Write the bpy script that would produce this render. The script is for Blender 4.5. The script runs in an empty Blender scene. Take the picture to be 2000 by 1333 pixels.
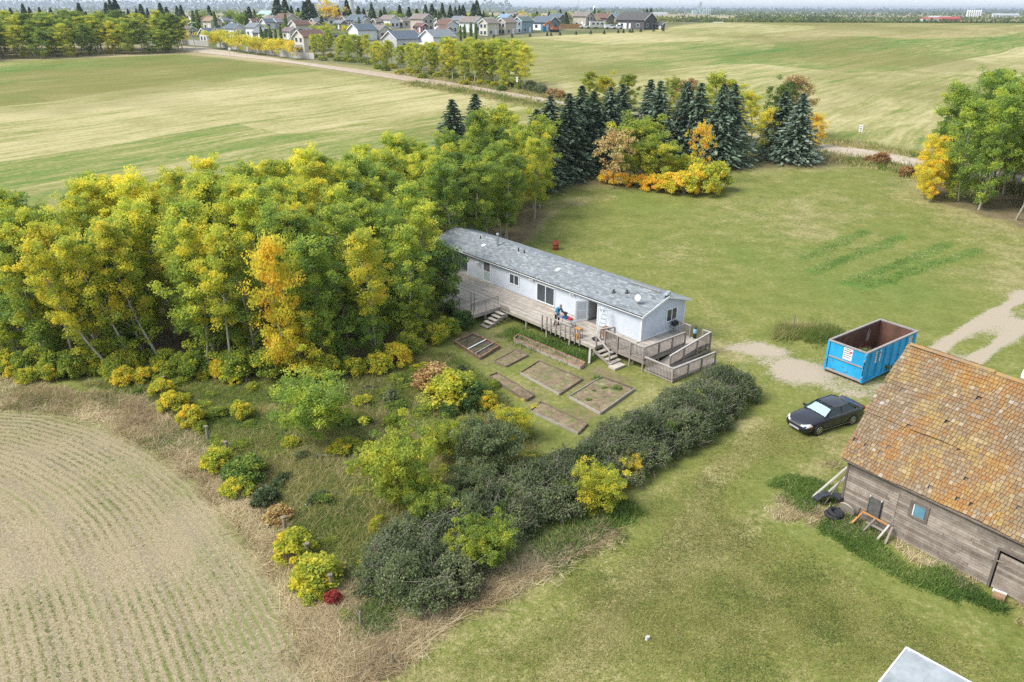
import bpy, bmesh, math, random
import numpy as np
from mathutils import Vector, Matrix
R = math.radians
random.seed(7); rng = np.random.default_rng(7)
scene = bpy.context.scene
COL = scene.collection

# ------------------------------------------------------------ camera, sky, sun
H = 22.0; FPX = 1500.0; ROLL = R(0.2)
PITCH = math.atan((666.5 - 17) / FPX)
cd = bpy.data.cameras.new('camera'); cam = bpy.data.objects.new('camera', cd); COL.objects.link(cam)
cd.sensor_width = 36; cd.lens = 27.0; cd.clip_start = 0.5; cd.clip_end = 60000
cam.matrix_world = (Matrix.Translation((0, 0, H)) @ Matrix.Rotation(R(90) - PITCH, 4, 'X') @ Matrix.Rotation(ROLL, 4, 'Z'))
scene.camera = cam
SUN_EL, SUN_AZ = 48, 252          # azimuth clockwise from +Y (the view direction)
w = bpy.data.worlds.new('World'); scene.world = w; w.use_nodes = True
nt = w.node_tree; bg = nt.nodes['Background']
sky = nt.nodes.new('ShaderNodeTexSky'); sky.sky_type = 'NISHITA'; sky.sun_disc = False
sky.sun_elevation = R(SUN_EL); sky.sun_rotation = R(SUN_AZ); sky.air_density = 1.0; sky.dust_density = 0.4; sky.ozone_density = 1.0; sky.altitude = 600
hs = nt.nodes.new('ShaderNodeHueSaturation'); hs.inputs['Saturation'].default_value = 0.7; hs.inputs['Value'].default_value = 1.0
nt.links.new(sky.outputs[0], hs.inputs['Color'])
cl = nt.nodes.new('ShaderNodeMix'); cl.data_type = 'RGBA'; cl.inputs[0].default_value = 0.88       # an even cloud layer over most of the clear sky
cl.inputs[7].default_value = (1.27, 1.46, 1.70, 1); nt.links.new(hs.outputs[0], cl.inputs[6]); nt.links.new(cl.outputs[2], bg.inputs['Color'])
bg.inputs['Strength'].default_value = 0.15
sd = bpy.data.lights.new('sun', 'SUN'); sun = bpy.data.objects.new('sun', sd); COL.objects.link(sun)
sd.energy = 1.5; sd.angle = R(28); sd.color = (1, 0.965, 0.91)
az, el = R(SUN_AZ), R(SUN_EL)
sdir = Vector((math.sin(az) * math.cos(el), math.cos(az) * math.cos(el), math.sin(el)))
sun.rotation_euler = (-sdir).to_track_quat('-Z', 'Y').to_euler(); sun.location = (0, 0, 60)
vs = scene.view_settings; vs.view_transform = 'Standard'; vs.look = 'None'; vs.gamma = 1; vs.use_curve_mapping = False
vs.exposure = 1.84
scene.cycles.max_bounces = 8; scene.cycles.diffuse_bounces = 5; scene.cycles.transmission_bounces = 4; scene.cycles.volume_bounces = 0
scene.cycles.use_denoising = False; scene.cycles.sample_clamp_indirect = 4; scene.cycles.pixel_filter_type = 'BLACKMAN_HARRIS'; scene.cycles.filter_width = 1.5

# ------------------------------------------------------------ terrain and picking points on it
def gz(y):
    y = np.asarray(y, float)
    t = np.clip((y - 66) / 12, 0, 1); a = 0.047 * 6 * t * t                  # smooth start
    up = np.where(y > 78, 0.047 * (y - 72), a)
    k = np.clip((y - 370) / 130, 0, 1)
    up = np.where(y > 370, 14.006 + 0.047 * 130 * (k - 1.0 * k * k), up)      # crest, then falling away
    end = 14.006
    down = end - (end - 5.0) * np.clip((y - 500) / 300, 0, 1) * 1.0
    return np.where(y > 500, down, up)
def ray(u, v):
    x = (u - 1000) / FPX; y = -(v - 666.5) / FPX; c, s = math.cos(ROLL), math.sin(ROLL)
    x, y = x * c - y * s, x * s + y * c
    return np.array([x, math.cos(PITCH) + y * math.sin(PITCH), -math.sin(PITCH) + y * math.cos(PITCH)])
_ts = np.concatenate([np.linspace(15, 160, 2901), np.linspace(160.2, 900, 3700), np.linspace(902, 9000, 4050)])
def at(u, v, z=None):
    """world point seen at photo pixel (u,v): on the terrain, or at height z"""
    r = ray(u, v)
    if z is None:
        zz = H + r[2] * _ts; i = int(np.argmax(zz < gz(r[1] * _ts)))
        t = _ts[i]; return np.array([r[0] * t, r[1] * t, float(gz(r[1] * t))])
    t = (z - H) / r[2]; return np.array([r[0] * t, r[1] * t, z])
def at_d(u, d):
    """terrain point below pixel column u (near the horizon row) at ground distance d"""
    x = (u - 1000) / FPX * (d * math.cos(PITCH) + (H - float(gz(d))) * math.sin(PITCH))
    return np.array([x, d, float(gz(d))])
def atl(pts, z=None): return [tuple(at(u, v, z)[:2]) for u, v in pts]

# ------------------------------------------------------------ object helpers
def link(o, parent=None):
    COL.objects.link(o)
    if parent is not None: o.parent = parent
    return o
def tag(o, label=None, cat=None, group=None, kind=None):
    if label: o['label'] = label
    if cat: o['category'] = cat
    if group: o['group'] = group
    if kind: o['kind'] = kind
    return o
def thing(name, label, cat, loc=(0, 0, 0), rz=0, group=None, scale=1):
    o = bpy.data.objects.new(name, None); link(o); o.location = tuple(float(a) for a in loc); o.rotation_euler = (0, 0, rz)
    o.scale = (scale, scale, scale) if not hasattr(scale, '__len__') else scale
    o.empty_display_size = .3
    return tag(o, label, cat, group)
def put(name, me, parent=None, mat=None):
    o = bpy.data.objects.new(name, me)
    if mat is not None and not me.materials: me.materials.append(mat)
    return link(o, parent)
def copy_tree(o, parent=None):
    c = o.copy(); COL.objects.link(c)
    if parent is not None: c.parent = parent
    for ch in list(o.children): copy_tree(ch, c)
    return c
def np_mesh(name, V, loops, sizes, attrs=None, smooth=False):
    me = bpy.data.meshes.new(name); V = np.asarray(V, np.float32); loops = np.asarray(loops, np.int32); sizes = np.asarray(sizes, np.int32)
    me.vertices.add(len(V)); me.vertices.foreach_set('co', V.ravel())
    me.loops.add(len(loops)); me.loops.foreach_set('vertex_index', loops)
    me.polygons.add(len(sizes)); st = np.concatenate([[0], np.cumsum(sizes)[:-1]]).astype(np.int32)
    me.polygons.foreach_set('loop_start', st); me.polygons.foreach_set('loop_total', sizes)
    if smooth: me.polygons.foreach_set('use_smooth', np.ones(len(sizes), bool))
    me.update(calc_edges=True)
    for k, (dom, typ, arr) in (attrs or {}).items():
        a = me.attributes.new(k, typ, dom); a.data.foreach_set('color' if typ == 'FLOAT_COLOR' else 'value', np.asarray(arr, np.float32).ravel())
    return me
class MB:
    """collects shapes for one mesh object; T is the current transform, tint the per-face value"""
    def __init__(s): s.v = []; s.f = []; s.t = []; s.sm = []; s.T = Matrix(); s.tint = 0.5
    def add(s, vs, fs, smooth=False):
        n = len(s.v); s.v += [tuple(s.T @ Vector(p)) for p in vs]
        for f in fs: s.f.append([i + n for i in f]); s.t.append(s.tint); s.sm.append(smooth)
        return s
    def box(s, x0, x1, y0, y1, z0, z1):
        return s.add([(x0, y0, z0), (x1, y0, z0), (x1, y1, z0), (x0, y1, z0), (x0, y0, z1), (x1, y0, z1), (x1, y1, z1), (x0, y1, z1)],
                     [(0, 3, 2, 1), (4, 5, 6, 7), (0, 1, 5, 4), (1, 2, 6, 5), (2, 3, 7, 6), (3, 0, 4, 7)])
    def beam(s, a, b, w, h, up=(0, 0, 1)):
        a, b = Vector(a), Vector(b); d = (b - a).normalized(); u = Vector(up)
        if abs(d.dot(u)) > .98: u = Vector((0, 1, 0))
        x = d.cross(u).normalized() * (w / 2); y = x.cross(d).normalized() * (h / 2)
        P = [a - x - y, a + x - y, a + x + y, a - x + y]; Q = [p + b - a for p in P]
        return s.add(P + Q, [(0, 1, 2, 3), (7, 6, 5, 4), (0, 4, 5, 1), (1, 5, 6, 2), (2, 6, 7, 3), (3, 7, 4, 0)])
    def tube(s, a, b, r0, r1=None, n=6, cap=True):
        r1 = r0 if r1 is None else r1; a, b = Vector(a), Vector(b); d = (b - a).normalized()
        u = Vector((0, 0, 1)) if abs(d.z) < .9 else Vector((1, 0, 0)); x = d.cross(u).normalized(); y = d.cross(x)
        P = [a + (x * math.cos(k * 2 * math.pi / n) + y * math.sin(k * 2 * math.pi / n)) * r0 for k in range(n)]
        Q = [b + (x * math.cos(k * 2 * math.pi / n) + y * math.sin(k * 2 * math.pi / n)) * r1 for k in range(n)]
        f = [(k, (k + 1) % n, n + (k + 1) % n, n + k) for k in range(n)]
        s.add(P + Q, f, n > 4)
        if cap: s.add(P, [tuple(range(n - 1, -1, -1))]); s.add(Q, [tuple(range(n))])
        return s
    def torus(s, c, R0, r, axis=(0, 0, 1), n=18, m=8):
        ax = Vector(axis).normalized(); u = Vector((1, 0, 0)) if abs(ax.x) < .9 else Vector((0, 1, 0)); x = ax.cross(u).normalized(); y = ax.cross(x); c = Vector(c); V = []
        for i in range(n):
            a = 2 * math.pi * i / n; d = x * math.cos(a) + y * math.sin(a)
            for j in range(m):
                b = 2 * math.pi * j / m; V.append(c + d * (R0 + r * math.cos(b)) + ax * (r * math.sin(b)))
        F = [(i * m + j, ((i + 1) % n) * m + j, ((i + 1) % n) * m + (j + 1) % m, i * m + (j + 1) % m) for i in range(n) for j in range(m)]
        return s.add(V, F, True)
    def poly(s, pts): return s.add(pts, [tuple(range(len(pts)))])
    def prism(s, pts, axis, d):
        """extrude the outline pts by vector axis*d"""
        n = len(pts); o = Vector(axis) * d; P = [Vector(p) for p in pts]
        return s.add(P + [p + o for p in P], [tuple(range(n - 1, -1, -1)), tuple(range(n, 2 * n))] + [(k, (k + 1) % n, n + (k + 1) % n, n + k) for k in range(n)])
    def lathe(s, c, prof, n=16):
        c = Vector(c); V = []; F = []
        for i in range(n):
            a = 2 * math.pi * i / n
            for r, z in prof: V.append(c + Vector((r * math.cos(a), r * math.sin(a), z)))
        m = len(prof)
        for i in range(n):
            for j in range(m - 1): F.append((i * m + j, ((i + 1) % n) * m + j, ((i + 1) % n) * m + j + 1, i * m + j + 1))
        return s.add(V, F, True)
    def mesh(s, name='mesh'):
        me = np_mesh(name, s.v, [i for f in s.f for i in f], [len(f) for f in s.f], {'tint': ('FACE', 'FLOAT', s.t)})
        me.polygons.foreach_set('use_smooth', np.array(s.sm, bool))
        return me
    def build(s, name, mat, parent=None, loc=None, rz=None, bevel=0):
        me = s.mesh(name); o = put(name, me, parent, mat)
        if loc is not None: o.location = tuple(float(a) for a in loc)
        if rz is not None: o.rotation_euler = (0, 0, rz)
        if bevel:
            b = o.modifiers.new('bevel', 'BEVEL'); b.width = bevel; b.segments = 1; b.limit_method = 'ANGLE'
        return o
def box(name, mat, parent, *d, **k): return MB().box(*d).build(name, mat, parent, **k)

# ------------------------------------------------------------ node helpers
class G:
    def __init__(s, name):
        s.m = bpy.data.materials.new(name); s.m.use_nodes = True; s.nt = s.m.node_tree; s.b = s.nt.nodes['Principled BSDF']; s.out = s.nt.nodes['Material Output']
    def n(s, t, **k):
        n = s.nt.nodes.new('ShaderNode' + t)
        for a, b in k.items(): setattr(n, a, b)
        return n
    def l(s, a, b):
        if isinstance(a, (int, float, tuple)): b.default_value = a if not isinstance(a, tuple) or len(a) == 4 or b.type == 'VECTOR' else a + (1,)
        else: s.nt.links.new(a, b)
    def math(s, op, a, b=0.0, c=None, clamp=False):
        n = s.n('Math', operation=op, use_clamp=clamp); s.l(a, n.inputs[0]); s.l(b, n.inputs[1])
        if c is not None: s.l(c, n.inputs[2])
        return n.outputs[0]
    def mix(s, f, a, b, mode='MIX'):
        n = s.n('Mix', data_type='RGBA', blend_type=mode); s.l(f, n.inputs[0]); s.l(a, n.inputs[6]); s.l(b, n.inputs[7]); return n.outputs[2]
    def pos(s): return s.n('NewGeometry').outputs['Position']
    def obj(s): return s.n('TexCoord').outputs['Object']
    def scale(s, vec, sc):
        n = s.n('Mapping'); s.l(vec, n.inputs[0]); n.inputs['Scale'].default_value = sc if hasattr(sc, '__len__') else (sc,) * 3; return n.outputs[0]
    def noise(s, vec, sc, det=4, rough=.55, dist=0):
        n = s.n('TexNoise'); s.l(vec, n.inputs['Vector']); n.inputs['Scale'].default_value = sc; n.inputs['Detail'].default_value = det; n.inputs['Roughness'].default_value = rough; n.inputs['Distortion'].default_value = dist
        return n.outputs['Fac']
    def step(s, x, lo, hi):
        n = s.n('MapRange', interpolation_type='SMOOTHSTEP'); s.l(x, n.inputs[0]); n.inputs[1].default_value = lo; n.inputs[2].default_value = hi; return n.outputs[0]
    def ramp(s, f, stops):
        n = s.n('ValToRGB'); e = n.color_ramp.elements
        while len(e) < len(stops): e.new(.5)
        for k, (p, c) in enumerate(stops): e[k].position = p; e[k].color = (*c, 1)
        s.l(f, n.inputs[0]); return n.outputs[0]
    def attr(s, name): return s.n('Attribute', attribute_name=name)
    def bump(s, h, st, dist=.05):
        n = s.n('Bump'); n.inputs['Strength'].default_value = st; n.inputs['Distance'].default_value = dist; s.l(h, n.inputs['Height']); s.nt.links.new(n.outputs[0], s.b.inputs['Normal'])
    def fin(s, col, rough=.8, spec=.3, metal=0):
        s.l(col, s.b.inputs['Base Color']); s.l(rough, s.b.inputs['Roughness']); s.b.inputs['Specular IOR Level'].default_value = spec; s.b.inputs['Metallic'].default_value = metal
        return s.m
_pm = {}
def pm(name, c1, c2=None, sc=3, rough=.75, spec=.3, metal=0, bump=0, stretch=(1, 1, 1), tint=0, rnd=0, c3=None, coat=0):
    """plain procedural surface: c1/c2 mottled by noise, tint = variation by face, rnd = variation by object"""
    if name in _pm: return _pm[name]
    g = G(name); v = g.scale(g.obj(), stretch); c2 = c2 or tuple(x * .8 for x in c1)
    nf = g.noise(v, sc, 6, .6); col = g.mix(g.step(nf, .3, .7), c1, c2)
    if c3: col = g.mix(g.step(g.noise(v, sc * .37, 4, .7), .56, .68), col, c3)
    if tint:
        f = g.math('MULTIPLY_ADD', g.attr('tint').outputs['Fac'], 2 * tint, 1 - tint)
        col = g.mix(1.0, col, g.n('CombineColor').outputs[0], 'MULTIPLY'); cc = col.node
        k = g.n('CombineXYZ'); [g.l(f, k.inputs[i]) for i in range(3)]; g.l(k.outputs[0], cc.inputs[7])
    if rnd:
        f = g.math('MULTIPLY_ADD', g.n('ObjectInfo').outputs['Random'], 2 * rnd, 1 - rnd)
        k = g.n('CombineXYZ'); [g.l(f, k.inputs[i]) for i in range(3)]; col = g.mix(1.0, col, k.outputs[0], 'MULTIPLY')
    if bump: g.bump(nf, bump, .02)
    g.b.inputs['Coat Weight'].default_value = coat
    _pm[name] = g.fin(col, rough, spec, metal); return _pm[name]
def glass_mat(name, c=(.035, .045, .055)):
    if name in _pm: return _pm[name]
    g = G(name); _pm[name] = g.fin(g.mix(g.noise(g.obj(), 2, 2), c, tuple(x * 1.8 for x in c)), .06, .6); return _pm[name]

# ------------------------------------------------------------ lattice noise, polygons
def vnoise(x, y, sc, seed=0, oct=3):
    out = 0; amp = 1; tot = 0
    for o in range(oct):
        X = x / sc * 2 ** o + seed * 17.3; Y = y / sc * 2 ** o + seed * 9.1
        i = np.floor(X).astype(np.int64); j = np.floor(Y).astype(np.int64); fx = X - i; fy = Y - j
        fx = fx * fx * (3 - 2 * fx); fy = fy * fy * (3 - 2 * fy)
        def h(a, b):
            n = (a * 374761393 + b * 668265263 + (seed + o) * 1442695) & 0x7fffffff; n = ((n ^ (n >> 13)) * 1274126177) & 0x7fffffff
            return ((n ^ (n >> 16)) & 0xffff) / 65535.
        out = out + amp * (h(i, j) * (1 - fx) * (1 - fy) + h(i + 1, j) * fx * (1 - fy) + h(i, j + 1) * (1 - fx) * fy + h(i + 1, j + 1) * fx * fy)
        tot += amp; amp *= .5
    return out / tot - .5
def seg_dist(x, y, pts):
    d = np.full(np.shape(x), 1e9); along = np.zeros(np.shape(x)); acc = 0
    for (ax, ay), (bx, by) in zip(pts[:-1], pts[1:]):
        L2 = (bx - ax) ** 2 + (by - ay) ** 2 + 1e-9; t = np.clip(((x - ax) * (bx - ax) + (y - ay) * (by - ay)) / L2, 0, 1)
        q = np.hypot(x - ax - t * (bx - ax), y - ay - t * (by - ay)); m = q < d
        d = np.where(m, q, d); along = np.where(m, acc + t * L2 ** .5, along); acc += L2 ** .5
    return d, along
def inside(x, y, P):
    r = np.zeros(np.shape(x), bool); n = len(P)
    for k in range(n):
        (ax, ay), (bx, by) = P[k], P[(k + 1) % n]
        c = ((ay > y) != (by > y)) & (x < (bx - ax) * (y - ay) / ((by - ay) if by != ay else 1e-9) + ax); r ^= c
    return r
def sdf(x, y, P):     # positive inside
    d, _ = seg_dist(x, y, list(P) + [P[0]]); return np.where(inside(x, y, P), d, -d)
def sm(x, lo, hi):
    t = np.clip((x - lo) / (hi - lo), 0, 1); return t * t * (3 - 2 * t)
# ------------------------------------------------------------ outlines on the ground (world x,y)
ROAD_FAR = [(350, 91), (400, 93.5), (525, 112), (575, 120), (700, 136), (800, 149.5), (900, 164), (1000, 182), (1100, 199), (1200, 214), (1330, 235), (1450, 257), (1587, 279.5), (1700, 294), (1794, 311), (1900, 328), (2010, 346), (2150, 370)]
ROAD_NEAR = [(350, 99), (400, 105), (525, 118.5), (575, 125), (700, 144), (800, 160), (900, 174), (1000, 192), (1100, 209.5), (1200, 225), (1330, 249), (1450, 272), (1587, 296), (1700, 313), (1794, 329), (1900, 347), (2010, 367), (2150, 393)]
RF, RN = atl(ROAD_FAR), atl(ROAD_NEAR)
RMID = [((a + c) / 2, (b + d) / 2) for (a, b), (c, d) in zip(RF, RN)]
STUB = atl([(0, 800), (100, 806), (200, 832), (300, 880), (380, 940), (450, 1020), (520, 1120), (580, 1220), (640, 1333)]) + [(-6.6, 19), (-6, 10), (-70, 10), (-70, 44)]
STUB_EDGE = [(-70, 44)] + STUB[:9] + [(-6.2, 17)]
MARGIN = atl([(0, 735), (150, 765), (280, 775), (360, 830), (420, 890), (500, 965), (560, 1050), (620, 1150), (680, 1250), (720, 1333)]) + [(-4, 14), (-6.5, 14)] + STUB[8::-1]
ORCHARD = atl([(150, 750), (300, 735), (560, 745), (760, 700), (880, 690), (950, 740), (1040, 840), (1060, 960), (960, 1010), (800, 1120), (740, 1230), (700, 1270), (620, 1150), (560, 1050), (500, 965), (420, 890), (360, 830), (280, 775)])
BEDS = atl([(870, 670), (930, 635), (1020, 650), (1160, 705), (1255, 745), (1180, 820), (1130, 850), (1030, 800), (950, 740)])
DRIVE = atl([(1425, 682), (1480, 668), (1560, 690), (1640, 715), (1720, 740), (1800, 688), (1850, 655), (1920, 612), (2010, 562), (2100, 520), (2160, 560), (2010, 648), (1940, 695), (1890, 735), (1800, 800), (1700, 790), (1640, 785), (1560, 768), (1500, 735), (1450, 708)])
DTRACK = [atl(q) for q in ([(1760, 740), (1850, 670), (1930, 620), (2010, 575), (2100, 530)], [(1830, 775), (1900, 705), (1960, 665), (2010, 632), (2130, 560)])]
WOOD = atl([(-160, 720), (0, 712), (150, 728), (300, 722), (430, 732), (580, 735), (720, 715), (800, 665), (850, 615)], 0) + [(-7.2, 60), (-7.2, 67.5), (-3.5, 70), (0, 73), (2, 78), (3.5, 84), (3, 90), (-3, 90), (-9, 83), (-16, 74), (-23, 65), (-30, 58), (-38, 53), (-48, 52)]
RWOOD = [(51.5, 92), (53.5, 87), (56, 80.5), (63, 75), (80, 76), (80, 104), (68, 106), (60, 104), (54, 98)]
LFIELD = [(-600, 60), (-48, 54), (-38, 55), (-30, 60.5), (-23, 67.5), (-16, 76.5), (-9, 86), (-1, 93), (3, 99), (8, 106), (12, 125)] + atl([(1090, 212), (1000, 197), (850, 171), (700, 149), (575, 130), (440, 113), (345, 105), (330, 107), (160, 114), (0, 120)]) + [(-600, 236)]
RFIELD = atl([(1055, 178), (1110, 194), (1200, 204), (1330, 222), (1450, 240), (1587, 262), (1700, 279), (1794, 297), (1900, 314), (2100, 345)]) + [(900, 120), (1500, 500), (420, 500), (200, 492), (120, 470)] + atl([(1290, 57), (1250, 62), (1100, 69), (1000, 75), (900, 82), (860, 100), (990, 150)])
TOWN = atl([(336, 93), (580, 119), (700, 128), (800, 138), (900, 140), (870, 98), (900, 81), (1000, 74), (1100, 68), (1250, 61), (1290, 56)]) + [(140, 500), (70, 640), (-330, 640), (-330, 300)]
GROWS = [atl(q) for q in ([(1572, 503), (1690, 452)], [(1590, 530), (1762, 462)], [(1655, 553), (1850, 478)], [(1690, 560), (1905, 490)])]
TRAIL = [atl(q) for q in ([(1480, 830), (1400, 930), (1330, 1060), (1180, 1230), (1080, 1333)], [(1000, 470), (1080, 400), (1180, 385)], [(1330, 640), (1440, 700)], [(1640, 860), (1560, 960), (1420, 1040), (1300, 1160)])]
C48, S48 = math.cos(R(47)), math.sin(R(47))

def ground_attrs(x, y):
    n1 = vnoise(x, y, 9, 1); n2 = vnoise(x, y, 2.2, 2); n3 = vnoise(x, y, 28, 3, 2)
    lush = np.zeros_like(x); dry = np.zeros_like(x); dirt = np.zeros_like(x); soil = np.zeros_like(x)
    near = y < 130
    s = sdf(x, y, STUB) + n2 * 1.0; stub = sm(s, -.3, .5)
    m = sdf(x, y, MARGIN) + n2 * 1.6; dry = np.maximum(dry, .95 * sm(m, -.4, .6))
    o = sdf(x, y, ORCHARD) + n2 * 1.5; om = sm(o, -.6, 1.2); dry = np.maximum(dry, om * np.clip(.30 + 1.0 * n1, 0, .8)); lush = np.maximum(lush, om * np.clip(.62 + 1.7 * n1 + n3, 0, 1)); soil = np.maximum(soil, om * np.clip(.35 - 1.5 * n2, 0, .55))
    b = sdf(x, y, BEDS) + n2 * 1.2; bm = sm(b, -.5, .8); dry = np.maximum(dry, bm * np.clip(.45 + n2, 0, .8)); soil = np.maximum(soil, bm * np.clip(.3 + n1 + n2, 0, .6)); lush = lush * (1 - .6 * bm)
    wd = sdf(x, y, WOOD) + n2 * 1.5; soil = np.maximum(soil, .8 * sm(wd, -1.5, 1.0)); rw = sdf(x, y, RWOOD) + n2 * 2; soil = np.maximum(soil, .75 * sm(rw, -2.5, .5)); dry = np.maximum(dry, .7 * sm(rw + n1 * 4, -9, -1))
    d = sdf(x, y, DRIVE) + n2 * 1.8 + n1 * 1.2; dirt = np.maximum(dirt, sm(d, -.9, 1.3) * (1 - .12 * sm(x, 25.5, 28)) * np.clip(.72 + 1.9 * n2 + .6 * n1, 0, 1))
    for P in DTRACK:
        q, _ = seg_dist(x, y, P); dirt = np.maximum(dirt, sm(-q + n2 * .7, -.95, -.25)); lush *= (1 - sm(-q, -1.2, -.6))
    for P, ww in zip(TRAIL, (.9, 1.6, .9, .8)):
        q, _ = seg_dist(x, y, P); dry = np.maximum(dry, np.clip(.75 + n1, 0, .8) * sm(-q + n2 * 1.6, -ww - .8, -ww + .6))
    for P in GROWS:
        pass
    # lawn mottling
    lw = near & (stub < .1)
    dry = np.maximum(dry, np.where(lw, np.clip(.30 - .22 * sm(y, 42, 62) + .95 * n1 + .6 * n3 + .6 * n2, 0, .62), 0)); lush = np.maximum(lush, np.where(lw, np.clip(-.02 + .9 * n3 - .9 * n1, 0, .5), 0))
    for P in GROWS:
        q, _ = seg_dist(x, y, P); st_ = .95 * sm(-q + n2 * .9, -1.15, -.35); lush = np.maximum(lush * (1 - .0 * st_), st_ * (1.0 + .3 * n2)); dry = dry * (1 - st_)
    q, _ = seg_dist(x, y, RMID); dry = np.maximum(dry, np.where(near, .8 * sm(-q + n1 * 3, -9, -4.5), .8 * sm(-q, -12, -5))); 
    q, _ = seg_dist(x, y, atl([(1130, 352), (1290, 340), (1440, 318), (1570, 318), (1640, 312)])); soil = np.maximum(soil, .6 * sm(-q + n2 * 2, -6, -2)); dry = np.maximum(dry, .5 * sm(-q + n2 * 2, -9, -3))
    q, _ = seg_dist(x, y, atl([(1480, 930), (1560, 1030), (1700, 1110), (1850, 1180), (2000, 1270)])); lush = np.maximum(lush, .45 * sm(-q + n2 * 3.0, -1.5, .3))
    fl = sm(sdf(x, y, LFIELD), -1, 2); fr = sm(sdf(x, y, RFIELD), -2, 3); field = np.maximum(fl, fr)
    tw = sm(sdf(x, y, TOWN), -4, 4) * (1 - field)
    row = x * C48 - y * S48; along = x * S48 + y * C48
    bend = vnoise(x, y, 60, 5, 2) * 9 + vnoise(x, y, 170, 8, 1) * 30
    row = np.where(stub > .01, -seg_dist(x, y, STUB_EDGE)[0] * np.where(inside(x, y, STUB), 1, -1), row + bend)
    far = sm(y, 560, 640) * (1 - field) * (1 - tw) + (np.abs(x) > 700) * (1 - field); far = np.clip(far, 0, 1)
    far = np.maximum(far, (1 - field) * (1 - tw) * sm(y, 135, 150) * (x < -60))
    for a_ in (lush, dry, soil): a_ *= (1 - .9 * field)
    A = np.stack([lush, dry, dirt, soil], -1); B = np.stack([stub, field, far, tw], -1)
    return A, B, row, along

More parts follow.
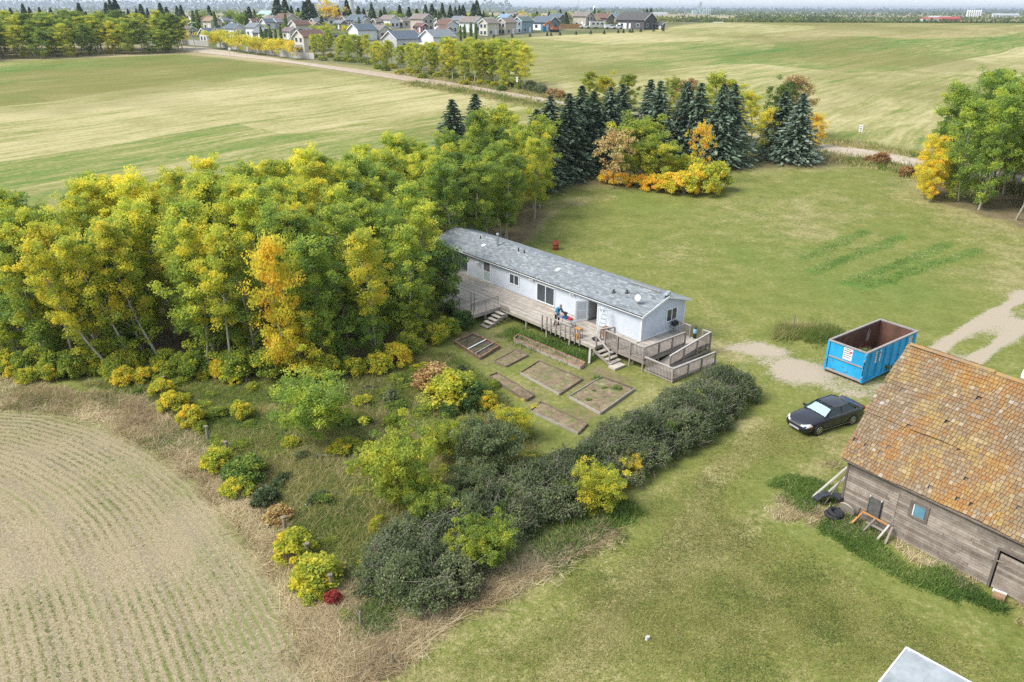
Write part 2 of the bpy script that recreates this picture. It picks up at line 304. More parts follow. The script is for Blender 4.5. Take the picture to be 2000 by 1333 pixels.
# ------------------------------------------------------------ ground surface material, shared by every ground piece
def ground_material():
    g = G('ground_cover'); p = g.pos(); A = g.attr('masks'); B = g.attr('zones'); row = g.attr('row').outputs['Fac']; al = g.attr('along').outputs['Fac']
    sa = g.n('SeparateColor'); g.l(A.outputs['Color'], sa.inputs[0]); lush, dry, dirt = sa.outputs; soil = A.outputs['Alpha']
    sb = g.n('SeparateColor'); g.l(B.outputs['Color'], sb.inputs[0]); stub, field, far = sb.outputs; town = B.outputs['Alpha']
    nf = g.noise(p, 14, 3, .7); nm = g.noise(p, 3.2, 4, .65); nl = g.noise(p, .55, 3, .6); n7 = g.noise(p, 6.5, 2, .6); nx = g.noise(p, 38, 2, .6)
    k = g.math('ADD', g.math('MULTIPLY', nf, .55), g.math('ADD', g.math('MULTIPLY', nm, .5), g.math('MULTIPLY', nl, .35)))      # about .7
    k2 = g.math('ADD', g.math('MULTIPLY', nx, .5), g.math('MULTIPLY', nf, .5))
    lawn = g.ramp(k, [(.42, (.050, .070, .016)), (.60, (.126, .154, .034)), (.77, (.205, .208, .055)), (.95, (.33, .305, .12))])
    gre = g.ramp(k, [(.42, (.034, .068, .016)), (.66, (.090, .155, .028)), (.92, (.19, .25, .055))])
    straw = g.ramp(k, [(.45, (.115, .098, .040)), (.65, (.235, .205, .085)), (.88, (.40, .35, .17))])
    brown = g.ramp(k, [(.45, (.055, .043, .026)), (.68, (.15, .115, .066)), (.9, (.28, .225, .135))])
    sand = g.ramp(k2, [(.3, (.19, .15, .105)), (.5, (.39, .325, .24)), (.70, (.60, .52, .41))])
    cm = g.n('CombineXYZ'); g.l(g.math('MULTIPLY', row, 2.1), cm.inputs[0]); g.l(g.math('MULTIPLY', al, .16), cm.inputs[1]); mow = g.noise(cm.outputs[0], 1, 3, .6)
    k = g.math('ADD', k, g.math('ADD', g.math('MULTIPLY', g.math('SUBTRACT', mow, .5), .30), g.math('ADD', g.math('MULTIPLY', g.math('SUBTRACT', nx, .5), .42), g.math('ADD', g.math('MULTIPLY', g.math('SUBTRACT', nf, .5), .30), g.math('MULTIPLY', g.math('SUBTRACT', n7, .5), .62)))))
    hf = g.math('MULTIPLY_ADD', g.math('SUBTRACT', k, .7), 1.5, 0)
    def thr(m, soft=.30): return g.step(g.math('ADD', m, hf), .5 - soft, .5 + soft)
    c = g.mix(thr(lush), lawn, gre); c = g.mix(thr(dry), c, straw); c = g.mix(thr(soil), c, brown); c = g.mix(thr(dirt, .22), c, sand)
    # stubble field: straw rows, bare dirt between, sprouts in the rows
    wob = g.math('MULTIPLY_ADD', g.math('SUBTRACT', nm, .5), .18, row)
    ph = g.math('SINE', g.math('MULTIPLY', wob, 2 * math.pi / .34)); wide = g.math('SINE', g.math('MULTIPLY', wob, 2 * math.pi / 2.1))
    ca = g.n('CombineXYZ'); g.l(g.math('MULTIPLY', row, 2.3), ca.inputs[0]); g.l(g.math('MULTIPLY', al, .35), ca.inputs[1]); nrow = g.noise(ca.outputs[0], 1.0, 3, .6)
    st = g.ramp(g.math('ADD', g.math('MULTIPLY', nf, .55), g.math('MULTIPLY', nx, .45)), [(.32, (.115, .088, .055)), (.47, (.27, .22, .135)), (.64, (.48, .405, .255))])
    sp = g.ramp(k2, [(.3, (.095, .115, .03)), (.6, (.21, .235, .075)), (.8, (.36, .34, .16))])
    patch = g.step(g.math('ADD', g.math('MULTIPLY', g.noise(p, .16, 3), .85), g.math('MULTIPLY', nrow, .38)), .52, .76)
    spr = g.step(g.math('ADD', g.math('ADD', g.math('MULTIPLY', ph, .13), g.math('MULTIPLY', nm, .55)), g.math('ADD', g.math('MULTIPLY', nf, .35), g.math('MULTIPLY', patch, .26))), .54, .96)
    trk = g.math('MULTIPLY', g.step(wide, .35, .8), g.step(g.noise(p, 5.5, 2, .5), .45, .55))
    stc = g.mix(g.math('MULTIPLY', trk, .35), st, (.19, .16, .125)); stc = g.mix(spr, stc, sp); c = g.mix(stub, c, stc)
    # mown hay fields: stripes and swathes
    cb = g.n('CombineXYZ'); g.l(g.math('MULTIPLY', row, .20), cb.inputs[0]); g.l(g.math('MULTIPLY', al, .006), cb.inputs[1]); s1 = g.noise(cb.outputs[0], 1, 5, .72)
    cc = g.n('CombineXYZ'); g.l(g.math('MULTIPLY', row, .028), cc.inputs[0]); g.l(g.math('MULTIPLY', al, .007), cc.inputs[1]); s2 = g.noise(cc.outputs[0], 1, 2, .5)
    cdv = g.n('CombineXYZ'); g.l(g.math('MULTIPLY', row, .017), cdv.inputs[0]); g.l(g.math('MULTIPLY', al, .0075), cdv.inputs[1])
    vo = g.n('TexVoronoi', distance='CHEBYCHEV'); g.l(cdv.outputs[0], vo.inputs['Vector']); vo.inputs['Scale'].default_value = 1.0; vo.inputs['Randomness'].default_value = .8
    sv = g.n('SeparateColor'); g.l(vo.outputs['Color'], sv.inputs[0])
    ce = g.n('CombineXYZ'); g.l(g.math('MULTIPLY', row, .75), ce.inputs[0]); g.l(g.math('MULTIPLY', al, .09), ce.inputs[1]); s3_ = g.noise(ce.outputs[0], 1, 4, .7); sp_ = g.noise(p, 1.3, 3, .7)
    fs = g.math('ADD', g.math('MULTIPLY', s1, .58), g.math('ADD', g.math('MULTIPLY', s2, .34), g.math('ADD', g.math('ADD', g.math('MULTIPLY', sv.outputs[0], .24), -.012), g.math('ADD', g.math('MULTIPLY', g.math('SUBTRACT', s3_, .5), .62), g.math('ADD', g.math('MULTIPLY', g.math('SUBTRACT', sp_, .5), .34), g.math('MULTIPLY', g.noise(p, .022, 3, .6), .36))))))
    hay = g.ramp(fs, [(.50, (.072, .150, .030)), (.60, (.128, .188, .040)), (.68, (.196, .215, .062)), (.76, (.29, .268, .105)), (.92, (.44, .385, .20))])
    hay = g.mix(g.math('MULTIPLY', g.step(sv.outputs[1], .6, .75), .35), hay, (.21, .165, .06))
    hay = g.mix(g.math('MULTIPLY', g.step(g.math('ADD', g.noise(p, .013, 4, .6), g.math('MULTIPLY', s1, .25)), .60, .74), .6), hay, (.165, .155, .042))
    c = g.mix(field, c, hay)
    tg = g.ramp(g.noise(p, .05, 3), [(.35, (.10, .12, .045)), (.55, (.17, .165, .08)), (.7, (.25, .22, .14))]); c = g.mix(town, c, tg)
    v2 = g.n('TexVoronoi', distance='CHEBYCHEV'); g.l(g.scale(p, (.0021, .0012, 1)), v2.inputs['Vector']); v2.inputs['Scale'].default_value = 1; s3 = g.n('SeparateColor'); g.l(v2.outputs['Color'], s3.inputs[0])
    fc = g.ramp(s3.outputs[0], [(.0, (.36, .30, .17)), (.3, (.42, .34, .20)), (.34, (.10, .16, .07)), (.5, (.13, .12, .05)), (.55, (.33, .27, .14)), (.8, (.25, .19, .08)), (1, (.40, .33, .2))])
    fc = g.mix(g.step(g.noise(p, .004, 5, .7), .56, .6), fc, (.09, .085, .035)); c = g.mix(far, c, fc)
    g.bump(g.math('ADD', g.math('MULTIPLY', nf, .6), g.math('MULTIPLY', nx, .4)), .55, .06)
    return g.fin(c, .95, .1)
M_GROUND = ground_material()

def build_grid(xs, ys, hole=None, relief=False):
    X, Y = np.meshgrid(xs, ys); Z = gz(Y)
    A, B, row, al = ground_attrs(X, Y)
    if relief:
        f = sm(np.minimum(np.minimum(X - xs[0], xs[-1] - X), np.minimum(Y - ys[0], ys[-1] - Y)), .5, 6)
        Z = Z + f * (.05 * vnoise(X, Y, 2.5, 21, 3) + .06 * vnoise(X, Y, 9, 22, 2)) * (1 - A[..., 2])
    nx, ny = len(xs), len(ys); idx = np.arange(nx * ny).reshape(ny, nx)
    F = np.stack([idx[:-1, :-1], idx[:-1, 1:], idx[1:, 1:], idx[1:, :-1]], -1).reshape(-1, 4)
    cx = (X[:-1, :-1] + X[1:, 1:]) / 2; cy = (Y[:-1, :-1] + Y[1:, 1:]) / 2; cx, cy = cx.ravel(), cy.ravel()
    keep = np.ones(len(F), bool)
    if hole: keep = ~((cx > hole[0]) & (cx < hole[1]) & (cy > hole[2]) & (cy < hole[3]))
    return np.stack([X.ravel(), Y.ravel(), Z.ravel()], -1), F, keep, cx, cy, A.reshape(-1, 4), B.reshape(-1, 4), row.ravel(), al.ravel()
NEAR = (-88.0, 92.0, 14.0, 122.0)
xs1 = np.arange(NEAR[0], NEAR[1] + .01, .5); ys1 = np.arange(NEAR[2], NEAR[3] + .01, .5)
grow = [3 * 1.28 ** k for k in range(1, 33)]
xl = -240 - np.cumsum(grow); xr = 302 + np.cumsum(grow)
xs2 = np.sort(np.concatenate([xl, np.arange(-240, 303, 2.5), [-88.0, 92.0], xr])); xs2 = np.unique(np.round(xs2, 3))
ys2 = np.unique(np.round(np.concatenate([[-4000, -1000, -300, -80, 0, 14.0, 30, 50, 66, 70, 74, 78, 90, 106], np.arange(122, 505, 2.5), 505 + np.cumsum([4 * 1.22 ** k for k in range(1, 38)])]), 3))
parts = [build_grid(xs1, ys1, None, True), build_grid(xs2, ys2, NEAR)]
def emit(gi, name, sel):
    V, F, keep, cx, cy, A, B, row, al = parts[gi]; f = F[sel & keep]; u, inv = np.unique(f, return_inverse=True)
    me = np_mesh(name, V[u], inv.ravel(), np.full(len(f), 4), {'masks': ('POINT', 'FLOAT_COLOR', A[u]), 'zones': ('POINT', 'FLOAT_COLOR', B[u]), 'row': ('POINT', 'FLOAT', row[u]), 'along': ('POINT', 'FLOAT', al[u])}, True)
    o = put(name, me, None, M_GROUND); tag(o, kind='structure'); return o
for gi in (0, 1):
    V, F, keep, cx, cy, A, B, row, al = parts[gi]
    left = np.ones(len(F), bool)
    zones = [('stubble_field', STUB), ('driveway', DRIVE), ('hay_field_west', LFIELD), ('hay_field_east', RFIELD), ('orchard_ground', ORCHARD), ('garden_ground', BEDS), ('wood_floor', WOOD), ('town_ground', TOWN)]
    for nm, P in zones:
        if gi == 1 and nm in ('stubble_field', 'driveway', 'orchard_ground', 'garden_ground', 'wood_floor'): continue
        s = inside(cx, cy, P) & left; left &= ~s
        if s.any(): emit(gi, nm.replace('_west', '').replace('_east', ''), s)
    emit(gi, 'lawn' if gi == 0 else 'plain', left)
def gzn(x, y):
    """height of the near ground including its small relief"""
    x = np.float64(x); y = np.float64(y); i = int(np.clip((x - NEAR[0]) / .5, 0, len(xs1) - 1)); j = int(np.clip((y - NEAR[2]) / .5, 0, len(ys1) - 1))
    if not (NEAR[0] < x < NEAR[1] and NEAR[2] < y < NEAR[3]): return float(gz(y))
    return float(parts[0][0].reshape(len(ys1), len(xs1), 3)[j, i, 2])

# road: gravel strip a little above the field with a worn crown
def road_material():
    g = G('road_gravel'); p = g.pos(); n = g.noise(p, .8, 5, .7); e = g.attr('edge').outputs['Fac']
    c = g.ramp(n, [(.3, (.36, .295, .22)), (.55, (.46, .39, .305)), (.75, (.55, .475, .385))])
    t = g.attr('dirtroad').outputs['Fac']; c = g.mix(g.math('MULTIPLY', t, .5), c, (.32, .22, .145))
    tr = g.step(g.math('ABSOLUTE', g.math('SUBTRACT', g.math('ABSOLUTE', e), .45)), .12, .3); c = g.mix(g.math('MULTIPLY', tr, .3), c, (.36, .29, .215))
    return g.fin(c, .95, .1)
rv, rf, red, rdt = [], [], [], []
N = 160
def resample(P, n):
    P = np.array(P); d = np.concatenate([[0], np.cumsum(np.hypot(*np.diff(P, axis=0).T))]); t = np.linspace(0, d[-1], n); return np.stack([np.interp(t, d, P[:, 0]), np.interp(t, d, P[:, 1])], -1)
a_, b_ = resample(RF, N), resample(RN, N)
for k in range(7):
    t = k / 6; q = a_ * (1 - t) + b_ * t; zz = gz(q[:, 1]) + .05 + .10 * (1 - (2 * t - 1) ** 2)
    rv.append(np.column_stack([q, zz])); red.append(np.full(N, 2 * t - 1)); rdt.append(np.clip(1 - np.abs(np.linspace(0, 1, N) - .45) / .22, 0, 1))
for k in range(6):
    for i in range(N - 1): rf.append((k * N + i, (k + 1) * N + i, (k + 1) * N + i + 1, k * N + i + 1))
me = np_mesh('road', np.concatenate(rv), np.array(rf).ravel(), np.full(len(rf), 4), {'edge': ('POINT', 'FLOAT', np.concatenate(red)), 'dirtroad': ('POINT', 'FLOAT', np.concatenate(rdt))}, True)
tag(put('road', me, None, road_material()), kind='structure')
# ------------------------------------------------------------ foliage and bark
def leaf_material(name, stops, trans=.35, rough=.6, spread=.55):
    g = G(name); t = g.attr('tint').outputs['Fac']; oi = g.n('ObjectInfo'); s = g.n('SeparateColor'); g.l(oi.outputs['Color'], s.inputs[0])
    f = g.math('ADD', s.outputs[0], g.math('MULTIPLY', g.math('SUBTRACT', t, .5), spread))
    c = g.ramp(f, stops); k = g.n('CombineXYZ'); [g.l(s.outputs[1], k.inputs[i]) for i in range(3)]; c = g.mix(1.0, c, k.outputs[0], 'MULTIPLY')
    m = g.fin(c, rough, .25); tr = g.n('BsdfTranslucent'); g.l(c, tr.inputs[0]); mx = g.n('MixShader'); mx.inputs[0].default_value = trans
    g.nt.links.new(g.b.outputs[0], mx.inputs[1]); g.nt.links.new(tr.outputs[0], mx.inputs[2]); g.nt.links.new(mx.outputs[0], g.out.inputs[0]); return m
M_LEAF = leaf_material('autumn_leaf', [(0, (.070, .125, .045)), (.2, (.135, .215, .056)), (.38, (.250, .335, .060)), (.52, (.42, .455, .066)), (.66, (.65, .60, .070)), (.82, (.80, .59, .070)), (1, (.80, .38, .07))], .55, .6, .34)
M_GREY = leaf_material('grey_green_leaf', [(0, (.060, .082, .036)), (.35, (.108, .142, .058)), (.7, (.18, .215, .095)), (1, (.29, .295, .15))], .35)
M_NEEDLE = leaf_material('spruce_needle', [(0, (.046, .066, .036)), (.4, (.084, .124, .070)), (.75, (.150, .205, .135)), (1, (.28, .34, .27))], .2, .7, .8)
M_RUST = leaf_material('rusty_leaf', [(0, (.13, .05, .035)), (.4, (.30, .16, .07)), (.7, (.42, .27, .10)), (1, (.5, .40, .18))], .3)
M_RED = leaf_material('red_leaf', [(0, (.16, .02, .02)), (.5, (.38, .05, .05)), (1, (.5, .16, .10))], .3)
M_BARK = pm('aspen_bark', (.42, .40, .34), (.30, .28, .22), 6, .85, .2, stretch=(1, 1, .5), c3=(.08, .07, .06))
M_DBARK = pm('dark_bark', (.11, .09, .07), (.17, .145, .12), 8, .9, .1)
M_TWIG = pm('grey_twig', (.27, .235, .205), (.18, .155, .135), 9, .9, .1)

def rand_unit(n, r, up=0.0):
    v = r.normal(size=(n, 3)); v[:, 2] += up; return v / np.linalg.norm(v, axis=1, keepdims=True)
def leaf_mesh(name, C, size, tint, r, up=.5, aspect=.62):
    n = len(C); nn = rand_unit(n, r, up); a = np.cross(nn, rand_unit(n, r)); a /= np.linalg.norm(a, axis=1, keepdims=True) + 1e-9; b = np.cross(nn, a)
    s = (size * (0.7 + .6 * r.random(n)))[:, None] if np.ndim(size) == 0 else size[:, None]
    sag = nn * s * .18
    V = np.stack([C - a * s + sag, C - b * s * aspect - sag, C + a * s + sag, C + b * s * aspect - sag], 1).reshape(-1, 3)
    return np_mesh(name, V, np.arange(4 * n), np.full(n, 4), {'tint': ('FACE', 'FLOAT', tint)})
def blob_leaves(cents, rads, per, r, flat=.7):
    C, T = [], []
    for c, q in zip(cents, rads):
        n = max(4, int(per * (.6 + .8 * r.random()))); d = r.normal(size=(n, 3)); d /= np.linalg.norm(d, axis=1, keepdims=True); rr = q * r.random(n)[:, None] ** .45
        p = d * rr; p[:, 2] *= flat; C.append(c + p); T.append(np.clip(.5 + .26 * r.normal() + .16 * r.normal(size=n), 0, 1))
    return np.concatenate(C), np.concatenate(T)
def make_aspen(seed, h=10.5, cr=1.7, base=.28, ncl=140, per=80, leaf=.078, lean=.06, blob=.46, limbs=26, pw=.8, bare=False):
    r = np.random.default_rng(seed); mb = MB(); pts = []; lx, ly = lean * r.normal(), lean * r.normal(); bx, by = r.normal(size=2) * .18
    for k in range(8):
        t = k / 7; pts.append(Vector((lx * h * t + bx * math.sin(t * 3), ly * h * t + by * math.sin(t * 3.4), h * t * .97)))
    tr = .011 * h
    for k in range(7): mb.tube(pts[k], pts[k + 1], tr * (1 - .87 * k / 7), tr * (1 - .87 * (k + 1) / 7), 6, False)
    def axis(t):
        q = np.clip(t, 0, .999) * 7; k = int(q); return np.array(pts[k].lerp(pts[k + 1], q - k))
    cents, rads = [], []
    for i in range(limbs):
        t = base * .85 + (1 - base * .85) * (i + .5) / limbs; a = i * 2.39996 + r.normal() * .3
        s = (t - base * .8) / (1 - base * .8); R_ = cr * (math.sin(math.pi * min(1, max(.05, .14 + .8 * s))) ** pw) * (.7 + .5 * r.random()); up = R_ * (.5 + .5 * r.random())
        o = axis(t); e = o + np.array([math.cos(a) * R_, math.sin(a) * R_, up]); mb.tube(o, e, tr * .32 * (1.1 - s * .7), tr * .06, 4, False)
        m = max(2, int(round(ncl / limbs)))
        for k in range(m):
            f = .35 + .65 * (k + r.random()) / m; p = o + (e - o) * f + r.normal(size=3) * np.array([.22, .22, .2]) * cr * .55
            cents.append(p); rads.append(blob * (.7 + .6 * r.random()))
    for k in range(5): cents.append(axis(.92 + .09 * r.random()) + r.normal(size=3) * .2); rads.append(blob * .8)
    C, T = blob_leaves(cents, rads, per, r); C[:, 2] = np.maximum(C[:, 2], .15)
    return mb.mesh('trunk'), leaf_mesh('crown', C, leaf, T, r)
def make_bush(seed, rx=1.0, ry=1.0, h=1.4, ncl=60, per=60, leaf=.075, blob=.28, stems=7, lift=.12, dome=True, twigs=0):
    r = np.random.default_rng(seed); mb = MB(); cents, rads = [], []
    for k in range(ncl):
        a = r.random() * 2 * math.pi; q = r.random() ** .5; zz = (1 - q * q) ** .5 if dome else 1
        z = h * (lift + (1 - lift) * zz * (.55 + .45 * r.random() ** .5) * (.85 + .25 * r.random())); cents.append(np.array([rx * q * math.cos(a) * .9, ry * q * math.sin(a) * .9, z])); rads.append(blob * (.7 + .6 * r.random()))
    for k in range(stems):
        c = cents[r.integers(len(cents))]; m = c * .5 + r.normal(size=3) * .08; mb.tube((c[0] * .08, c[1] * .08, 0), m, .035 * h * .5, .022 * h * .5, 4, False); mb.tube(m, c, .022 * h * .5, .006, 4, False)
    for k in range(twigs):
        c = cents[r.integers(len(cents))] * (.9 + .15 * r.random()); d = np.array([r.normal() * .35, r.normal() * .35, .25 + .35 * r.random()]); mb.tube(c - d * .7, c + d, .014, .005, 3, False)
    C, T = blob_leaves(cents, rads, per, r, .8); C[:, 2] = np.maximum(C[:, 2], .05)
    return mb.mesh('stem'), leaf_mesh('foliage', C, leaf, T, r)
def make_spruce(seed, h=10, br=2.5, levels=30, nb=12, per=18, leaf=.27, droop=.32):
    r = np.random.default_rng(seed); mb = MB(); mb.tube((0, 0, 0), (0, 0, h), .013 * h, .01, 6, False); C, T, S, D = [], [], [], []
    for L in range(levels):
        t = L / (levels - 1); z = h * (.05 + .93 * t); R_ = br * (1 - t) ** .85 * (.85 + .3 * r.random()) + .12; n = max(4, int(nb * (1 - .45 * t)))
        for k in range(n):
            a = 2 * math.pi * (k + r.random() * .8) / n + L; rl = R_ * (.72 + .45 * r.random()); m = max(4, int(per * (.3 + .7 * rl / br)))
            f = (np.arange(m) + r.random(m)) / m; x = rl * f; zz = z + .12 * rl * f - droop * rl * f * f * 1.3 + .16 * rl * f ** 3
            side = r.normal(size=m) * .16 * rl * (1.15 - f) * 1.2; dx, dy = math.cos(a), math.sin(a)
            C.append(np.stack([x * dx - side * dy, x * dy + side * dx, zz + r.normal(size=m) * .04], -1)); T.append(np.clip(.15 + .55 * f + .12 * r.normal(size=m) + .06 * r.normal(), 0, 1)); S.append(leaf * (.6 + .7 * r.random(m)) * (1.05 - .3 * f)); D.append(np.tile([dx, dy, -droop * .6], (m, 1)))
            if k % 2 == 0: mb.tube((0, 0, z), (x[-1] * dx * .9, x[-1] * dy * .9, zz[-1]), .02, .006, 3, False)
    C = np.concatenate(C); T = np.concatenate(T); S = np.concatenate(S)[:, None]; D = np.concatenate(D); n = len(C)
    a = D + r.normal(size=(n, 3)) * .45; a /= np.linalg.norm(a, axis=1, keepdims=True); nn = rand_unit(n, r, 1.4); b = np.cross(nn, a); b /= np.linalg.norm(b, axis=1, keepdims=True)
    V = np.stack([C - a * S, C - b * S * .48, C + a * S - np.array([0, 0, .25]) * S, C + b * S * .48], 1).reshape(-1, 3); V[:, 2] = np.maximum(V[:, 2], .05)
    return mb.mesh('trunk'), np_mesh('crown', V, np.arange(4 * n), np.full(n, 4), {'tint': ('FACE', 'FLOAT', T)})

def plant(name, meshes, mats, loc, label, cat, group=None, hue=.4, bri=1.0, sc=1, rz=None, parts=('trunk', 'crown'), lean=0):
    e = thing(name, label, cat, loc, random.uniform(0, 6.28) if rz is None else rz, group, sc)
    if lean: e.rotation_mode = 'ZYX'; e.rotation_euler = (0, -lean, e.rotation_euler[2])
    o1 = put(parts[0], meshes[0], e, mats[0]); o2 = put(parts[1], meshes[1], e, mats[1])
    for o, mt in ((o1, mats[0]), (o2, mats[1])): o.material_slots[0].link = 'OBJECT'; o.material_slots[0].material = mt
    o2.color = (hue, bri * 1.17, 0, 1)
    return e
ASP = [make_aspen(100 + k, 10.5, 1.75 + .25 * (k % 3), .25 + .05 * (k % 3)) for k in range(6)]
ASPT = [make_aspen(140 + k, 10.5, 1.5, .40, 110, 80, .078, .09) for k in range(3)]           # taller clear stem
LOWASP = [make_aspen(170 + k, 9.5, 1.75, .06, 170, 80, .078, .07, .48, 38) for k in range(3)]
SKIRT = [make_aspen(160 + k, 6, 1.8, .08, 104, 80, .075, .08, .44, 26) for k in range(3)]       # bushy young trees
BUSH = [make_bush(200 + k, 1, 1, 1.5, 56, 60) for k in range(4)]
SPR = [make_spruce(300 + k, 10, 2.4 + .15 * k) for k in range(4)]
DECK_TREE = make_aspen(180, 5.6, 1.9, .18, 90, 75, .085, .04, .5, 24)

def base(x, y): return (x, y, gzn(x, y) - .03)
def scatter(P, sp, seed, jit=.42):
    r = random.Random(seed); xs = [p[0] for p in P]; ys = [p[1] for p in P]; out = []; j = 0; y = min(ys)
    while y < max(ys):
        x = min(xs) + (sp / 2 if j % 2 else 0)
        while x < max(xs):
            px, py = x + r.uniform(-jit, jit) * sp, y + r.uniform(-jit, jit) * sp
            if inside(np.array(px), np.array(py), P): out.append((px, py))
            x += sp
        y += sp * .87; j += 1
    return out
# the wood beside the home
fd_pts = WOOD[1:9]
HOMEBACK = [(-8.5, 60), (-3.4, 69), (2, 74)]
for i, (x, y) in enumerate(scatter(WOOD, 2.55, 11)):
    if y < 41 or x < -44: continue
    dfr = float(seg_dist(np.array(x), np.array(y), fd_pts)[0]); right = sm(np.float64(x), -20, 0)
    r = random.random(); hue = .455 + .15 * random.gauss(0, .5) - .08 * right; bri = 1.16 + random.uniform(-.12, .15)
    if dfr < 3.2:
        kind = 'front'; m = random.choice(SKIRT + LOWASP); lab = 'leafy aspen on the front edge of the wood, ' + (zn := 'left of the post line' if x < -27 else ('behind the lone apple tree' if x < -19 else ('left of the orange-topped aspen' if x < -16 else ('right of the orange-topped aspen' if x < -11 else 'nearest the porch of the home')))); grp = 'front edge aspens ' + zn
    elif dfr < 8:
        m = random.choice(ASP + LOWASP + ASPT[:1]); lab = 'yellow-green aspen inside the wood, ' + (zn := 'in its left third' if x < -26 else ('in its middle third' if x < -16 else 'in its right third near the home')); grp = 'inner aspens ' + zn
    else:
        m = random.choice(ASP); lab = 'yellowing aspen at the back of the wood against the hay field, ' + (zn := 'in its left third' if x < -26 else ('in its middle third' if x < -13 else 'towards the spruces')); grp = 'back aspens ' + zn; hue += .05
    if x > -9 and y > 58: hue -= .03; lab = 'green aspen growing close behind the far end of the long white home'; grp = 'aspens behind the far end of the home'
    rs_ = 1 - .17 * right
    plant('aspen_tree', m, (M_BARK, M_LEAF), base(x, y), lab, 'tree', grp, hue, bri, (1, 1, 1) if False else (lambda q: (q * 1.02, q * 1.02, q))(rs_ * random.uniform(.84, 1.05) * (1.0 if m in ASP + ASPT + LOWASP else random.uniform(.7, 1.25))), lean=max(0, .13 + .05 * random.gauss(0, 1)) * float(sm(np.float64(-x), 2, 14)))
# trees of the wood that stand out
def px(u, v): p = at(u, v); return base(p[0], p[1])
plant('aspen_tree', SKIRT[0], (M_BARK, M_LEAF), px(566, 735), 'tall orange-topped aspen at the front of the wood', 'tree', None, .74, 1.05, (1.0, 1.0, 1.5))
plant('aspen_tree', SKIRT[1], (M_BARK, M_LEAF), px(598, 742), 'bushy yellow aspen in front of the orange-topped one', 'tree', None, .66, 1.05, .85)
plant('aspen_tree', ASPT[0], (M_BARK, M_LEAF), px(322, 716), 'leaning yellow-crowned aspen with its long pale trunk bare to view', 'tree', None, .60, 1.0, .95)
plant('aspen_tree', ASPT[1], (M_BARK, M_LEAF), px(735, 700), 'slim yellow aspen in the gap of the wood near the home', 'tree', None, .60, 1.0, .9)
plant('aspen_tree', ASPT[2], (M_BARK, M_LEAF), px(150, 725), 'yellow aspen with a slanting bare trunk near the left edge of the wood', 'tree', None, .62, 1.0, .92)
for u, v, l_, lab in [(95, 722, .2, 'slanting bare-stemmed aspen at the far left of the wood edge'), (225, 728, .2, 'slanting bare-stemmed aspen above the top of the post line'), (268, 722, .17, 'bare-stemmed aspen left of the mauve-topped post'), (405, 728, .15, 'slanting pale-stemmed aspen behind the small yellow sapling'), (455, 732, .12, 'pale-stemmed aspen between the yellow sapling and the orange-topped aspen')]: plant('aspen_tree', ASPT[int(u) % 3], (M_BARK, M_LEAF), px(u, v), lab, 'tree', None, .58, 1.1, (.82, .82, .92), lean=l_)
# right corner of the wood
for u, v, dx, dy, m, hue, s, lab in [(1000, 430, 0, 0, SKIRT[2], .68, .95, 'golden yellow bushy tree just behind the metal flue of the home'), (1055, 408, 0, 0, SKIRT[0], .56, 1.25, 'bright yellow-green tree at the lawn corner of the wood'),
        (975, 398, 0, 0, SKIRT[1], .62, 1.15, 'yellow bushy tree between the golden tree and the tall aspens'), (1025, 385, 0, 0, SKIRT[1], .52, 1.5, 'tall light green tree behind the lawn corner of the wood'), (925, 425, 0, 0, ASPT[0], .36, 1.12, 'tall green aspen with a forked white trunk rising behind the grey roof'),
        (958, 355, 0, 0, SKIRT[0], .54, 1.5, 'upright yellow poplar beside the two lone spruces'), (1000, 360, 0, 0, SKIRT[2], .5, 1.4, 'yellow-green poplar half hidden behind the bushy corner trees')]:
    plant('aspen_tree' if 'aspen' in lab else 'poplar_tree', m, (M_BARK, M_LEAF), px(u, v), lab, 'tree', None, hue, 1.05, s)
# dark leafy tree in front of the recessed porch, and its neighbours
plant('poplar_tree', DECK_TREE, (M_DBARK, M_LEAF), px(866, 618), 'dark green tree in front of the porch end of the home', 'tree', None, .2, .95, (.98, .98, 1.02))
plant('poplar_tree', SKIRT[1], (M_BARK, M_LEAF), px(838, 640), 'small green tree left of the dark tree by the porch', 'tree', None, .40, .9, .62)
plant('poplar_tree', SKIRT[2], (M_BARK, M_LEAF), px(820, 672), 'pale green bushy tree in front of the dark porch tree', 'tree', None, .46, 1.0, .55)
for k, (u, v, hue, s, lab) in enumerate([(775, 712, .68, .8, 'orange-yellow shrub at the right end of the wood edge'), (740, 728, .62, .75, 'yellow shrub under the slim aspen at the wood edge'), (690, 732, .55, .7, 'yellow-green shrub on the wood edge above the black tarp'), (640, 742, .58, .85, 'yellow-green shrub at the foot of the front trees'), (905, 640, .12, .72, 'dark green rounded bush beside the deck platform post'), (872, 655, .5, .8, 'yellow-green bush below the deck platform'), (850, 668, .56, .8, 'lime bush left of the brick edged bed'), (520, 738, .5, 1.0, 'leafy green shrub at the wood edge left of the yellow tree'), (470, 738, .45, .9, 'green shrub at the wood edge near the little yellow sapling'), (800, 690, .5, .8, 'green shrub where the wood meets the garden')]):
    plant('shrub', BUSH[k % 4], (M_TWIG, M_LEAF), px(u, v), lab, 'shrub', None, hue, 1.0, (s * 1.3, s * 1.3, s * 1.25), parts=('stem', 'foliage'))
# undergrowth along the front of the wood, by the fence
for k in range(16):
    u = 20 + 29 * k + random.uniform(-8, 8); v = 738 + 6 * math.sin(k) + random.uniform(-10, 14)
    plant('shrub', BUSH[k % 4], (M_TWIG, M_LEAF), px(u, v), 'low yellowing shrub in the undergrowth at the foot of the wood', 'shrub', 'undergrowth shrubs below the wood', random.choice([.42, .5, .56, .6, .66]), 1.0, random.uniform(.45, .8), parts=('stem', 'foliage'))
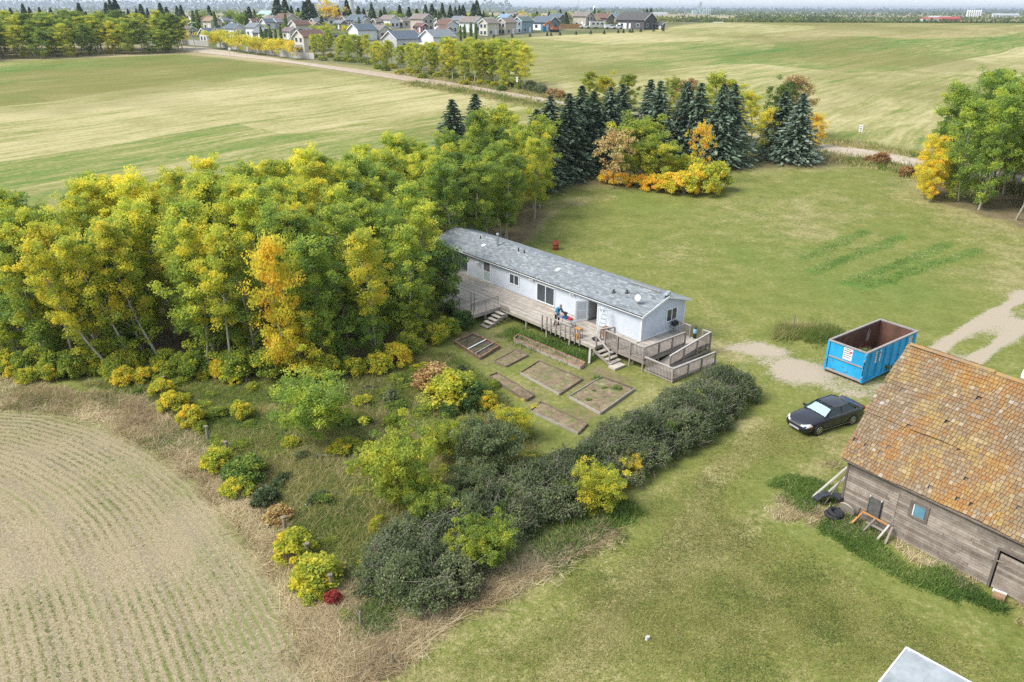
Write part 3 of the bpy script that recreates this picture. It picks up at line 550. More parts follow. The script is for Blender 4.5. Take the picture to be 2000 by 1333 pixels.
# spruces
SPX = [(882, 196, 100, 'dark green'), (928, 186, 102, 'dark green'), (1075, 190, 101, 'dark'), (1048, 216, 97, 'dark'), (1112, 184, 103, 'dark'), (1137, 170, 106, 'dark'), (1160, 180, 108, 'dark'), (1193, 172, 109, 'blue-green'), (1216, 166, 111, 'blue-green'), (1272, 158, 112, 'blue-green'), (1291, 160, 110, 'blue-green'), (1344, 162, 111, 'blue-green'), (1371, 164, 110, 'blue-green'), (1415, 166, 109, 'blue-green'), (1436, 166, 111, 'blue-green'), (1536, 180, 115, 'dark green'), (1570, 184, 112, 'silvery blue')]
SPL = ['left one of two lone dark spruces behind the wood', 'right one of two lone dark spruces behind the wood', 'dark spruce at the left end of the spruce row, with brown cones on top', 'shorter dark spruce in front of the left end of the spruce row', 'dark spruce second from the left end of the spruce row', 'tallest dark spruce in the left half of the spruce row', 'dark spruce right of the tallest one in the row', 'blue-green spruce left of the middle of the row', 'blue-green spruce behind the broad green maple', 'left of two close spruces in the middle of the row', 'right of two close spruces in the middle of the row', 'blue-green spruce behind the orange-topped bare shrub', 'blue-green spruce just right of the orange-topped bare shrub', 'left twin of the tall spruces at the right end of the row', 'right twin of the tall spruces at the right end of the row', 'dark spruce half hidden by the silvery blue spruce near the road', 'silvery blue spruce standing apart by the road']
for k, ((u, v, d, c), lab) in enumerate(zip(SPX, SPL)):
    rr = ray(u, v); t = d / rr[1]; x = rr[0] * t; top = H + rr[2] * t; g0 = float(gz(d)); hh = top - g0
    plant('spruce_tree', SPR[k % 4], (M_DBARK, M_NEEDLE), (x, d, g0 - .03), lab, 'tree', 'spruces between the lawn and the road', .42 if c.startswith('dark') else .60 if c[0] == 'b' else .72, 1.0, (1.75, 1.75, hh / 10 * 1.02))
# broadleaf trees around the spruces
MAPLE = make_aspen(190, 7.0, 3.0, .14, 150, 80, .12, .03, .65, 34)
BARE = make_aspen(191, 5.0, 2.2, .2, 46, 26, .10, .04, .42, 40)
for u, vt, d, m, mh, mat, hue, bri, wsc, nm, lab in [
        (1247, 232, 101, MAPLE, 7.0, M_LEAF, .44, 1.0, 1.35, 'maple_tree', 'broad yellow-green maple in front of the middle spruces'), (1292, 272, 98, MAPLE, 7.0, M_LEAF, .49, 1.05, .95, 'maple_tree', 'smaller yellow-green maple right of the broad maple'),
        (1207, 250, 96.5, BARE, 5.0, M_RUST, .85, 1.2, 1.25, 'maple_tree', 'half bare tree with pinkish orange leaves beside the broad maple'), (1372, 236, 100, BARE, 5.0, M_LEAF, .8, 1.0, .85, 'maple_tree', 'half bare shrub with an orange top in front of the spruces'),
        (1412, 128, 121, ASP[0], 10.5, M_LEAF, .5, 1.1, 1.25, 'poplar_tree', 'tall yellow-green poplar rising behind the right end of the spruces'), (1452, 142, 122, ASP[1], 10.5, M_LEAF, .54, 1.1, 1.2, 'poplar_tree', 'bright yellow-green poplar next to the tall one behind the spruces'), (1484, 168, 118, ASP[2], 10.5, M_LEAF, .60, 1.1, 1.1, 'poplar_tree', 'yellow poplar left of the silvery blue spruce'), (1512, 205, 116, SKIRT[0], 6, M_LEAF, .66, 1.1, 1.0, 'poplar_tree', 'small golden poplar between the yellow poplar and the spruce'),
        (1150, 128, 138, ASP[3], 10.5, M_LEAF, .5, .9, 1.0, 'poplar_tree', 'pale thin poplar behind the road above the dark spruces'), (1232, 134, 136, ASP[4], 10.5, M_LEAF, .44, .8, 1.15, 'poplar_tree', 'olive poplar behind the middle of the spruce row'), (1205, 142, 139, SKIRT[1], 6, M_LEAF, .62, .9, 1.1, 'poplar_tree', 'yellow poplar peeping over the spruces beside the olive one'), (1312, 142, 134, ASP[5], 10.5, M_LEAF, .5, .85, 1.0, 'poplar_tree', 'mustard poplar behind the two close spruces'), (1345, 150, 136, SKIRT[2], 6, M_RUST, .75, .9, 1.0, 'poplar_tree', 'brownish thin poplar behind the spruces'),
        (1517, 152, 128, SKIRT[1], 6, M_LEAF, .3, .75, .9, 'poplar_tree', 'dark olive tree beyond the road above the yellow poplar'), (1560, 142, 130, SKIRT[2], 6, M_RUST, .9, .9, 1.0, 'poplar_tree', 'pale buff tree beyond the road near the blue spruce'), (1606, 218, 121, SKIRT[0], 6, M_LEAF, .78, 1.1, .95, 'poplar_tree', 'small orange-yellow tree by the road right of the blue spruce')]:
    rr = ray(u, vt); t = d / rr[1]; x = rr[0] * t; hh = (H + rr[2] * t - float(gz(d))) * .9; s = hh / mh
    plant(nm, m, (M_DBARK, mat), (x, d, float(gz(d)) - .03), lab, 'tree', None, hue, bri, (s * wsc * 1.15 if m not in (MAPLE, BARE) else wsc, s * wsc * 1.15 if m not in (MAPLE, BARE) else wsc, s))
# golden shrub row in front of the spruces
for k, (u, v, hue, s, hz) in enumerate([(1185, 358, .80, .9, .75), (1215, 362, .82, .95, .75), (1245, 366, .80, .95, .8), (1275, 372, .80, 1.05, .9), (1305, 376, .74, 1.2, 1.15), (1335, 380, .70, 1.35, 1.4), (1368, 380, .62, 1.5, 1.75), (1398, 374, .60, 1.3, 1.65), (1345, 362, .56, 1.4, 1.7), (1310, 355, .66, 1.3, 1.3)]):
    plant('shrub', BUSH[k % 4], (M_TWIG, M_LEAF), px(u, v), 'golden shrub in the row on the lawn before the spruces' if k < 6 else 'taller yellow-green shrub at the right end of the golden row', 'shrub', 'golden shrub row, low left part' if k < 6 else 'golden shrub row, tall right part', hue, 1.08, (s * 1.5, s * 1.4, hz * 1.4), parts=('stem', 'foliage'))
# wood on the right
for i, (x, y) in enumerate(scatter(RWOOD, 3.5, 5)):
    edge = -sdf(np.array(x), np.array(y), RWOOD) > -2.5; left = x < 47 + (90 - y) * .3
    gold = left and random.random() < .3
    plant('aspen_tree', random.choice((LOWASP + ASPT[:1]) if edge else (ASPT + ASP[:4])), (M_BARK, M_LEAF), base(x, y), 'golden leaved aspen on the left edge of the right-hand wood' if gold else ('green aspen with a white trunk along the edge of the right-hand wood' if edge else 'green aspen deep in the right-hand wood'), 'tree', 'aspens of the right-hand wood, golden ones' if gold else ('aspens along the edge of the right-hand wood' if edge else 'aspens deep in the right-hand wood'), .68 if gold else random.gauss(.37, .03), 1.3, (1.3, 1.3, random.uniform(1.15, 1.42)) if not gold else .7)
for k, (u, v) in enumerate([(1812, 300), (1800, 345), (1806, 385)]):
    p = at(u, 395); plant('shrub', SKIRT[k % 3], (M_BARK, M_LEAF), base(p[0] + k * .8, p[1] + 1.5 * k), 'golden leaved young aspen fringing the right-hand wood', 'tree', 'golden young aspens of the right-hand wood', .72, 1.1, .75 + .2 * k, parts=('trunk', 'crown'))

# ------------------------------------------------------------ orchard and hedge
APPLE = make_aspen(401, 3.3, 2.25, .22, 190, 62, .075, .04, .42, 32, .7)
APPLE2 = make_aspen(402, 3.2, 2.5, .08, 210, 70, .075, .03, .42, 34, .7)
def dead_mesh(seed, n=16, L=1.0):
    r = np.random.default_rng(seed); mb = MB()
    for k in range(n):
        a = r.random() * 6.28; l = L * (.5 + .6 * r.random()); z = .05 + .25 * r.random(); e = Vector((math.cos(a) * l, math.sin(a) * l, z)); mb.tube((0, 0, .1), e * .6, .02, .014, 4, False); mb.tube(e * .6, e + Vector((r.normal() * .15, r.normal() * .15, .1)), .014, .005, 4, False)
    return mb
plant('apple_tree', APPLE, (M_DBARK, M_LEAF), px(617, 868), 'rounded light green apple tree standing alone in the rough grass', 'tree', None, .37, 1.25, (.92, .92, .9))
o = dead_mesh(5, 18, 1.0).build('dead_branches', M_TWIG, None, px(622, 890)); tag(o, 'grey dead branches lying under the lone apple tree', 'branches')
plant('apple_tree', APPLE2, (M_DBARK, M_LEAF), px(792, 985), 'largest yellow-green apple tree beside the dark hedge', 'tree', None, .48, 1.0, (.88, .88, .92))
for u, v, m, mat, hue, bri, s, lab in [(868, 895, APPLE, M_LEAF, .46, .95, .52, 'pale buff fruit tree behind the largest apple tree'), (962, 925, APPLE, M_GREY, .5, 1.0, .72, 'grey-green fruit tree where the hedge begins'), (1005, 862, APPLE2, M_LEAF, .60, 1.0, .46, 'yellow fruit tree below the wooden beds'), (930, 985, APPLE, M_GREY, .6, 1.0, .5, 'pale grey-green shrub in the hedge beside the large apple tree'),
        (845, 1030, APPLE, M_LEAF, .36, .95, .52, 'light green bush between the large apple tree and the hedge'), (948, 1105, APPLE2, M_LEAF, .40, 1.0, .55, 'round green bush with yellow sprays on the lawn side of the hedge'), (905, 1115, APPLE2, M_LEAF, .50, 1.0, .38, 'round lime bush at the left foot of the yellow-sprayed bush'), (1168, 1000, APPLE2, M_LEAF, .58, 1.0, .55, 'yellow-green bush growing out of the middle of the hedge'), (1222, 935, APPLE, M_LEAF, .7, 1.0, .32, 'small yellow spray of leaves on top of the hedge')]:
    plant('fruit_tree' if 'tree' in lab else 'shrub', m, (M_DBARK, mat), px(u, v), lab, 'tree' if 'tree' in lab else 'shrub', None, hue, bri, s)
for k, (u, v, mat, hue, s, hz, lab) in enumerate([(885, 785, M_LEAF, .56, 1.5, 1.1, 'wide yellow shrub with bare pinkish twigs left of the beds'), (850, 760, M_RUST, .7, 1.2, 1.0, 'rusty half bare shrub behind the wide yellow shrub'), (922, 795, M_LEAF, .12, 1.0, .95, 'dark green bush between the two yellow shrubs by the beds'), (952, 800, M_LEAF, .66, .55, .7, 'small yellow bush on a short stem beside the dark green bush'), (880, 812, M_LEAF, .15, .6, .45, 'low dark green bush in the grass left of the beds'), (433, 738, M_LEAF, .72, .55, .8, 'small yellow sapling before the wood'), (474, 815, M_LEAF, .58, .6, .65, 'small yellow-green sapling in the orchard grass'), (765, 790, M_GREY, .8, .45, .6, 'wispy grey-green sapling near the black tarp'), (770, 830, M_LEAF, .4, .6, .4, 'low lime weeds in the middle of the orchard grass'),
        (340, 800, M_LEAF, .64, .75, .75, 'orange-yellow shrub at the upper fence posts'), (375, 830, M_LEAF, .66, .7, .7, 'gold shrub beside the fence post with a grey top'), (318, 775, M_LEAF, .62, .7, .7, 'yellow shrub at the start of the post line'), (428, 915, M_LEAF, .56, .75, .7, 'lime shrub left of the olive thicket on the post line'), (480, 935, M_LEAF, .3, 1.0, .75, 'olive green thicket on the post line'), (465, 965, M_LEAF, .55, .7, .5, 'low lime shrub below the olive thicket'), (580, 1085, M_LEAF, .58, .85, .72, 'upper one of two dense yellow bushes at the field edge'), (622, 1140, M_LEAF, .56, .95, .72, 'lower one of two dense yellow bushes at the field edge'), (612, 1170, M_LEAF, .57, .55, .45, 'small yellow bush below the two dense ones at the field edge'), (650, 1180, M_RED, .5, .32, .42, 'small crimson bush at the foot of the yellow bushes'), (520, 985, M_GREY, .25, .6, .5, 'dark olive weedy bush by the middle fence post'), (545, 1015, M_RUST, .75, .6, .4, 'buff dead bush by the leaning fence post')]):
    plant('shrub', BUSH[k % 4], (M_TWIG, mat), px(u, v), lab, 'shrub', None, hue, 1.0, (s * 1.15, s * 1.15, hz * 1.1), parts=('stem', 'foliage'))
# weeds and low bushes among the rough grass
rw_ = random.Random(77)
for k, (x, y) in enumerate(scatter(ORCHARD, 2.4, 8)):
    u_ = rw_.random(); s = rw_.uniform(.3, .62); plant('weed_clump', BUSH[k % 4], (M_TWIG, M_GREY if u_ < .15 else M_LEAF), base(x, y), 'low weedy clump in the rough orchard grass', 'weed', 'weedy clumps in the orchard', rw_.choice([.32, .4, .46, .52, .58]), .9, (s * rw_.uniform(.7, 1.7), s * rw_.uniform(.7, 1.7), s * rw_.uniform(.3, .7)), parts=('stem', 'foliage'))
for k in range(34):
    u = rw_.uniform(-10, 560); v = 752 + (u / 560) * 10 - 18 * rw_.random(); plant('shrub', BUSH[k % 4], (M_TWIG, M_LEAF), px(u, v - 16), 'leafy undergrowth bush between the front trunks of the wood', 'shrub', 'undergrowth bushes between the front trunks', rw_.choice([.38, .44, .5, .54]), 1.0, (.9, .9, rw_.uniform(.7, 1.2)), parts=('stem', 'foliage'))
# the hedge of dark grey-green bushes
HB = [make_bush(500 + k, 1.15, 1.15, 1.75, 70, 58, .05, .3, 8, .08, True, 60) for k in range(4)]
HL = [atl([p])[0] for p in [(790, 1160), (860, 1080), (950, 1030), (1050, 985), (1140, 945), (1240, 890), (1320, 845), (1380, 800), (1418, 770)]]
HP = resample(HL, 26)
for k, (x, y) in enumerate(HP):
    for sd_ in ((-.95, -.3, .35, .95) if k % 2 else (-.7, 0, .7)):
        t = HP[min(k + 1, 25)] - HP[max(k - 1, 0)]; t = t / np.hypot(*t); nx_, ny_ = -t[1], t[0]; wd = 1.25 - .2 * k / 25 + .5 * (k < 6)
        zx = x + nx_ * sd_ * wd + random.uniform(-.2, .2); zy = y + ny_ * sd_ * wd + random.uniform(-.2, .2)
        plant('hedge_shrub', HB[(k + int(sd_ * 10)) % 4], (M_TWIG, M_GREY), base(zx, zy), 'dark grey-green twiggy bush at the ramp end of the long hedge' if k > 16 else ('dark grey-green twiggy bush in the middle of the long hedge' if k > 8 else 'twiggy half bare bush at the near end of the long hedge'), 'shrub', 'hedge bushes at the ramp end' if k > 16 else ('hedge bushes in the middle' if k > 8 else 'hedge bushes at the near end'), random.uniform(.15, .8), random.uniform(.85, 1.15), (random.uniform(.9, 1.15), random.uniform(.9, 1.15), random.uniform(.85, 1.15) * (1.1 - .25 * abs(sd_))), parts=('stem', 'foliage'))

for k in range(16):
    i = rw_.randrange(0, 24); x, y = HP[i]; plant('shrub', BUSH[k % 4], (M_TWIG, M_LEAF), (x + rw_.uniform(-1.1, 1.1), y + rw_.uniform(-1.1, 1.1), gzn(x, y) + .25), 'small green bush showing among the dark hedge bushes', 'shrub', 'green bushes among the hedge', rw_.choice([.15, .25, .35, .45]), .85, (.55, .55, rw_.uniform(.7, 1.0)), parts=('stem', 'foliage'))
# ------------------------------------------------------------ rough grass, weeds (nobody could count them)
def blades(name, pts, hmin, hmax, nb, wd, mat, lean=.35, spread=.16, tmean=.5, lodge=None):
    n = len(pts); r = rng; P = np.repeat(pts, nb, 0) + np.concatenate([r.normal(size=(n * nb, 2)) * spread, np.zeros((n * nb, 1))], 1)
    hh = (hmin + (hmax - hmin) * r.random(n * nb)) * np.repeat(.7 + .6 * r.random(n), nb); a = r.random(n * nb) * 6.283; w_ = wd * (.6 + .8 * r.random(n * nb)); d = r.normal(size=(n * nb, 2)) * lean * hh[:, None] + np.repeat(r.normal(size=(n, 2)) * lean * .5 * (hmax if lodge is None else lodge), nb, 0)
    sx = np.stack([np.cos(a), np.sin(a), np.zeros_like(a)], -1) * w_[:, None]; top = P + np.concatenate([d, hh[:, None]], 1)
    V = np.stack([P - sx, P + sx, top], 1).reshape(-1, 3)
    tm = tmean + 1.0 * vnoise(pts[:, 0], pts[:, 1], 1.7, len(pts) % 97) + .5 * vnoise(pts[:, 0], pts[:, 1], 5, 3)
    t = np.clip(np.repeat(tm + .16 * r.normal(size=n), nb) + .12 * r.normal(size=n * nb), 0, 1)
    o = put(name, np_mesh(name, V, np.arange(3 * len(P)), np.full(len(P), 3), {'tint': ('FACE', 'FLOAT', t)}), None, mat); tag(o, kind='stuff'); o.color = (.5, 1, 0, 1); return o
M_GRASS = leaf_material('rough_grass', [(0, (.08, .15, .028)), (.3, (.155, .23, .044)), (.5, (.26, .285, .072)), (.75, (.42, .36, .15)), (1, (.60, .50, .28))], .4, .8, 1.0)
M_STRAW = leaf_material('dry_grass', [(0, (.26, .19, .115)), (.35, (.44, .34, .20)), (.7, (.64, .53, .33)), (1, (.82, .72, .50))], .45, .85, 1.0)
M_WEED = leaf_material('green_weed', [(0, (.075, .135, .032)), (.4, (.145, .24, .048)), (.75, (.25, .33, .075)), (1, (.46, .44, .20))], .4, .7, 1.0)
def fill(P, n, seed, keep=None):
    r = np.random.default_rng(seed); xs = np.array([p[0] for p in P]); ys = np.array([p[1] for p in P]); q = np.column_stack([r.uniform(xs.min(), xs.max(), n * 4), r.uniform(ys.min(), ys.max(), n * 4)])
    q = q[inside(q[:, 0], q[:, 1], P)]
    if keep is not None: q = q[keep(q[:, 0], q[:, 1])]
    q = q[:n]; z = np.array([gzn(a, b) for a, b in q]); return np.column_stack([q, z])
def strip(pts, wd, n, seed):
    r = np.random.default_rng(seed); P = resample(pts, 400); i = r.integers(0, 399, n); t = P[i + 1] - P[i]; t /= np.hypot(*t.T)[:, None] + 1e-9; o = r.normal(size=n) * wd * .5
    q = P[i] + np.stack([-t[:, 1] * o, t[:, 0] * o], -1); return np.column_stack([q, [gzn(a, b) for a, b in q]])
blades('rough_grass', fill(ORCHARD, 16000, 1), .06, .26, 7, .016, M_GRASS, .9, .18, .46, .5)
blades('margin_grass', fill(MARGIN, 5200, 53, lambda x, y: vnoise(x, y, 3, 89) + .25 * (sdf(x, y, STUB) < -1.3) > .05), .10, .36, 7, .016, M_GRASS, .7, .16, .55)
blades('tall_grass', fill(ORCHARD, 5000, 51, lambda x, y: vnoise(x, y, 4, 88) > -.05), .15, .45, 7, .014, M_GRASS, .55, .14, .66)
blades('dry_grass', np.vstack([fill(MARGIN, 9000, 2), strip(atl([(730, 1240), (790, 1245), (900, 1180), (1010, 1130), (1110, 1075), (1190, 1035)]), .8, 1500, 3), strip(atl([(640, 1160), (690, 1240), (740, 1320)]), 1.6, 2600, 4)]), .08, .32, 8, .018, M_STRAW, 1.0, .16, .60, .6)
blades('dry_grass', strip(atl([(1520, 648), (1560, 655), (1600, 655), (1640, 650)]), 1.5, 1800, 5), .2, .6, 6, .02, M_GRASS, .45, tmean=.7)
WEEDP = atl([(1505, 945), (1600, 905), (1640, 905), (1640, 985), (1700, 1030), (1800, 1085), (1930, 1145), (2000, 1180), (2060, 1260), (1990, 1262), (1880, 1190), (1760, 1130), (1640, 1060), (1560, 1040), (1500, 1000)])
blades('green_weeds', fill(WEEDP, 10000, 6, lambda x, y: (vnoise(x, y, 2.2, 44) > -.10) & (sdf(x, y, WEEDP) + 3.4 * vnoise(x, y, 1.6, 48) > .35)), .04, .22, 7, .024, M_WEED, .6, tmean=.52)
blades('dry_weeds', fill(WEEDP, 2600, 7, lambda x, y: vnoise(x, y, 2.6, 45) > -.02), .06, .24, 6, .018, M_STRAW, .7, tmean=.5)
blades('green_weeds', np.vstack([strip(atl([(985, 650), (1060, 672), (1120, 690), (1160, 705)]), 1.2, 900, 8), strip(atl([(720, 1190), (740, 1240)]), .8, 600, 9), strip(atl([(1050, 1090), (1150, 1040), (1230, 985)]), 1.0, 900, 10)]), .1, .4, 6, .025, M_WEED, .5, tmean=.4)
blades('road_verge_grass', np.vstack([strip(RF[5:], 3.0, 5000, 12) + [0, 3.0, .1], strip(RN[5:], 3.5, 6000, 13) - [0, 3.6, 0]]), .2, .7, 4, .06, M_GRASS, .4, .3, .62)

def litter(name, pts, seed):
    r = np.random.default_rng(seed); o = put(name, leaf_mesh(name, pts + [0, 0, .05], .045, np.clip(.5 + .3 * r.normal(size=len(pts)), 0, 1), r, 2.5), None, M_LEAF); tag(o, kind='stuff'); o.color = (.70, .85, 0, 1)
litter('fallen_leaves', np.vstack([fill(ORCHARD, 3600, 91), strip(WOOD[1:9], 3.2, 2600, 92), strip(atl([(1150, 388), (1300, 396), (1430, 380)]), 3.0, 900, 93), strip([(48, 90), (53, 82), (60, 77)], 4.0, 900, 94), strip(atl([(760, 1010), (860, 1040)]), 2.5, 500, 95)]), 9)
# short lawn grass near the camera: a speckle of real blades; straw and sprouts along the stubble rows
LNEAR = atl([(690, 1320), (1000, 1165), (1210, 1030), (1330, 880), (1480, 790), (1700, 860), (1620, 905), (1500, 950), (1500, 1010), (1640, 1070), (1860, 1195), (2000, 1275), (2060, 1345), (2000, 1400), (600, 1400)])
M_LAWN = leaf_material('lawn_blade', [(0, (.085, .125, .030)), (.35, (.175, .200, .050)), (.65, (.305, .288, .092)), (1, (.42, .385, .16))], .4, .8, .9)
blades('garden_greens', np.vstack([strip(P, .85, 650, 60 + i) for i, P in enumerate(GROWS)]), .04, .12, 4, .03, M_WEED, .9, .15, .72)
def fade(P, w_): return lambda x, y: sm(sdf(x, y, P) + 2 * vnoise(x, y, 3, 71), 0, w_) > np.random.default_rng(9).random(len(x))
blades('lawn_grass', fill(LNEAR, 52000, 15, fade(LNEAR, 4)), .015, .045, 3, .022, M_LAWN, 1.3, .10, .62)
def rowpts(n, seed, jit):
    q = fill(STUB, n, seed, lambda x, y: (y > 20) & (x > -44))[:, :2]; e = .05
    def dd(p): return seg_dist(p[:, 0], p[:, 1], STUB_EDGE)[0]
    d0 = dd(q); gr = np.stack([(dd(q + [e, 0]) - d0) / e, (dd(q + [0, e]) - d0) / e], -1); sp = .36; t = (np.round(d0 / sp) * sp - d0 + np.random.default_rng(seed).normal(size=len(q)) * jit)
    q = q + gr * t[:, None]; return np.column_stack([q, [gzn(a, b) for a, b in q]])
q = rowpts(60000, 21, .035); pm_ = vnoise(q[:, 0], q[:, 1], 7, 61) + .5 * vnoise(q[:, 0], q[:, 1], 2, 62); q = q[pm_ + .12 * rng.normal(size=len(q)) > .06]
blades('crop_sprouts', q, .025, .055, 3, .016, M_WEED, .6, .03, .98)
blades('stubble_straw', rowpts(34000, 22, .03), .015, .04, 3, .012, M_STRAW, 1.1, .025, .86)
# ------------------------------------------------------------ the mobile home (local x = towards its back, y = along it to the far end)
HO = at(1250, 676, .5); HRZ = R(41.2)
hc, hsn = math.cos(HRZ), math.sin(HRZ)
def hw(x, y, z=0): return (HO[0] + hc * x - hsn * y, HO[1] + hsn * x + hc * y, z)
def siding_material():
    g = G('vinyl_siding'); n = g.noise(g.obj(), 1.2, 4); g.m; c = g.mix(g.step(n, .3, .7), (.51, .55, .61), (.58, .62, .68)); s = g.step(g.noise(g.scale(g.obj(), (1, 1, .25)), 3, 4, .7), .58, .75); c = g.mix(g.math('MULTIPLY', s, .18), c, (.42, .42, .40)); return g.fin(c, .55, .3)
M_SIDE = siding_material()
M_WHITE = pm('white_trim', (.80, .80, .79), (.72, .73, .73), 4, .5, .3)
M_GLASS = glass_mat('window_glass'); M_DARK = pm('dark_interior', (.03, .03, .035), (.05, .05, .055), 2, .8)
M_BLACK = pm('black_metal', (.025, .025, .027), (.04, .04, .042), 5, .5); M_STEEL = pm('galvanised_steel', (.50, .52, .54), (.38, .40, .43), 6, .4, .5, .6)
def shingle_material():
    g = G('asphalt_shingle'); t = g.attr('tint').outputs['Fac']; c = g.ramp(t, [(0, (.13, .145, .155)), (.4, (.195, .215, .225)), (.75, (.27, .295, .305)), (1, (.35, .37, .375))])
    n = g.noise(g.obj(), .6, 4, .6); c = g.mix(g.math('MULTIPLY', g.step(n, .45, .7), .25), c, (.22, .235, .25)); f = g.noise(g.obj(), 60, 2); c = g.mix(g.math('MULTIPLY', f, .3), c, (.2, .21, .22)); return g.fin(c, .9, .15)
M_SHING = shingle_material()
W_, L_, Z0, ZE, ZR = 4.75, 24.2, .5, 2.86, 3.68
home = thing('mobile_home', 'long white sided mobile home with a grey shingle roof, beside its wooden deck', 'house', (HO[0], HO[1], 0), HRZ)
def rz_(x): return ZE + (ZR - ZE) * (1 - abs(x - W_ / 2) / (W_ / 2 + .3))       # roof height over local x
m = MB()
m.box(0, .12, 0, 4.08, Z0, ZE - .02); m.box(0, .12, 5.06, 19.3, Z0, ZE - .02); m.box(0, .12, 4.08, 5.06, 2.52, ZE - .02)
for x0, x1, y0, y1 in [(W_ - .12, W_, 0, L_ - .3), (1.7, 1.82, 19.3, L_ - .3)]: m.box(x0, x1, y0, y1, Z0, ZE - .02)
m.box(.12, 1.7, 19.18, 19.3, Z0, ZE - .02)
for y in (0, L_ - .42): m.prism([(.12 if y == 0 else 1.82, y, Z0), (W_ - .12, y, Z0), (W_ - .12, y, ZE), (W_ / 2, y, ZR - .12), (.12, y, ZE - .02)] if y == 0 else [(1.82, y, Z0), (W_ - .12, y, Z0), (W_ - .12, y, ZE), (W_ / 2, y, ZR - .12), (1.82, y, ZR - .3)], (0, 1, 0), .12)
m.build('wall', M_SIDE, home)
# clapboards: one lap every 13 cm, cut round the openings
sd_f = MB(); holes = [(13.86, 12.6, 1.44, 2.40), (10.6, 8.5, .88, 2.44), (17.22, 16.2, .5, 2.62), (5.12, 4.02, .5, 2.58)]
k = 0
while Z0 + .127 * k < ZE - .05:
    z0 = Z0 + .127 * k; z1 = min(z0 + .127, ZE - .03); segs = [(0.06, 19.3)]
    for ya, yb, za, zb in holes:
        if zb > z0 + .03 and za < z1 - .03:
            segs = [q for (a, b) in segs for q in ((a, min(b, yb)), (max(a, ya), b)) if q[1] > q[0] + .02]
    for a, b in segs: sd_f.prism([(-.004, a, z0), (-.018, a, z0), (-.008, a, z1), (-.004, a, z1)], (0, 1, 0), b - a)
    k += 1
tag(sd_f.build('siding', M_SIDE, home), 'white front siding', kind='stuff')
sd_e = MB(); k = 0
while Z0 + .127 * k < ZR - .2:
    z0 = Z0 + .127 * k; z1 = z0 + .127; xa, xb = .06, W_ - .06
    if z1 > ZE: ins = (z1 - ZE) / (ZR - ZE) * (W_ / 2 + .3); xa, xb = max(.06, ins - .3 + .05), min(W_ - .06, W_ + .3 - ins - .05)
    segs = [(xa, xb)]
    if z1 > 1.49 and z0 < 2.55: segs = [(xa, 2.62), (3.92, xb)]
    for a, b in segs:
        if b > a: sd_e.prism([(a, -.004, z0), (a, -.018, z0), (a, -.008, z1), (a, -.004, z1)], (1, 0, 0), b - a)
    k += 1
tag(sd_e.build('siding', M_SIDE, home), 'pale blue-white end siding', kind='stuff')
box('skirting', M_WHITE, home, .02, W_ - .02, .02, L_ - .5, .02, Z0 - .003)
box('base_trim', M_WHITE, home, .08, W_ - .06, -.05, -.032, .83, .99)
for x, y in ((-.035, -.035), (W_ - .05, -.035)): box('corner_trim', M_WHITE, home, x, x + .11, y, y + .11, Z0 - .05, ZE)
box('corner_trim', M_WHITE, home, -.035, .08, 19.25, 19.36, Z0, ZE - .02)
box('porch_post', M_WHITE, home, -.02, .1, 21.4, 21.52, .85, ZE - .05); box('porch_post', M_WHITE, home, -.02, .1, L_ - .5, L_ - .38, .85, ZE - .05)
def window(parent, xz, axis, y=0.0, hinge=None, split=True, mat=None):
    """sliding window: on the front wall (axis 'y') or the end wall (axis 'x'); a..b along, za..zb up"""
    a, b, za, zb = xz; a, b = min(a, b), max(a, b); f = MB(); t = .075
    def bx(mb, p, q, z0, z1, d0, d1): (mb.box(-d1, -d0, p, q, z0, z1) if axis == 'y' else mb.box(p, q, -d1, -d0, z0, z1))
    bx(f, a, b, za, za + t, .0, .055); bx(f, a, b, zb - t, zb, .0, .055); bx(f, a, a + t, za + t, zb - t, .0, .055); bx(f, b - t, b, za + t, zb - t, .0, .055)
    if split: bx(f, (a + b) / 2 - .03, (a + b) / 2 + .03, za + t, zb - t, .0, .05)
    fr = f.build('window', M_WHITE, parent)
    for p, q in (((a + t, (a + b) / 2 - .03), ((a + b) / 2 + .03, b - t)) if split else ((a + t, b - t),)):
        g = MB(); bx(g, p, q, za + t, zb - t, .004, .018); g.build('pane', mat or M_GLASS, fr)
    return fr
window(home, (12.64, 13.84, 1.46, 2.38), 'y'); window(home, (8.54, 10.56, .92, 2.42), 'y'); window(home, (2.66, 3.88, 1.51, 2.53), 'x')
f = MB(); f.box(1.66, 1.7, 20.4, 21.6, 1.3, 2.4); pw = f.build('window', M_WHITE, home); box('pane', M_GLASS, pw, 1.64, 1.66, 20.5, 21.5, 1.38, 2.32)
# far door with a half glazed storm door
d = MB(); d.box(-.05, -.002, 16.2, 16.3, .55, 2.62); d.box(-.05, -.002, 17.12, 17.22, .55, 2.62); d.box(-.05, -.002, 16.3, 17.12, 2.52, 2.62); d.box(-.04, -.002, 16.3, 17.12, .55, .95); dr = d.build('door', M_WHITE, home)
box('pane', pm('tinted_screen', (.12, .11, .12), (.15, .14, .15), 3, .3), dr, -.03, -.004, 16.3, 17.12, 1.78, 2.52); box('pane', pm('frosted_pane', (.38, .46, .46), (.44, .5, .5), 3, .3), dr, -.032, -.005, 16.3, 17.12, .95, 1.74); box('rail', M_WHITE, dr, -.045, -.003, 16.3, 17.12, 1.74, 1.78)
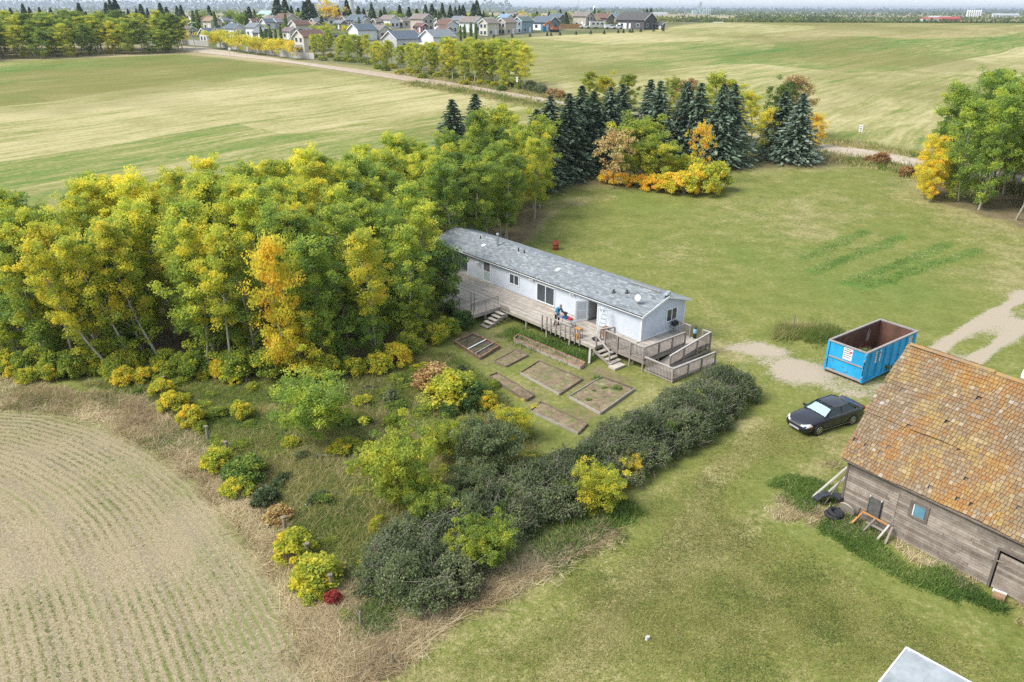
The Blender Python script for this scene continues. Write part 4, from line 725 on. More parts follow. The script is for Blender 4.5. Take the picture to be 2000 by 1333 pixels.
# open doorway
d = MB(); d.box(-.05, .1, 4.02, 4.10, .85, 2.58); d.box(-.05, .1, 5.04, 5.12, .85, 2.58); d.box(-.05, .1, 4.1, 5.04, 2.5, 2.58); dr = d.build('door_frame', M_WHITE, home)
d = MB(); d.box(.02, 1.9, 4.1, 5.04, .80, .86); d.build('inside_floor', pm('grey_floor', (.16, .15, .15), (.22, .21, .2), 5), home)
d = MB(); d.box(1.9, 1.95, 3.6, 5.6, .86, 2.6); d.box(.2, 1.9, 5.1, 5.16, .86, 2.6); d.build('inside_wall', pm('pale_inside_wall', (.55, .54, .52)), home)
d = MB(); d.T = Matrix.Translation((-.04, 5.06, 0)) @ Matrix.Rotation(R(62), 4, 'Z'); d.box(-.02, .02, 0, .94, .9, 2.5); lf = d.build('door_leaf', M_WHITE, home)
lf['label'] = 'open storm door'
d = MB(); d.T = Matrix.Translation((-.04, 5.06, 0)) @ Matrix.Rotation(R(62), 4, 'Z'); d.box(-.027, -.021, .12, .82, 1.75, 2.38); d.box(-.027, -.021, .12, .82, 1.05, 1.68); d.build('pane', pm('storm_glass', (.42, .47, .50), (.50, .55, .58), 2, .15, .5), lf)
# roof deck and shingles in courses
m = MB()
for sgn in (-1, 1):
    e = -.3 if sgn < 0 else W_ + .3
    m.prism([(e, -.3, ZE), (W_ / 2, -.3, ZR), (W_ / 2, -.3, ZR - .08), (e, -.3, ZE - .08)], (0, 1, 0), L_ + .3)
m.build('roof', pm('roof_deck', (.24, .255, .265), (.2, .21, .22), 3), home); roof = home.children[-1]
sh = MB(); sl = math.hypot(W_ / 2 + .3, ZR - ZE); nx = int(sl / .14); ux, uz = (W_ / 2 + .3) / sl, (ZR - ZE) / sl; rr = random.Random(3)
for sgn in (-1, 1):
    for c in range(nx + 1):
        s0 = c * .14; s1 = min(s0 + .155, sl); y = -.33 - rr.random() * .3
        while y < L_:
            ln = rr.uniform(.22, .42); a, b = max(y, -.33), min(y + ln - .006, L_ + .03); sh.tint = min(1, max(0, .55 + .22 * rr.gauss(0, 1)))
            if b > a:
                P = []
                for s, h_ in ((s0, .016), (s1, .006)):
                    x = -.3 + ux * s if sgn < 0 else W_ + .3 - ux * s; z = ZE + uz * s + h_; P.append((x, z))
                q = [(P[0][0], a, P[0][1]), (P[0][0], b, P[0][1]), (P[1][0], b, P[1][1]), (P[1][0], a, P[1][1])]
                sh.poly(q if sgn > 0 else q[::-1]); e0 = [(P[0][0], a, P[0][1] - .012), (P[0][0], b, P[0][1] - .012), q[1], q[0]]; sh.poly(e0)
            y += ln
tag(sh.build('shingles', M_SHING, home), kind='stuff')
m = MB(); rr = random.Random(4); y = -.3
while y < L_:
    m.tint = rr.random(); m.prism([(W_ / 2 - .15, y, ZR - .03), (W_ / 2, y, ZR + .03), (W_ / 2 + .15, y, ZR - .03), (W_ / 2, y, ZR + .015)], (0, 1, 0), .24); y += .25
tag(m.build('ridge_caps', M_SHING, home), kind='stuff')
m = MB(); m.box(-.335, -.29, -.36, L_ + .02, ZE - .13, ZE - .012); m.box(W_ + .29, W_ + .335, -.36, L_ + .02, ZE - .13, ZE - .012)
for s_ in (-1, 1):
    e = -.3 if s_ < 0 else W_ + .3; m.prism([(e, -.36, ZE - .13), (W_ / 2, -.36, ZR - .13), (W_ / 2, -.36, ZR + .012), (e, -.36, ZE + .012)], (0, 1, 0), .045)
m.build('fascia', M_WHITE, home)
box('drip_edge', M_BLACK, home, -.352, -.337, -.3, 19.6, ZE - .05, ZE + .006); box('soffit', M_WHITE, home, -.29, -.012, -.3, L_, ZE - .125, ZE - .10)
# what stands on the roof: flues, vents, dish
def on_roof(x): return ZE + (ZR - ZE) * (1 - abs(x - W_ / 2) / (W_ / 2 + .3)) + .01
def part_tube(nm, mat, x, y, h, r, r1=None, cap=None):
    z = on_roof(x); m = MB(); m.tube((x, y, z - .06), (x, y, z + h), r, r1, 10); p = m.build(nm, mat, home)
    if cap: c = MB(); c.tube((x, y, z + h + .02), (x, y, z + h + .14), r * 1.5, r * 1.1, 10); c.tube((x, y, z + h * .55), (x, y, z + h * .62), r * 1.25, r * 1.25, 10); c.build('cap', mat, p)
    return p
part_tube('flue', M_STEEL, 1.75, 17.4, .95, .10, .09, True)
for x, y in ((1.9, 19.9), (1.9, 14.2), (1.9, 14.9)): part_tube('vent_pipe', M_BLACK, x, y, .28, .06, .05)
for x, y in ((1.2, 18.6), (1.3, 9.6)): z = on_roof(x); m = MB(); m.T = Matrix.Translation((x, y, z)) @ Matrix.Rotation(-math.atan2(ZR - ZE, W_ / 2 + .3), 4, 'Y'); m.box(-.18, .18, -.16, .16, -.02, .07); m.build('roof_vent', M_WHITE, home)
for x, y in ((1.35, 2.6), (.95, 3.5)): z = on_roof(x); m = MB(); m.lathe((x, y, z - .04), [(.17, 0), (.15, .06), (.06, .1), (.06, .24), (.09, .26), (0.001, .28)], 10); m.build('pipe_boot', M_BLACK, home)
z = on_roof(.75); m = MB(); m.tube((.75, 1.0, z - .03), (.62, .95, z + .35), .025, .025, 6); dsh = m.build('dish_mount', M_STEEL, home)
m = MB(); m.T = Matrix.Translation((.6, .93, z + .42)) @ Matrix.Rotation(R(-70), 4, 'Y'); m.lathe((0, 0, 0), [(.001, .0), (.14, .02), (.26, .08), (.27, .085), (.14, .03), (.001, .012)], 16); m.build('satellite_dish', M_WHITE, dsh)
m = MB(); m.T = Matrix.Translation((W_ / 2, -.1, ZR + .06)) @ Matrix.Rotation(R(8), 4, 'Z'); m.box(-.5, .5, -.05, .05, 0, .03); m.prism([(-.25, -.15, .02), (.35, -.15, .02), (.3, -.15, .22), (0, -.15, .12)], (0, 1, 0), .3); m.build('loose_flashing', M_STEEL, home)
m = MB(); m.beam((W_ / 2 + .25, .6, ZR + .02), (W_ / 2 + .3, 3.4, ZR + .02), .16, .05); m.build('loose_board', pm('old_board', (.25, .23, .21), (.34, .32, .3), 4), home)
for y in (17.82, 11.1, 6.6, 3.68): zz = 2.3 if y in (17.82, 3.68) else 2.55; m = MB(); m.box(-.09, -.012, y - .06, y + .06, zz - .08, zz + .04); p = m.build('wall_lamp', M_WHITE, home); c = MB(); [c.tube((-.1, y + o, zz), (-.2, y + o * 2, zz - .08), .05, .07, 8) for o in (-.09, .09)]; c.build('lamp_head', M_WHITE, p)
# lean-to roof at the far porch corner
m = MB(); m.box(-1.2, 1.7, 24.6, 26.6, .1, 2.1); lean = m.build('lean_to_wall', M_SIDE, home); m = MB(); m.prism([(-1.5, 24.3, 2.1), (2.0, 24.3, 2.45), (2.0, 24.3, 2.53), (-1.5, 24.3, 2.18)], (0, 1, 0), 2.6); m.build('lean_to_roof', M_STEEL, home)
for k in range(6): m = MB(); m.box(-1.45 + .55 * k, -1.1 + .55 * k, 24.26, 24.29, 2.1 + .055 * k, 2.2 + .055 * k); m.build('fascia_panel', M_WHITE, home)

# ------------------------------------------------------------ deck
def wood_material(name, a, b, c, rnd=.14):
    g = G(name); v = g.scale(g.obj(), (1, 1, 1)); n = g.noise(v, 2.2, 5, .65); f = g.noise(g.scale(g.obj(), (14, 1.2, 14)), 1.5, 4, .6); col = g.mix(g.step(n, .32, .68), a, b); col = g.mix(g.math('MULTIPLY', g.step(f, .5, .7), .55), col, c)
    k = g.math('MULTIPLY_ADD', g.n('ObjectInfo').outputs['Random'], 2 * rnd, 1 - rnd); x = g.n('CombineXYZ'); [g.l(k, x.inputs[i]) for i in range(3)]; col = g.mix(1.0, col, x.outputs[0], 'MULTIPLY'); return g.fin(col, .88, .15)
M_DECK = wood_material('weathered_deck', (.47, .42, .36), (.37, .32, .27), (.22, .185, .15), .2); M_RAIL = wood_material('weathered_rail', (.33, .285, .25), (.25, .21, .185), (.16, .13, .11)); M_RAILTOP = wood_material('bleached_rail', (.46, .425, .39), (.38, .345, .31), (.25, .22, .2)); M_RIM = wood_material('rim_board', (.40, .365, .30), (.30, .27, .215), (.19, .16, .12))
deck = thing('wooden_deck', 'weathered wooden deck along the front of the white home', 'deck', (HO[0], HO[1], 0), HRZ)
rr = random.Random(9)
def plank_run(parent, x0, x1, y0, y1, z, along='y', wd=.14, name='plank'):
    n = max(1, round((x1 - x0 if along == 'y' else y1 - y0) / wd)); st = (x1 - x0 if along == 'y' else y1 - y0) / n
    for i in range(n):
        a = y0 if along == 'y' else x0; e = y1 if along == 'y' else x1; first = True
        while a < e - .01:
            b = min(e, a + (rr.uniform(2, 4.9) if first else 4.8)); first = False
            if e - b < .8: b = e
            o = rr.uniform(-.005, .005); m = MB()
            (m.box(x0 + i * st + .005, x0 + (i + 1) * st - .005, a + .004, b - .004, z - .035 + o, z + o) if along == 'y' else m.box(a + .004, b - .004, y0 + i * st + .005, y0 + (i + 1) * st - .005, z - .035 + o, z + o)); m.build(name, M_DECK, parent); a = b
ZD = .86
plank_run(deck, -3.1, -.04, 1.4, 20.2, ZD); plank_run(deck, -2.1, -.04, -.02, 1.4, ZD); plank_run(deck, -5.7, -3.1, 11.45, 16.4, ZD, 'x')
for b_ in [(-3.14, -3.1, 1.36, 11.3, .62, .84), (-3.1, -2.14, 1.36, 1.4, .62, .84), (-5.74, -3.1, 11.37, 11.41, .6, .84), (-5.78, -5.74, 11.4, 16.4, .6, .84)]: box('rim_board', M_RIM, deck, *b_)
m = MB()
for y in np.arange(1.8, 20, .8): m.box(-3.06, -.1, y, y + .04, .62, .82)
m.build('joists', M_RAIL, deck)
for x, y in [(-3.05, 1.5), (-3.0, 3.9), (-3.05, 6.2), (-3.05, 8.4), (-3.05, 10.6), (-5.6, 11.6), (-4.4, 11.6), (-5.6, 14), (-1.9, -1.0), (-2.03, 1.0)]: m = MB(); m.box(x - .06, x + .06, y - .06, y + .06, -.05, .64); m.build('post', M_RIM, deck)
m = MB(); m.beam((-3.35, 1.6, .72), (-4.1, .95, .05), .14, .09); m.build('brace', M_RAILTOP, deck)
# broken balustrade by the door: loose uprights, a flat rail on top
bal = thing('deck_balustrade', 'brown balustrade of widely spaced uprights on the deck edge beside the man', 'railing', (HO[0], HO[1], 0), HRZ)
for k in range(9):
    y = 6.6 - k * .48; m = MB(); m.T = Matrix.Translation((-3.18, y, 0)) @ Matrix.Rotation(R(rr.uniform(-2, 2)), 4, 'X'); m.box(-.03, .03, -.045, .045, .5, 1.66); m.build('upright', M_RAIL, bal)
m = MB(); m.beam((-3.15, 6.75, 1.69), (-3.15, 3.6, 1.70), .10, .04); m.build('top_rail', M_RAILTOP, bal)
def railing(parent, a, b, zt, zb, n_post, bal_sp=.115, ext=0, posts_down=None, wood=True, ends=(1, 1)):
    """railing from a to b (local xy), top heights zt=(za,zb), bottom heights zb"""
    A, B = Vector((*a, 0)), Vector((*b, 0)); Ln = (B - A).length; d = (B - A) / Ln; nrm = Vector((-d.y, d.x, 0))
    r = MB(); r.beam(A + Vector((0, 0, zt[0])), B + Vector((0, 0, zt[1])), .11, .045); rail = r.build('railing', M_RAILTOP, parent)
    m = MB(); m.beam(A + Vector((0, 0, zt[0] - .06)), B + Vector((0, 0, zt[1] - .06)), .04, .07); m.beam(A + Vector((0, 0, zb[0] + .06)), B + Vector((0, 0, zb[1] + .06)), .04, .08); m.build('cross_rail', M_RAIL, rail)
    n = int(Ln / bal_sp); meshes = {}
    for k in range(1, n):
        t = k / n; P = A.lerp(B, t) + nrm * .035; z1 = zt[0] + (zt[1] - zt[0]) * t - .04; z0 = zb[0] + (zb[1] - zb[0]) * t
        hq = round(z1 - z0, 2)
        if hq not in meshes: q = MB(); q.box(-.019, .019, -.019, .019, 0, hq); meshes[hq] = q.mesh('baluster')
        o = put('baluster', meshes[hq], rail, M_RAIL); o.location = (P.x, P.y, z0); o.rotation_euler = (0, 0, math.atan2(d.y, d.x))
    for k in range(n_post):
        t = k / (n_post - 1); P = A.lerp(B, t) - nrm * .05; q = MB(); zt_ = zt[0] + (zt[1] - zt[0]) * t - .03; zl = -.05 if posts_down is None else posts_down
        if (k == 0 and not ends[0]) or (k == n_post - 1 and not ends[1]): continue
        q.T = Matrix.Translation((P.x, P.y, 0)) @ Matrix.Rotation(math.atan2(d.y, d.x), 4, 'Z'); q.box(-.045, .045, -.045, .045, zl, zt_); q.build('post', M_RAIL, parent)
# ramp
ramp = thing('wheelchair_ramp', 'weathered wooden ramp folding back on itself at the near end of the home', 'ramp', (HO[0], HO[1], 0), HRZ)
plank_run(ramp, -2.1, 2.2, -2.05, -.06, .82, 'y'); plank_run(ramp, 2.2, 3.65, -3.05, -.06, .72, 'y')
def sloped(parent, x0, x1, y0, y1, z0, z1, n):
    for k in range(n):
        a, b = x0 + (x1 - x0) * k / n, x0 + (x1 - x0) * (k + 1) / n; za, zb = z0 + (z1 - z0) * k / n, z0 + (z1 - z0) * (k + 1) / n; m = MB()
        m.add([(a, y0, za - .04), (b - .006, y0, zb - .04), (b - .006, y1, zb - .04), (a, y1, za - .04), (a, y0, za), (b - .006, y0, zb), (b - .006, y1, zb), (a, y1, za)], [(0, 3, 2, 1), (4, 5, 6, 7), (0, 1, 5, 4), (1, 2, 6, 5), (2, 3, 7, 6), (3, 0, 4, 7)]); m.build('plank', M_DECK, parent)
sloped(ramp, -.7, 2.2, -3.05, -2.18, .22, .72, 20); plank_run(ramp, -2.05, -.7, -4.45, -2.18, .22, 'y'); sloped(ramp, -.7, 2.4, -4.4, -3.25, .22, .06, 22)
for a, b, zt, zb, n, e in [((-2.1, 1.35), (-2.1, -2.05), (1.83, 1.66), (.80, .52), 4, (1, 1)), ((-2.1, -2.1), (2.15, -2.1), (1.72, 1.62), (.76, .66), 4, (0, 1)), ((-.7, -3.1), (3.72, -3.1), (1.02, 1.52), (.26, .42), 4, (1, 1)), ((3.72, -3.1), (3.55, -2.55), (1.52, 1.56), (.5, .55), 2, (0, 1)), ((3.52, -.15), (3.48, -1.62), (1.6, 1.58), (.66, .64), 2, (1, 1)), ((-2.1, -2.15), (-2.1, -4.5), (1.05, 1.02), (.02, .02), 2, (0, 1)), ((-2.1, -4.5), (2.38, -4.5), (1.02, .88), (.04, -.02), 4, (0, 1))]: railing(ramp, a, b, zt, zb, n, ends=e)
railing(ramp, (-2.05, 1.9), (-1.0, 1.55), (1.72, 1.72), (.9, .9), 2, .25)
for b_ in [(-2.12, 2.15, -2.2, -2.16, .52, .74), (-2.16, -2.12, -2.16, 1.3, .50, .76), (-.7, 3.7, -3.20, -3.16, .1, .3)]: box('rim_board', M_RAIL, ramp, *b_)
for x, y in [(-1, -2.0), (.6, -2.0), (3.5, -3.0), (2.2, -.4), (3.5, -.3), (1.2, -3.0)]: box('support_post', M_RIM, ramp, x - .05, x + .05, y - .05, y + .05, -.05, .6)
# steps
st = thing('wooden_steps', 'grey wooden steps with one handrail at the near end of the deck', 'steps', (HO[0], HO[1], 0), HRZ)
for k, (y, z) in enumerate([(1.05, .68), (.68, .54), (.31, .40), (-.06, .26)]): box('tread', M_DECK, st, -3.25 - .03 * k, -2.2 - .03 * k, y - .28, y, z - .05, z)
m = MB(); m.box(-3.55, -2.5, -.9, -.3, .02, .16); m.build('landing_box', M_DECK, st)
for x in (-3.2, -2.35): m = MB(); m.beam((x, 1.35, .6), (x - .1, -.3, .08), .05, .2); m.build('stringer', M_RAIL, st)
m = MB(); m.beam((-2.95, 1.5, 1.68), (-3.25, -.15, .98), .12, .05); m.build('handrail', M_RAILTOP, st)
for x, y, zt in [(-2.95, 1.42, 1.62), (-3.25, -.1, .97)]: box('post', M_RAIL, st, x - .045, x + .045, y - .045, y + .045, 0, zt)
st2 = thing('wooden_steps', 'brown wooden steps beside the metal railing of the deck platform', 'steps', (HO[0], HO[1], 0), HRZ)
for k, (x, z) in enumerate([(-3.45, .7), (-3.85, .56), (-4.25, .42), (-4.65, .28), (-5.1, .12)]): box('tread', M_DECK if k < 4 else M_RAIL, st2, x - .3, x, 10.35 - .05 * k, 11.25 - .05 * k, z - .06, z)
for y in (10.4, 11.15): m = MB(); m.beam((-3.15, y, .62), (-5.2, y - .15, .02), .05, .2); m.build('stringer', M_RAIL, st2)
box('kick_board', M_RAIL, st2, -3.2, -3.16, 10.3, 11.3, .86, 1.15)
# metal railing of the platform
mr = thing('metal_railing', 'brown metal railing with thin bars round the deck platform', 'railing', (HO[0], HO[1], 0), HRZ)
M_IRON = pm('rusty_iron', (.14, .085, .06), (.09, .06, .05), 8, .7)
def iron(a, b, posts):
    A, B = Vector((*a, 0)), Vector((*b, 0)); m = MB(); m.beam(A + Vector((0, 0, 1.74)), B + Vector((0, 0, 1.74)), .04, .03); m.beam(A + Vector((0, 0, 1.62)), B + Vector((0, 0, 1.62)), .025, .02); m.beam(A + Vector((0, 0, .96)), B + Vector((0, 0, .96)), .025, .02); m.build('rail', M_IRON, mr)
    n = int((B - A).length / .12)
    for k in range(1, n): P = A.lerp(B, k / n); q = MB(); q.tube((P.x, P.y, .95), (P.x, P.y, 1.62), .009, n=4); q.build('bar', M_IRON, mr)
    for t in posts: P = A.lerp(B, t); q = MB(); q.tube((P.x, P.y, .84), (P.x, P.y, 1.76), .022, n=6); q.build('post', M_IRON, mr)
iron((-5.62, 11.5), (-3.2, 11.5), (0, .5, 1)); iron((-5.66, 11.52), (-5.66, 14.8), (.5, 1))
tr = thing('plant_trellis', 'small rusty iron trellis standing in the corner of the deck platform', 'trellis', hw(-5.2, 12.1, ZD), HRZ)
m = MB()
for k in range(4): a = k * math.pi / 2; m.tube((.16 * math.cos(a), .16 * math.sin(a), 0), (.2 * math.cos(a), .2 * math.sin(a), 1.35), .014, n=4); m.tube((.2 * math.cos(a), .2 * math.sin(a), 1.35), (.3 * math.cos(a), .3 * math.sin(a), 1.45), .012, n=4)
m.build('frame', M_IRON, tr); m = MB(); [m.torus((0, 0, z), .17 + .02 * z, .010, n=12, m=4) for z in (.2, .6, 1.0, 1.35)]; m.build('hoop', M_IRON, tr)
# things on the deck
ld = thing('step_ladder', 'folded aluminium step ladder leaning on the white wall right of the open door', 'ladder', hw(-.95, 2.75, ZD), HRZ + R(20))
for y in (-.28, .28): m = MB(); m.beam((-.25, y, 0), (.52, y * .6, 1.72), .06, .035); m.build('side_rail', M_STEEL, ld)
for k in range(6): t = .1 + .16 * k; m = MB(); m.box(-.25 + .77 * t - .04, -.25 + .77 * t + .04, -.28 + .11 * t, .28 - .11 * t, 1.72 * t - .012, 1.72 * t + .012); m.build('step', M_STEEL, ld)
tag(box('wooden_crate', pm('brown_wood', (.30, .15, .08), (.22, .11, .06), 5, rnd=.1), None, -.18, .18, -.18, .18, 0, .75, loc=hw(-1.25, 2.1, ZD), rz=HRZ), 'brown upright wooden box between the ladder and the ramp railing', 'box')
M_ORW = pm('orange_wood', (.52, .27, .10), (.42, .2, .07), 5)
sw = thing('saw_stand', 'red and black mitre saw on its folding stand, in front of the man', 'saw', hw(-2.35, 4.85, ZD), HRZ)
M_REDP = pm('red_plastic', (.45, .03, .03), (.36, .025, .025), 6, .4); M_BLUEP = pm('blue_plastic', (.03, .09, .24), (.02, .06, .16), 6, .5)
m = MB(); m.box(-.22, .22, -.85, .85, .78, .83); m.build('table', M_STEEL, sw)
for x, y in [(-.18, -.7), (.18, -.7), (-.18, .7), (.18, .7)]: m = MB(); m.tube((x * .8, y * .8, .78), (x * 1.5, y * 1.15, 0), .018, n=5); m.build('leg', M_REDP if y > 0 else M_BLACK, sw)
m = MB(); m.box(-.17, .17, -.05, .35, .83, .95); m.build('saw_base', M_BLUEP, sw); m = MB(); m.tube((-.03, .2, 1.14), (.03, .2, 1.14), .15, n=16); m.box(-.06, .06, .15, .6, 1.16, 1.26); m.tube((.08, .2, 1.16), (.2, .2, 1.16), .06, n=8); m.build('saw_head', M_BLACK, sw); m = MB(); m.box(-.12, .12, -.45, -.15, .83, .96); m.build('battery_case', M_REDP, sw)
tag(MB().lathe((0, 0, 0), [(.001, .02), (.30, .04), (.34, .1), (.31, .11), (.24, .08), (.14, .1), (.12, .2), (.001, .24)], 18).build('fire_bowl', M_BLACK, None, hw(-2.15, 2.15, ZD)), 'round black bowl lying on the deck by the top of the steps', 'bowl')
stl = thing('work_stool', 'small black folding stool with an orange wooden top, on the deck edge', 'stool', hw(-2.75, 3.35, ZD), HRZ)
box('seat', M_ORW, stl, -.2, .2, -.25, .25, .62, .67); m = MB(); [m.tube((x, y, .62), (x * 1.3, y * 1.3, 0), .018, n=5) for x in (-.16, .16) for y in (-.2, .2)]; m.build('legs', M_BLACK, stl)
tag(box('wooden_crate', M_ORW, None, -.2, .2, -.16, .16, 0, .32, loc=hw(-2.95, 3.2, ZD), rz=HRZ), 'small orange wooden crate behind the balustrade uprights', 'box')
gm = thing('gas_meter', 'dark grey meter box on a pipe stand against the end wall of the home', 'meter', hw(3.35, -.32, .72), HRZ)
box('meter_case', M_BLACK, gm, -.22, .22, -.15, .15, .55, .85); m = MB(); m.tube((-.18, 0, 0), (-.18, 0, 1.2), .025, n=6); m.tube((.18, .05, 0), (.18, .05, .6), .03, n=6); m.build('pipe', M_STEEL, gm)
bg_ = thing('golf_bag', 'pale blue and black upright bag standing at the gap of the ramp railing', 'bag', hw(3.55, -1.95, .72), HRZ, None, (.95, .95, .72))
m = MB(); m.lathe((0, 0, 0), [(.001, 0), (.13, .02), (.14, .3), (.13, .55)], 10); m.build('lower_body', M_BLACK, bg_); m = MB(); m.lathe((0, 0, 0), [(.135, .55), (.15, .6), (.15, .95), (.12, 1.0)], 10); m.build('upper_body', pm('pale_blue_cloth', (.28, .45, .55), (.22, .37, .47), 6), bg_); m = MB(); m.lathe((0, 0, 0), [(.12, 1.0), (.10, 1.08), (.07, 1.22), (.001, 1.25)], 10); m.build('hood', M_BLACK, bg_)

# ------------------------------------------------------------ the man at the saw
M_SKIN = pm('skin', (.50, .30, .22), (.45, .26, .19), 8, .6); M_JACK = pm('blue_jacket', (.02, .20, .36), (.015, .15, .28), 5, .8); M_PANT = pm('navy_trousers', (.030, .030, .07), (.022, .022, .05), 5, .85); M_HAIR = pm('grey_hair', (.13, .11, .10)); M_SHOE = pm('dark_shoe', (.05, .045, .04))
def skin_fig(name, verts, edges, mat, parent, root=0, sub=2):
    me = bpy.data.meshes.new(name); me.from_pydata([v[:3] for v in verts], edges, []); o = put(name, me, parent, mat)
    o.modifiers.new('skin', 'SKIN'); s = o.modifiers.new('sub', 'SUBSURF'); s.levels = s.render_levels = sub
    for k, v in enumerate(verts): me.skin_vertices[0].data[k].radius = (v[3], v[4] if len(v) > 4 else v[3]); me.skin_vertices[0].data[k].use_root = (k == root)
    return o
man = thing('person', 'man in a blue jacket and dark trousers bending over the saw on the deck', 'person', hw(-2.35, 5.85, ZD), HRZ + R(-90))
# faces local +x (towards the saw); bent forward from the hips
V = [(-.08, 0, .90, .12, .15), (-.02, 0, 1.08, .12, .16), (.10, 0, 1.27, .12, .17), (.19, 0, 1.38, .09, .12), (.25, 0, 1.44, .055, .055), (.31, 0, 1.50, .06),
     (-.06, .10, .82, .085), (.03, .12, .46, .058), (-.03, .13, .08, .042), (.09, .13, .04, .045), (.16, .13, .03, .032), (-.06, -.10, .82, .085), (-.04, -.12, .46, .058), (-.14, -.13, .08, .042), (-.02, -.13, .04, .045), (.05, -.13, .03, .032),
     (.16, .20, 1.33, .062), (.26, .27, 1.09, .045), (.50, .22, 1.00, .032), (.56, .21, .99, .03), (.16, -.20, 1.33, .062), (.28, -.26, 1.10, .045), (.52, -.18, 1.02, .032), (.58, -.17, 1.01, .03)]
E = [(0, 1), (1, 2), (2, 3), (3, 4), (4, 5), (0, 6), (6, 7), (7, 8), (8, 9), (9, 10), (0, 11), (11, 12), (12, 13), (13, 14), (14, 15), (3, 16), (16, 17), (17, 18), (18, 19), (3, 20), (20, 21), (21, 22), (22, 23)]
body = skin_fig('body', V, E, M_SKIN, man)
g_ = 1.18
jk = skin_fig('jacket', [(-.07, 0, .86, .155, .19)] + [(*v[:3], *(q * g_ for q in v[3:])) for v in V[1:4]] + [(.225, 0, 1.425, .075, .075)] + [(*V[k][:3], V[k][3] * 1.3) for k in (16, 17)] + [(.47, .225, 1.01, .044)] + [(*V[k][:3], V[k][3] * 1.3) for k in (20, 21)] + [(.49, -.19, 1.03, .044)], [(0, 1), (1, 2), (2, 3), (3, 4), (3, 5), (5, 6), (6, 7), (3, 8), (8, 9), (9, 10)], M_JACK, man)
tr_ = skin_fig('trousers', [(-.08, 0, .94, .14, .165), (-.06, .10, .80, .10), (.03, .12, .46, .078), (-.03, .13, .10, .062), (-.06, -.10, .80, .10), (-.04, -.12, .46, .078), (-.14, -.13, .10, .062)], [(0, 1), (1, 2), (2, 3), (0, 4), (4, 5), (5, 6)], M_PANT, man)
for y, x in ((.13, 0), (-.13, -.11)): m = MB(); m.add([(x - .1, y - .05, 0), (x + .2, y - .045, 0), (x + .2, y + .045, 0), (x - .1, y + .05, 0), (x - .09, y - .05, .1), (x + .06, y - .045, .1), (x + .18, y - .04, .05), (x + .18, y + .04, .05), (x + .06, y + .045, .1), (x - .09, y + .05, .1)], [(0, 3, 2, 1), (0, 1, 6, 5, 4), (3, 9, 8, 7, 2), (1, 2, 7, 6), (0, 4, 9, 3), (4, 5, 8, 9), (5, 6, 7, 8)]); m.build('shoe', M_SHOE, man)
m = MB(); m.T = Matrix.Translation((.34, 0, 1.56)) @ Matrix.Rotation(R(32), 4, 'Y') @ Matrix.Diagonal((1.0, .8, 1.18, 1)); m.lathe((0, 0, 0), [(.001, -.105), (.05, -.095), (.085, -.05), (.098, .0), (.092, .05), (.06, .09), (.001, .105)], 14); m.prism([(.085, -.012, -.03), (.125, 0, -.03), (.09, 0, .02), (.085, .012, -.03)], (0, 0, 1), .001); hd = m.build('head', M_SKIN, man)
for y in (-.034, .034): m = MB(); m.T = Matrix.Translation((.34, 0, 1.56)) @ Matrix.Rotation(R(32), 4, 'Y'); m.lathe((.088, y, .012), [(.001, -.008), (.010, 0), (.001, .008)], 6); m.build('eye', M_DARK, hd)
for y in (-.08, .08): m = MB(); m.T = Matrix.Translation((.34, 0, 1.56)) @ Matrix.Rotation(R(32), 4, 'Y'); m.box(-.02, .015, y - .008, y + .008, -.035, .03); m.build('ear', M_SKIN, hd)
m = MB(); m.T = Matrix.Translation((.34, 0, 1.56)) @ Matrix.Rotation(R(32), 4, 'Y'); m.box(.088, .094, -.022, .022, -.052, -.045); m.build('mouth', pm('lips', (.32, .13, .11)), hd)
m = MB(); m.T = Matrix.Translation((.325, 0, 1.575)) @ Matrix.Rotation(R(10), 4, 'Y') @ Matrix.Diagonal((1.06, .88, 1.2, 1)); m.lathe((0, 0, 0), [(.100, -.01), (.098, .04), (.066, .092), (.001, .108)], 14); m.build('hair', M_HAIR, man)
for (hx, hy, hz), s_ in (((.56, .21, .99), 1), ((.58, -.17, 1.01), -1)):
    m = MB(); m.T = Matrix.Translation((hx, hy, hz)); m.box(-.01, .07, -.036, .036, -.016, .012)
    for k in range(4): y = -.03 + .02 * k; l_ = (.055, .068, .07, .058)[k]; m.tube((.07, y, 0), (.07 + l_ * .6, y * 1.1, -.018), .009, .008, 5); m.tube((.07 + l_ * .6, y * 1.1, -.018), (.07 + l_ * .75, y * 1.1, -.05), .008, .006, 5)
    m.tube((.01, -s_ * .035, 0), (.05, -s_ * .07, -.02), .011, .009, 5); m.tube((.05, -s_ * .07, -.02), (.085, -s_ * .065, -.04), .009, .007, 5); m.build('hand', M_SKIN, man)
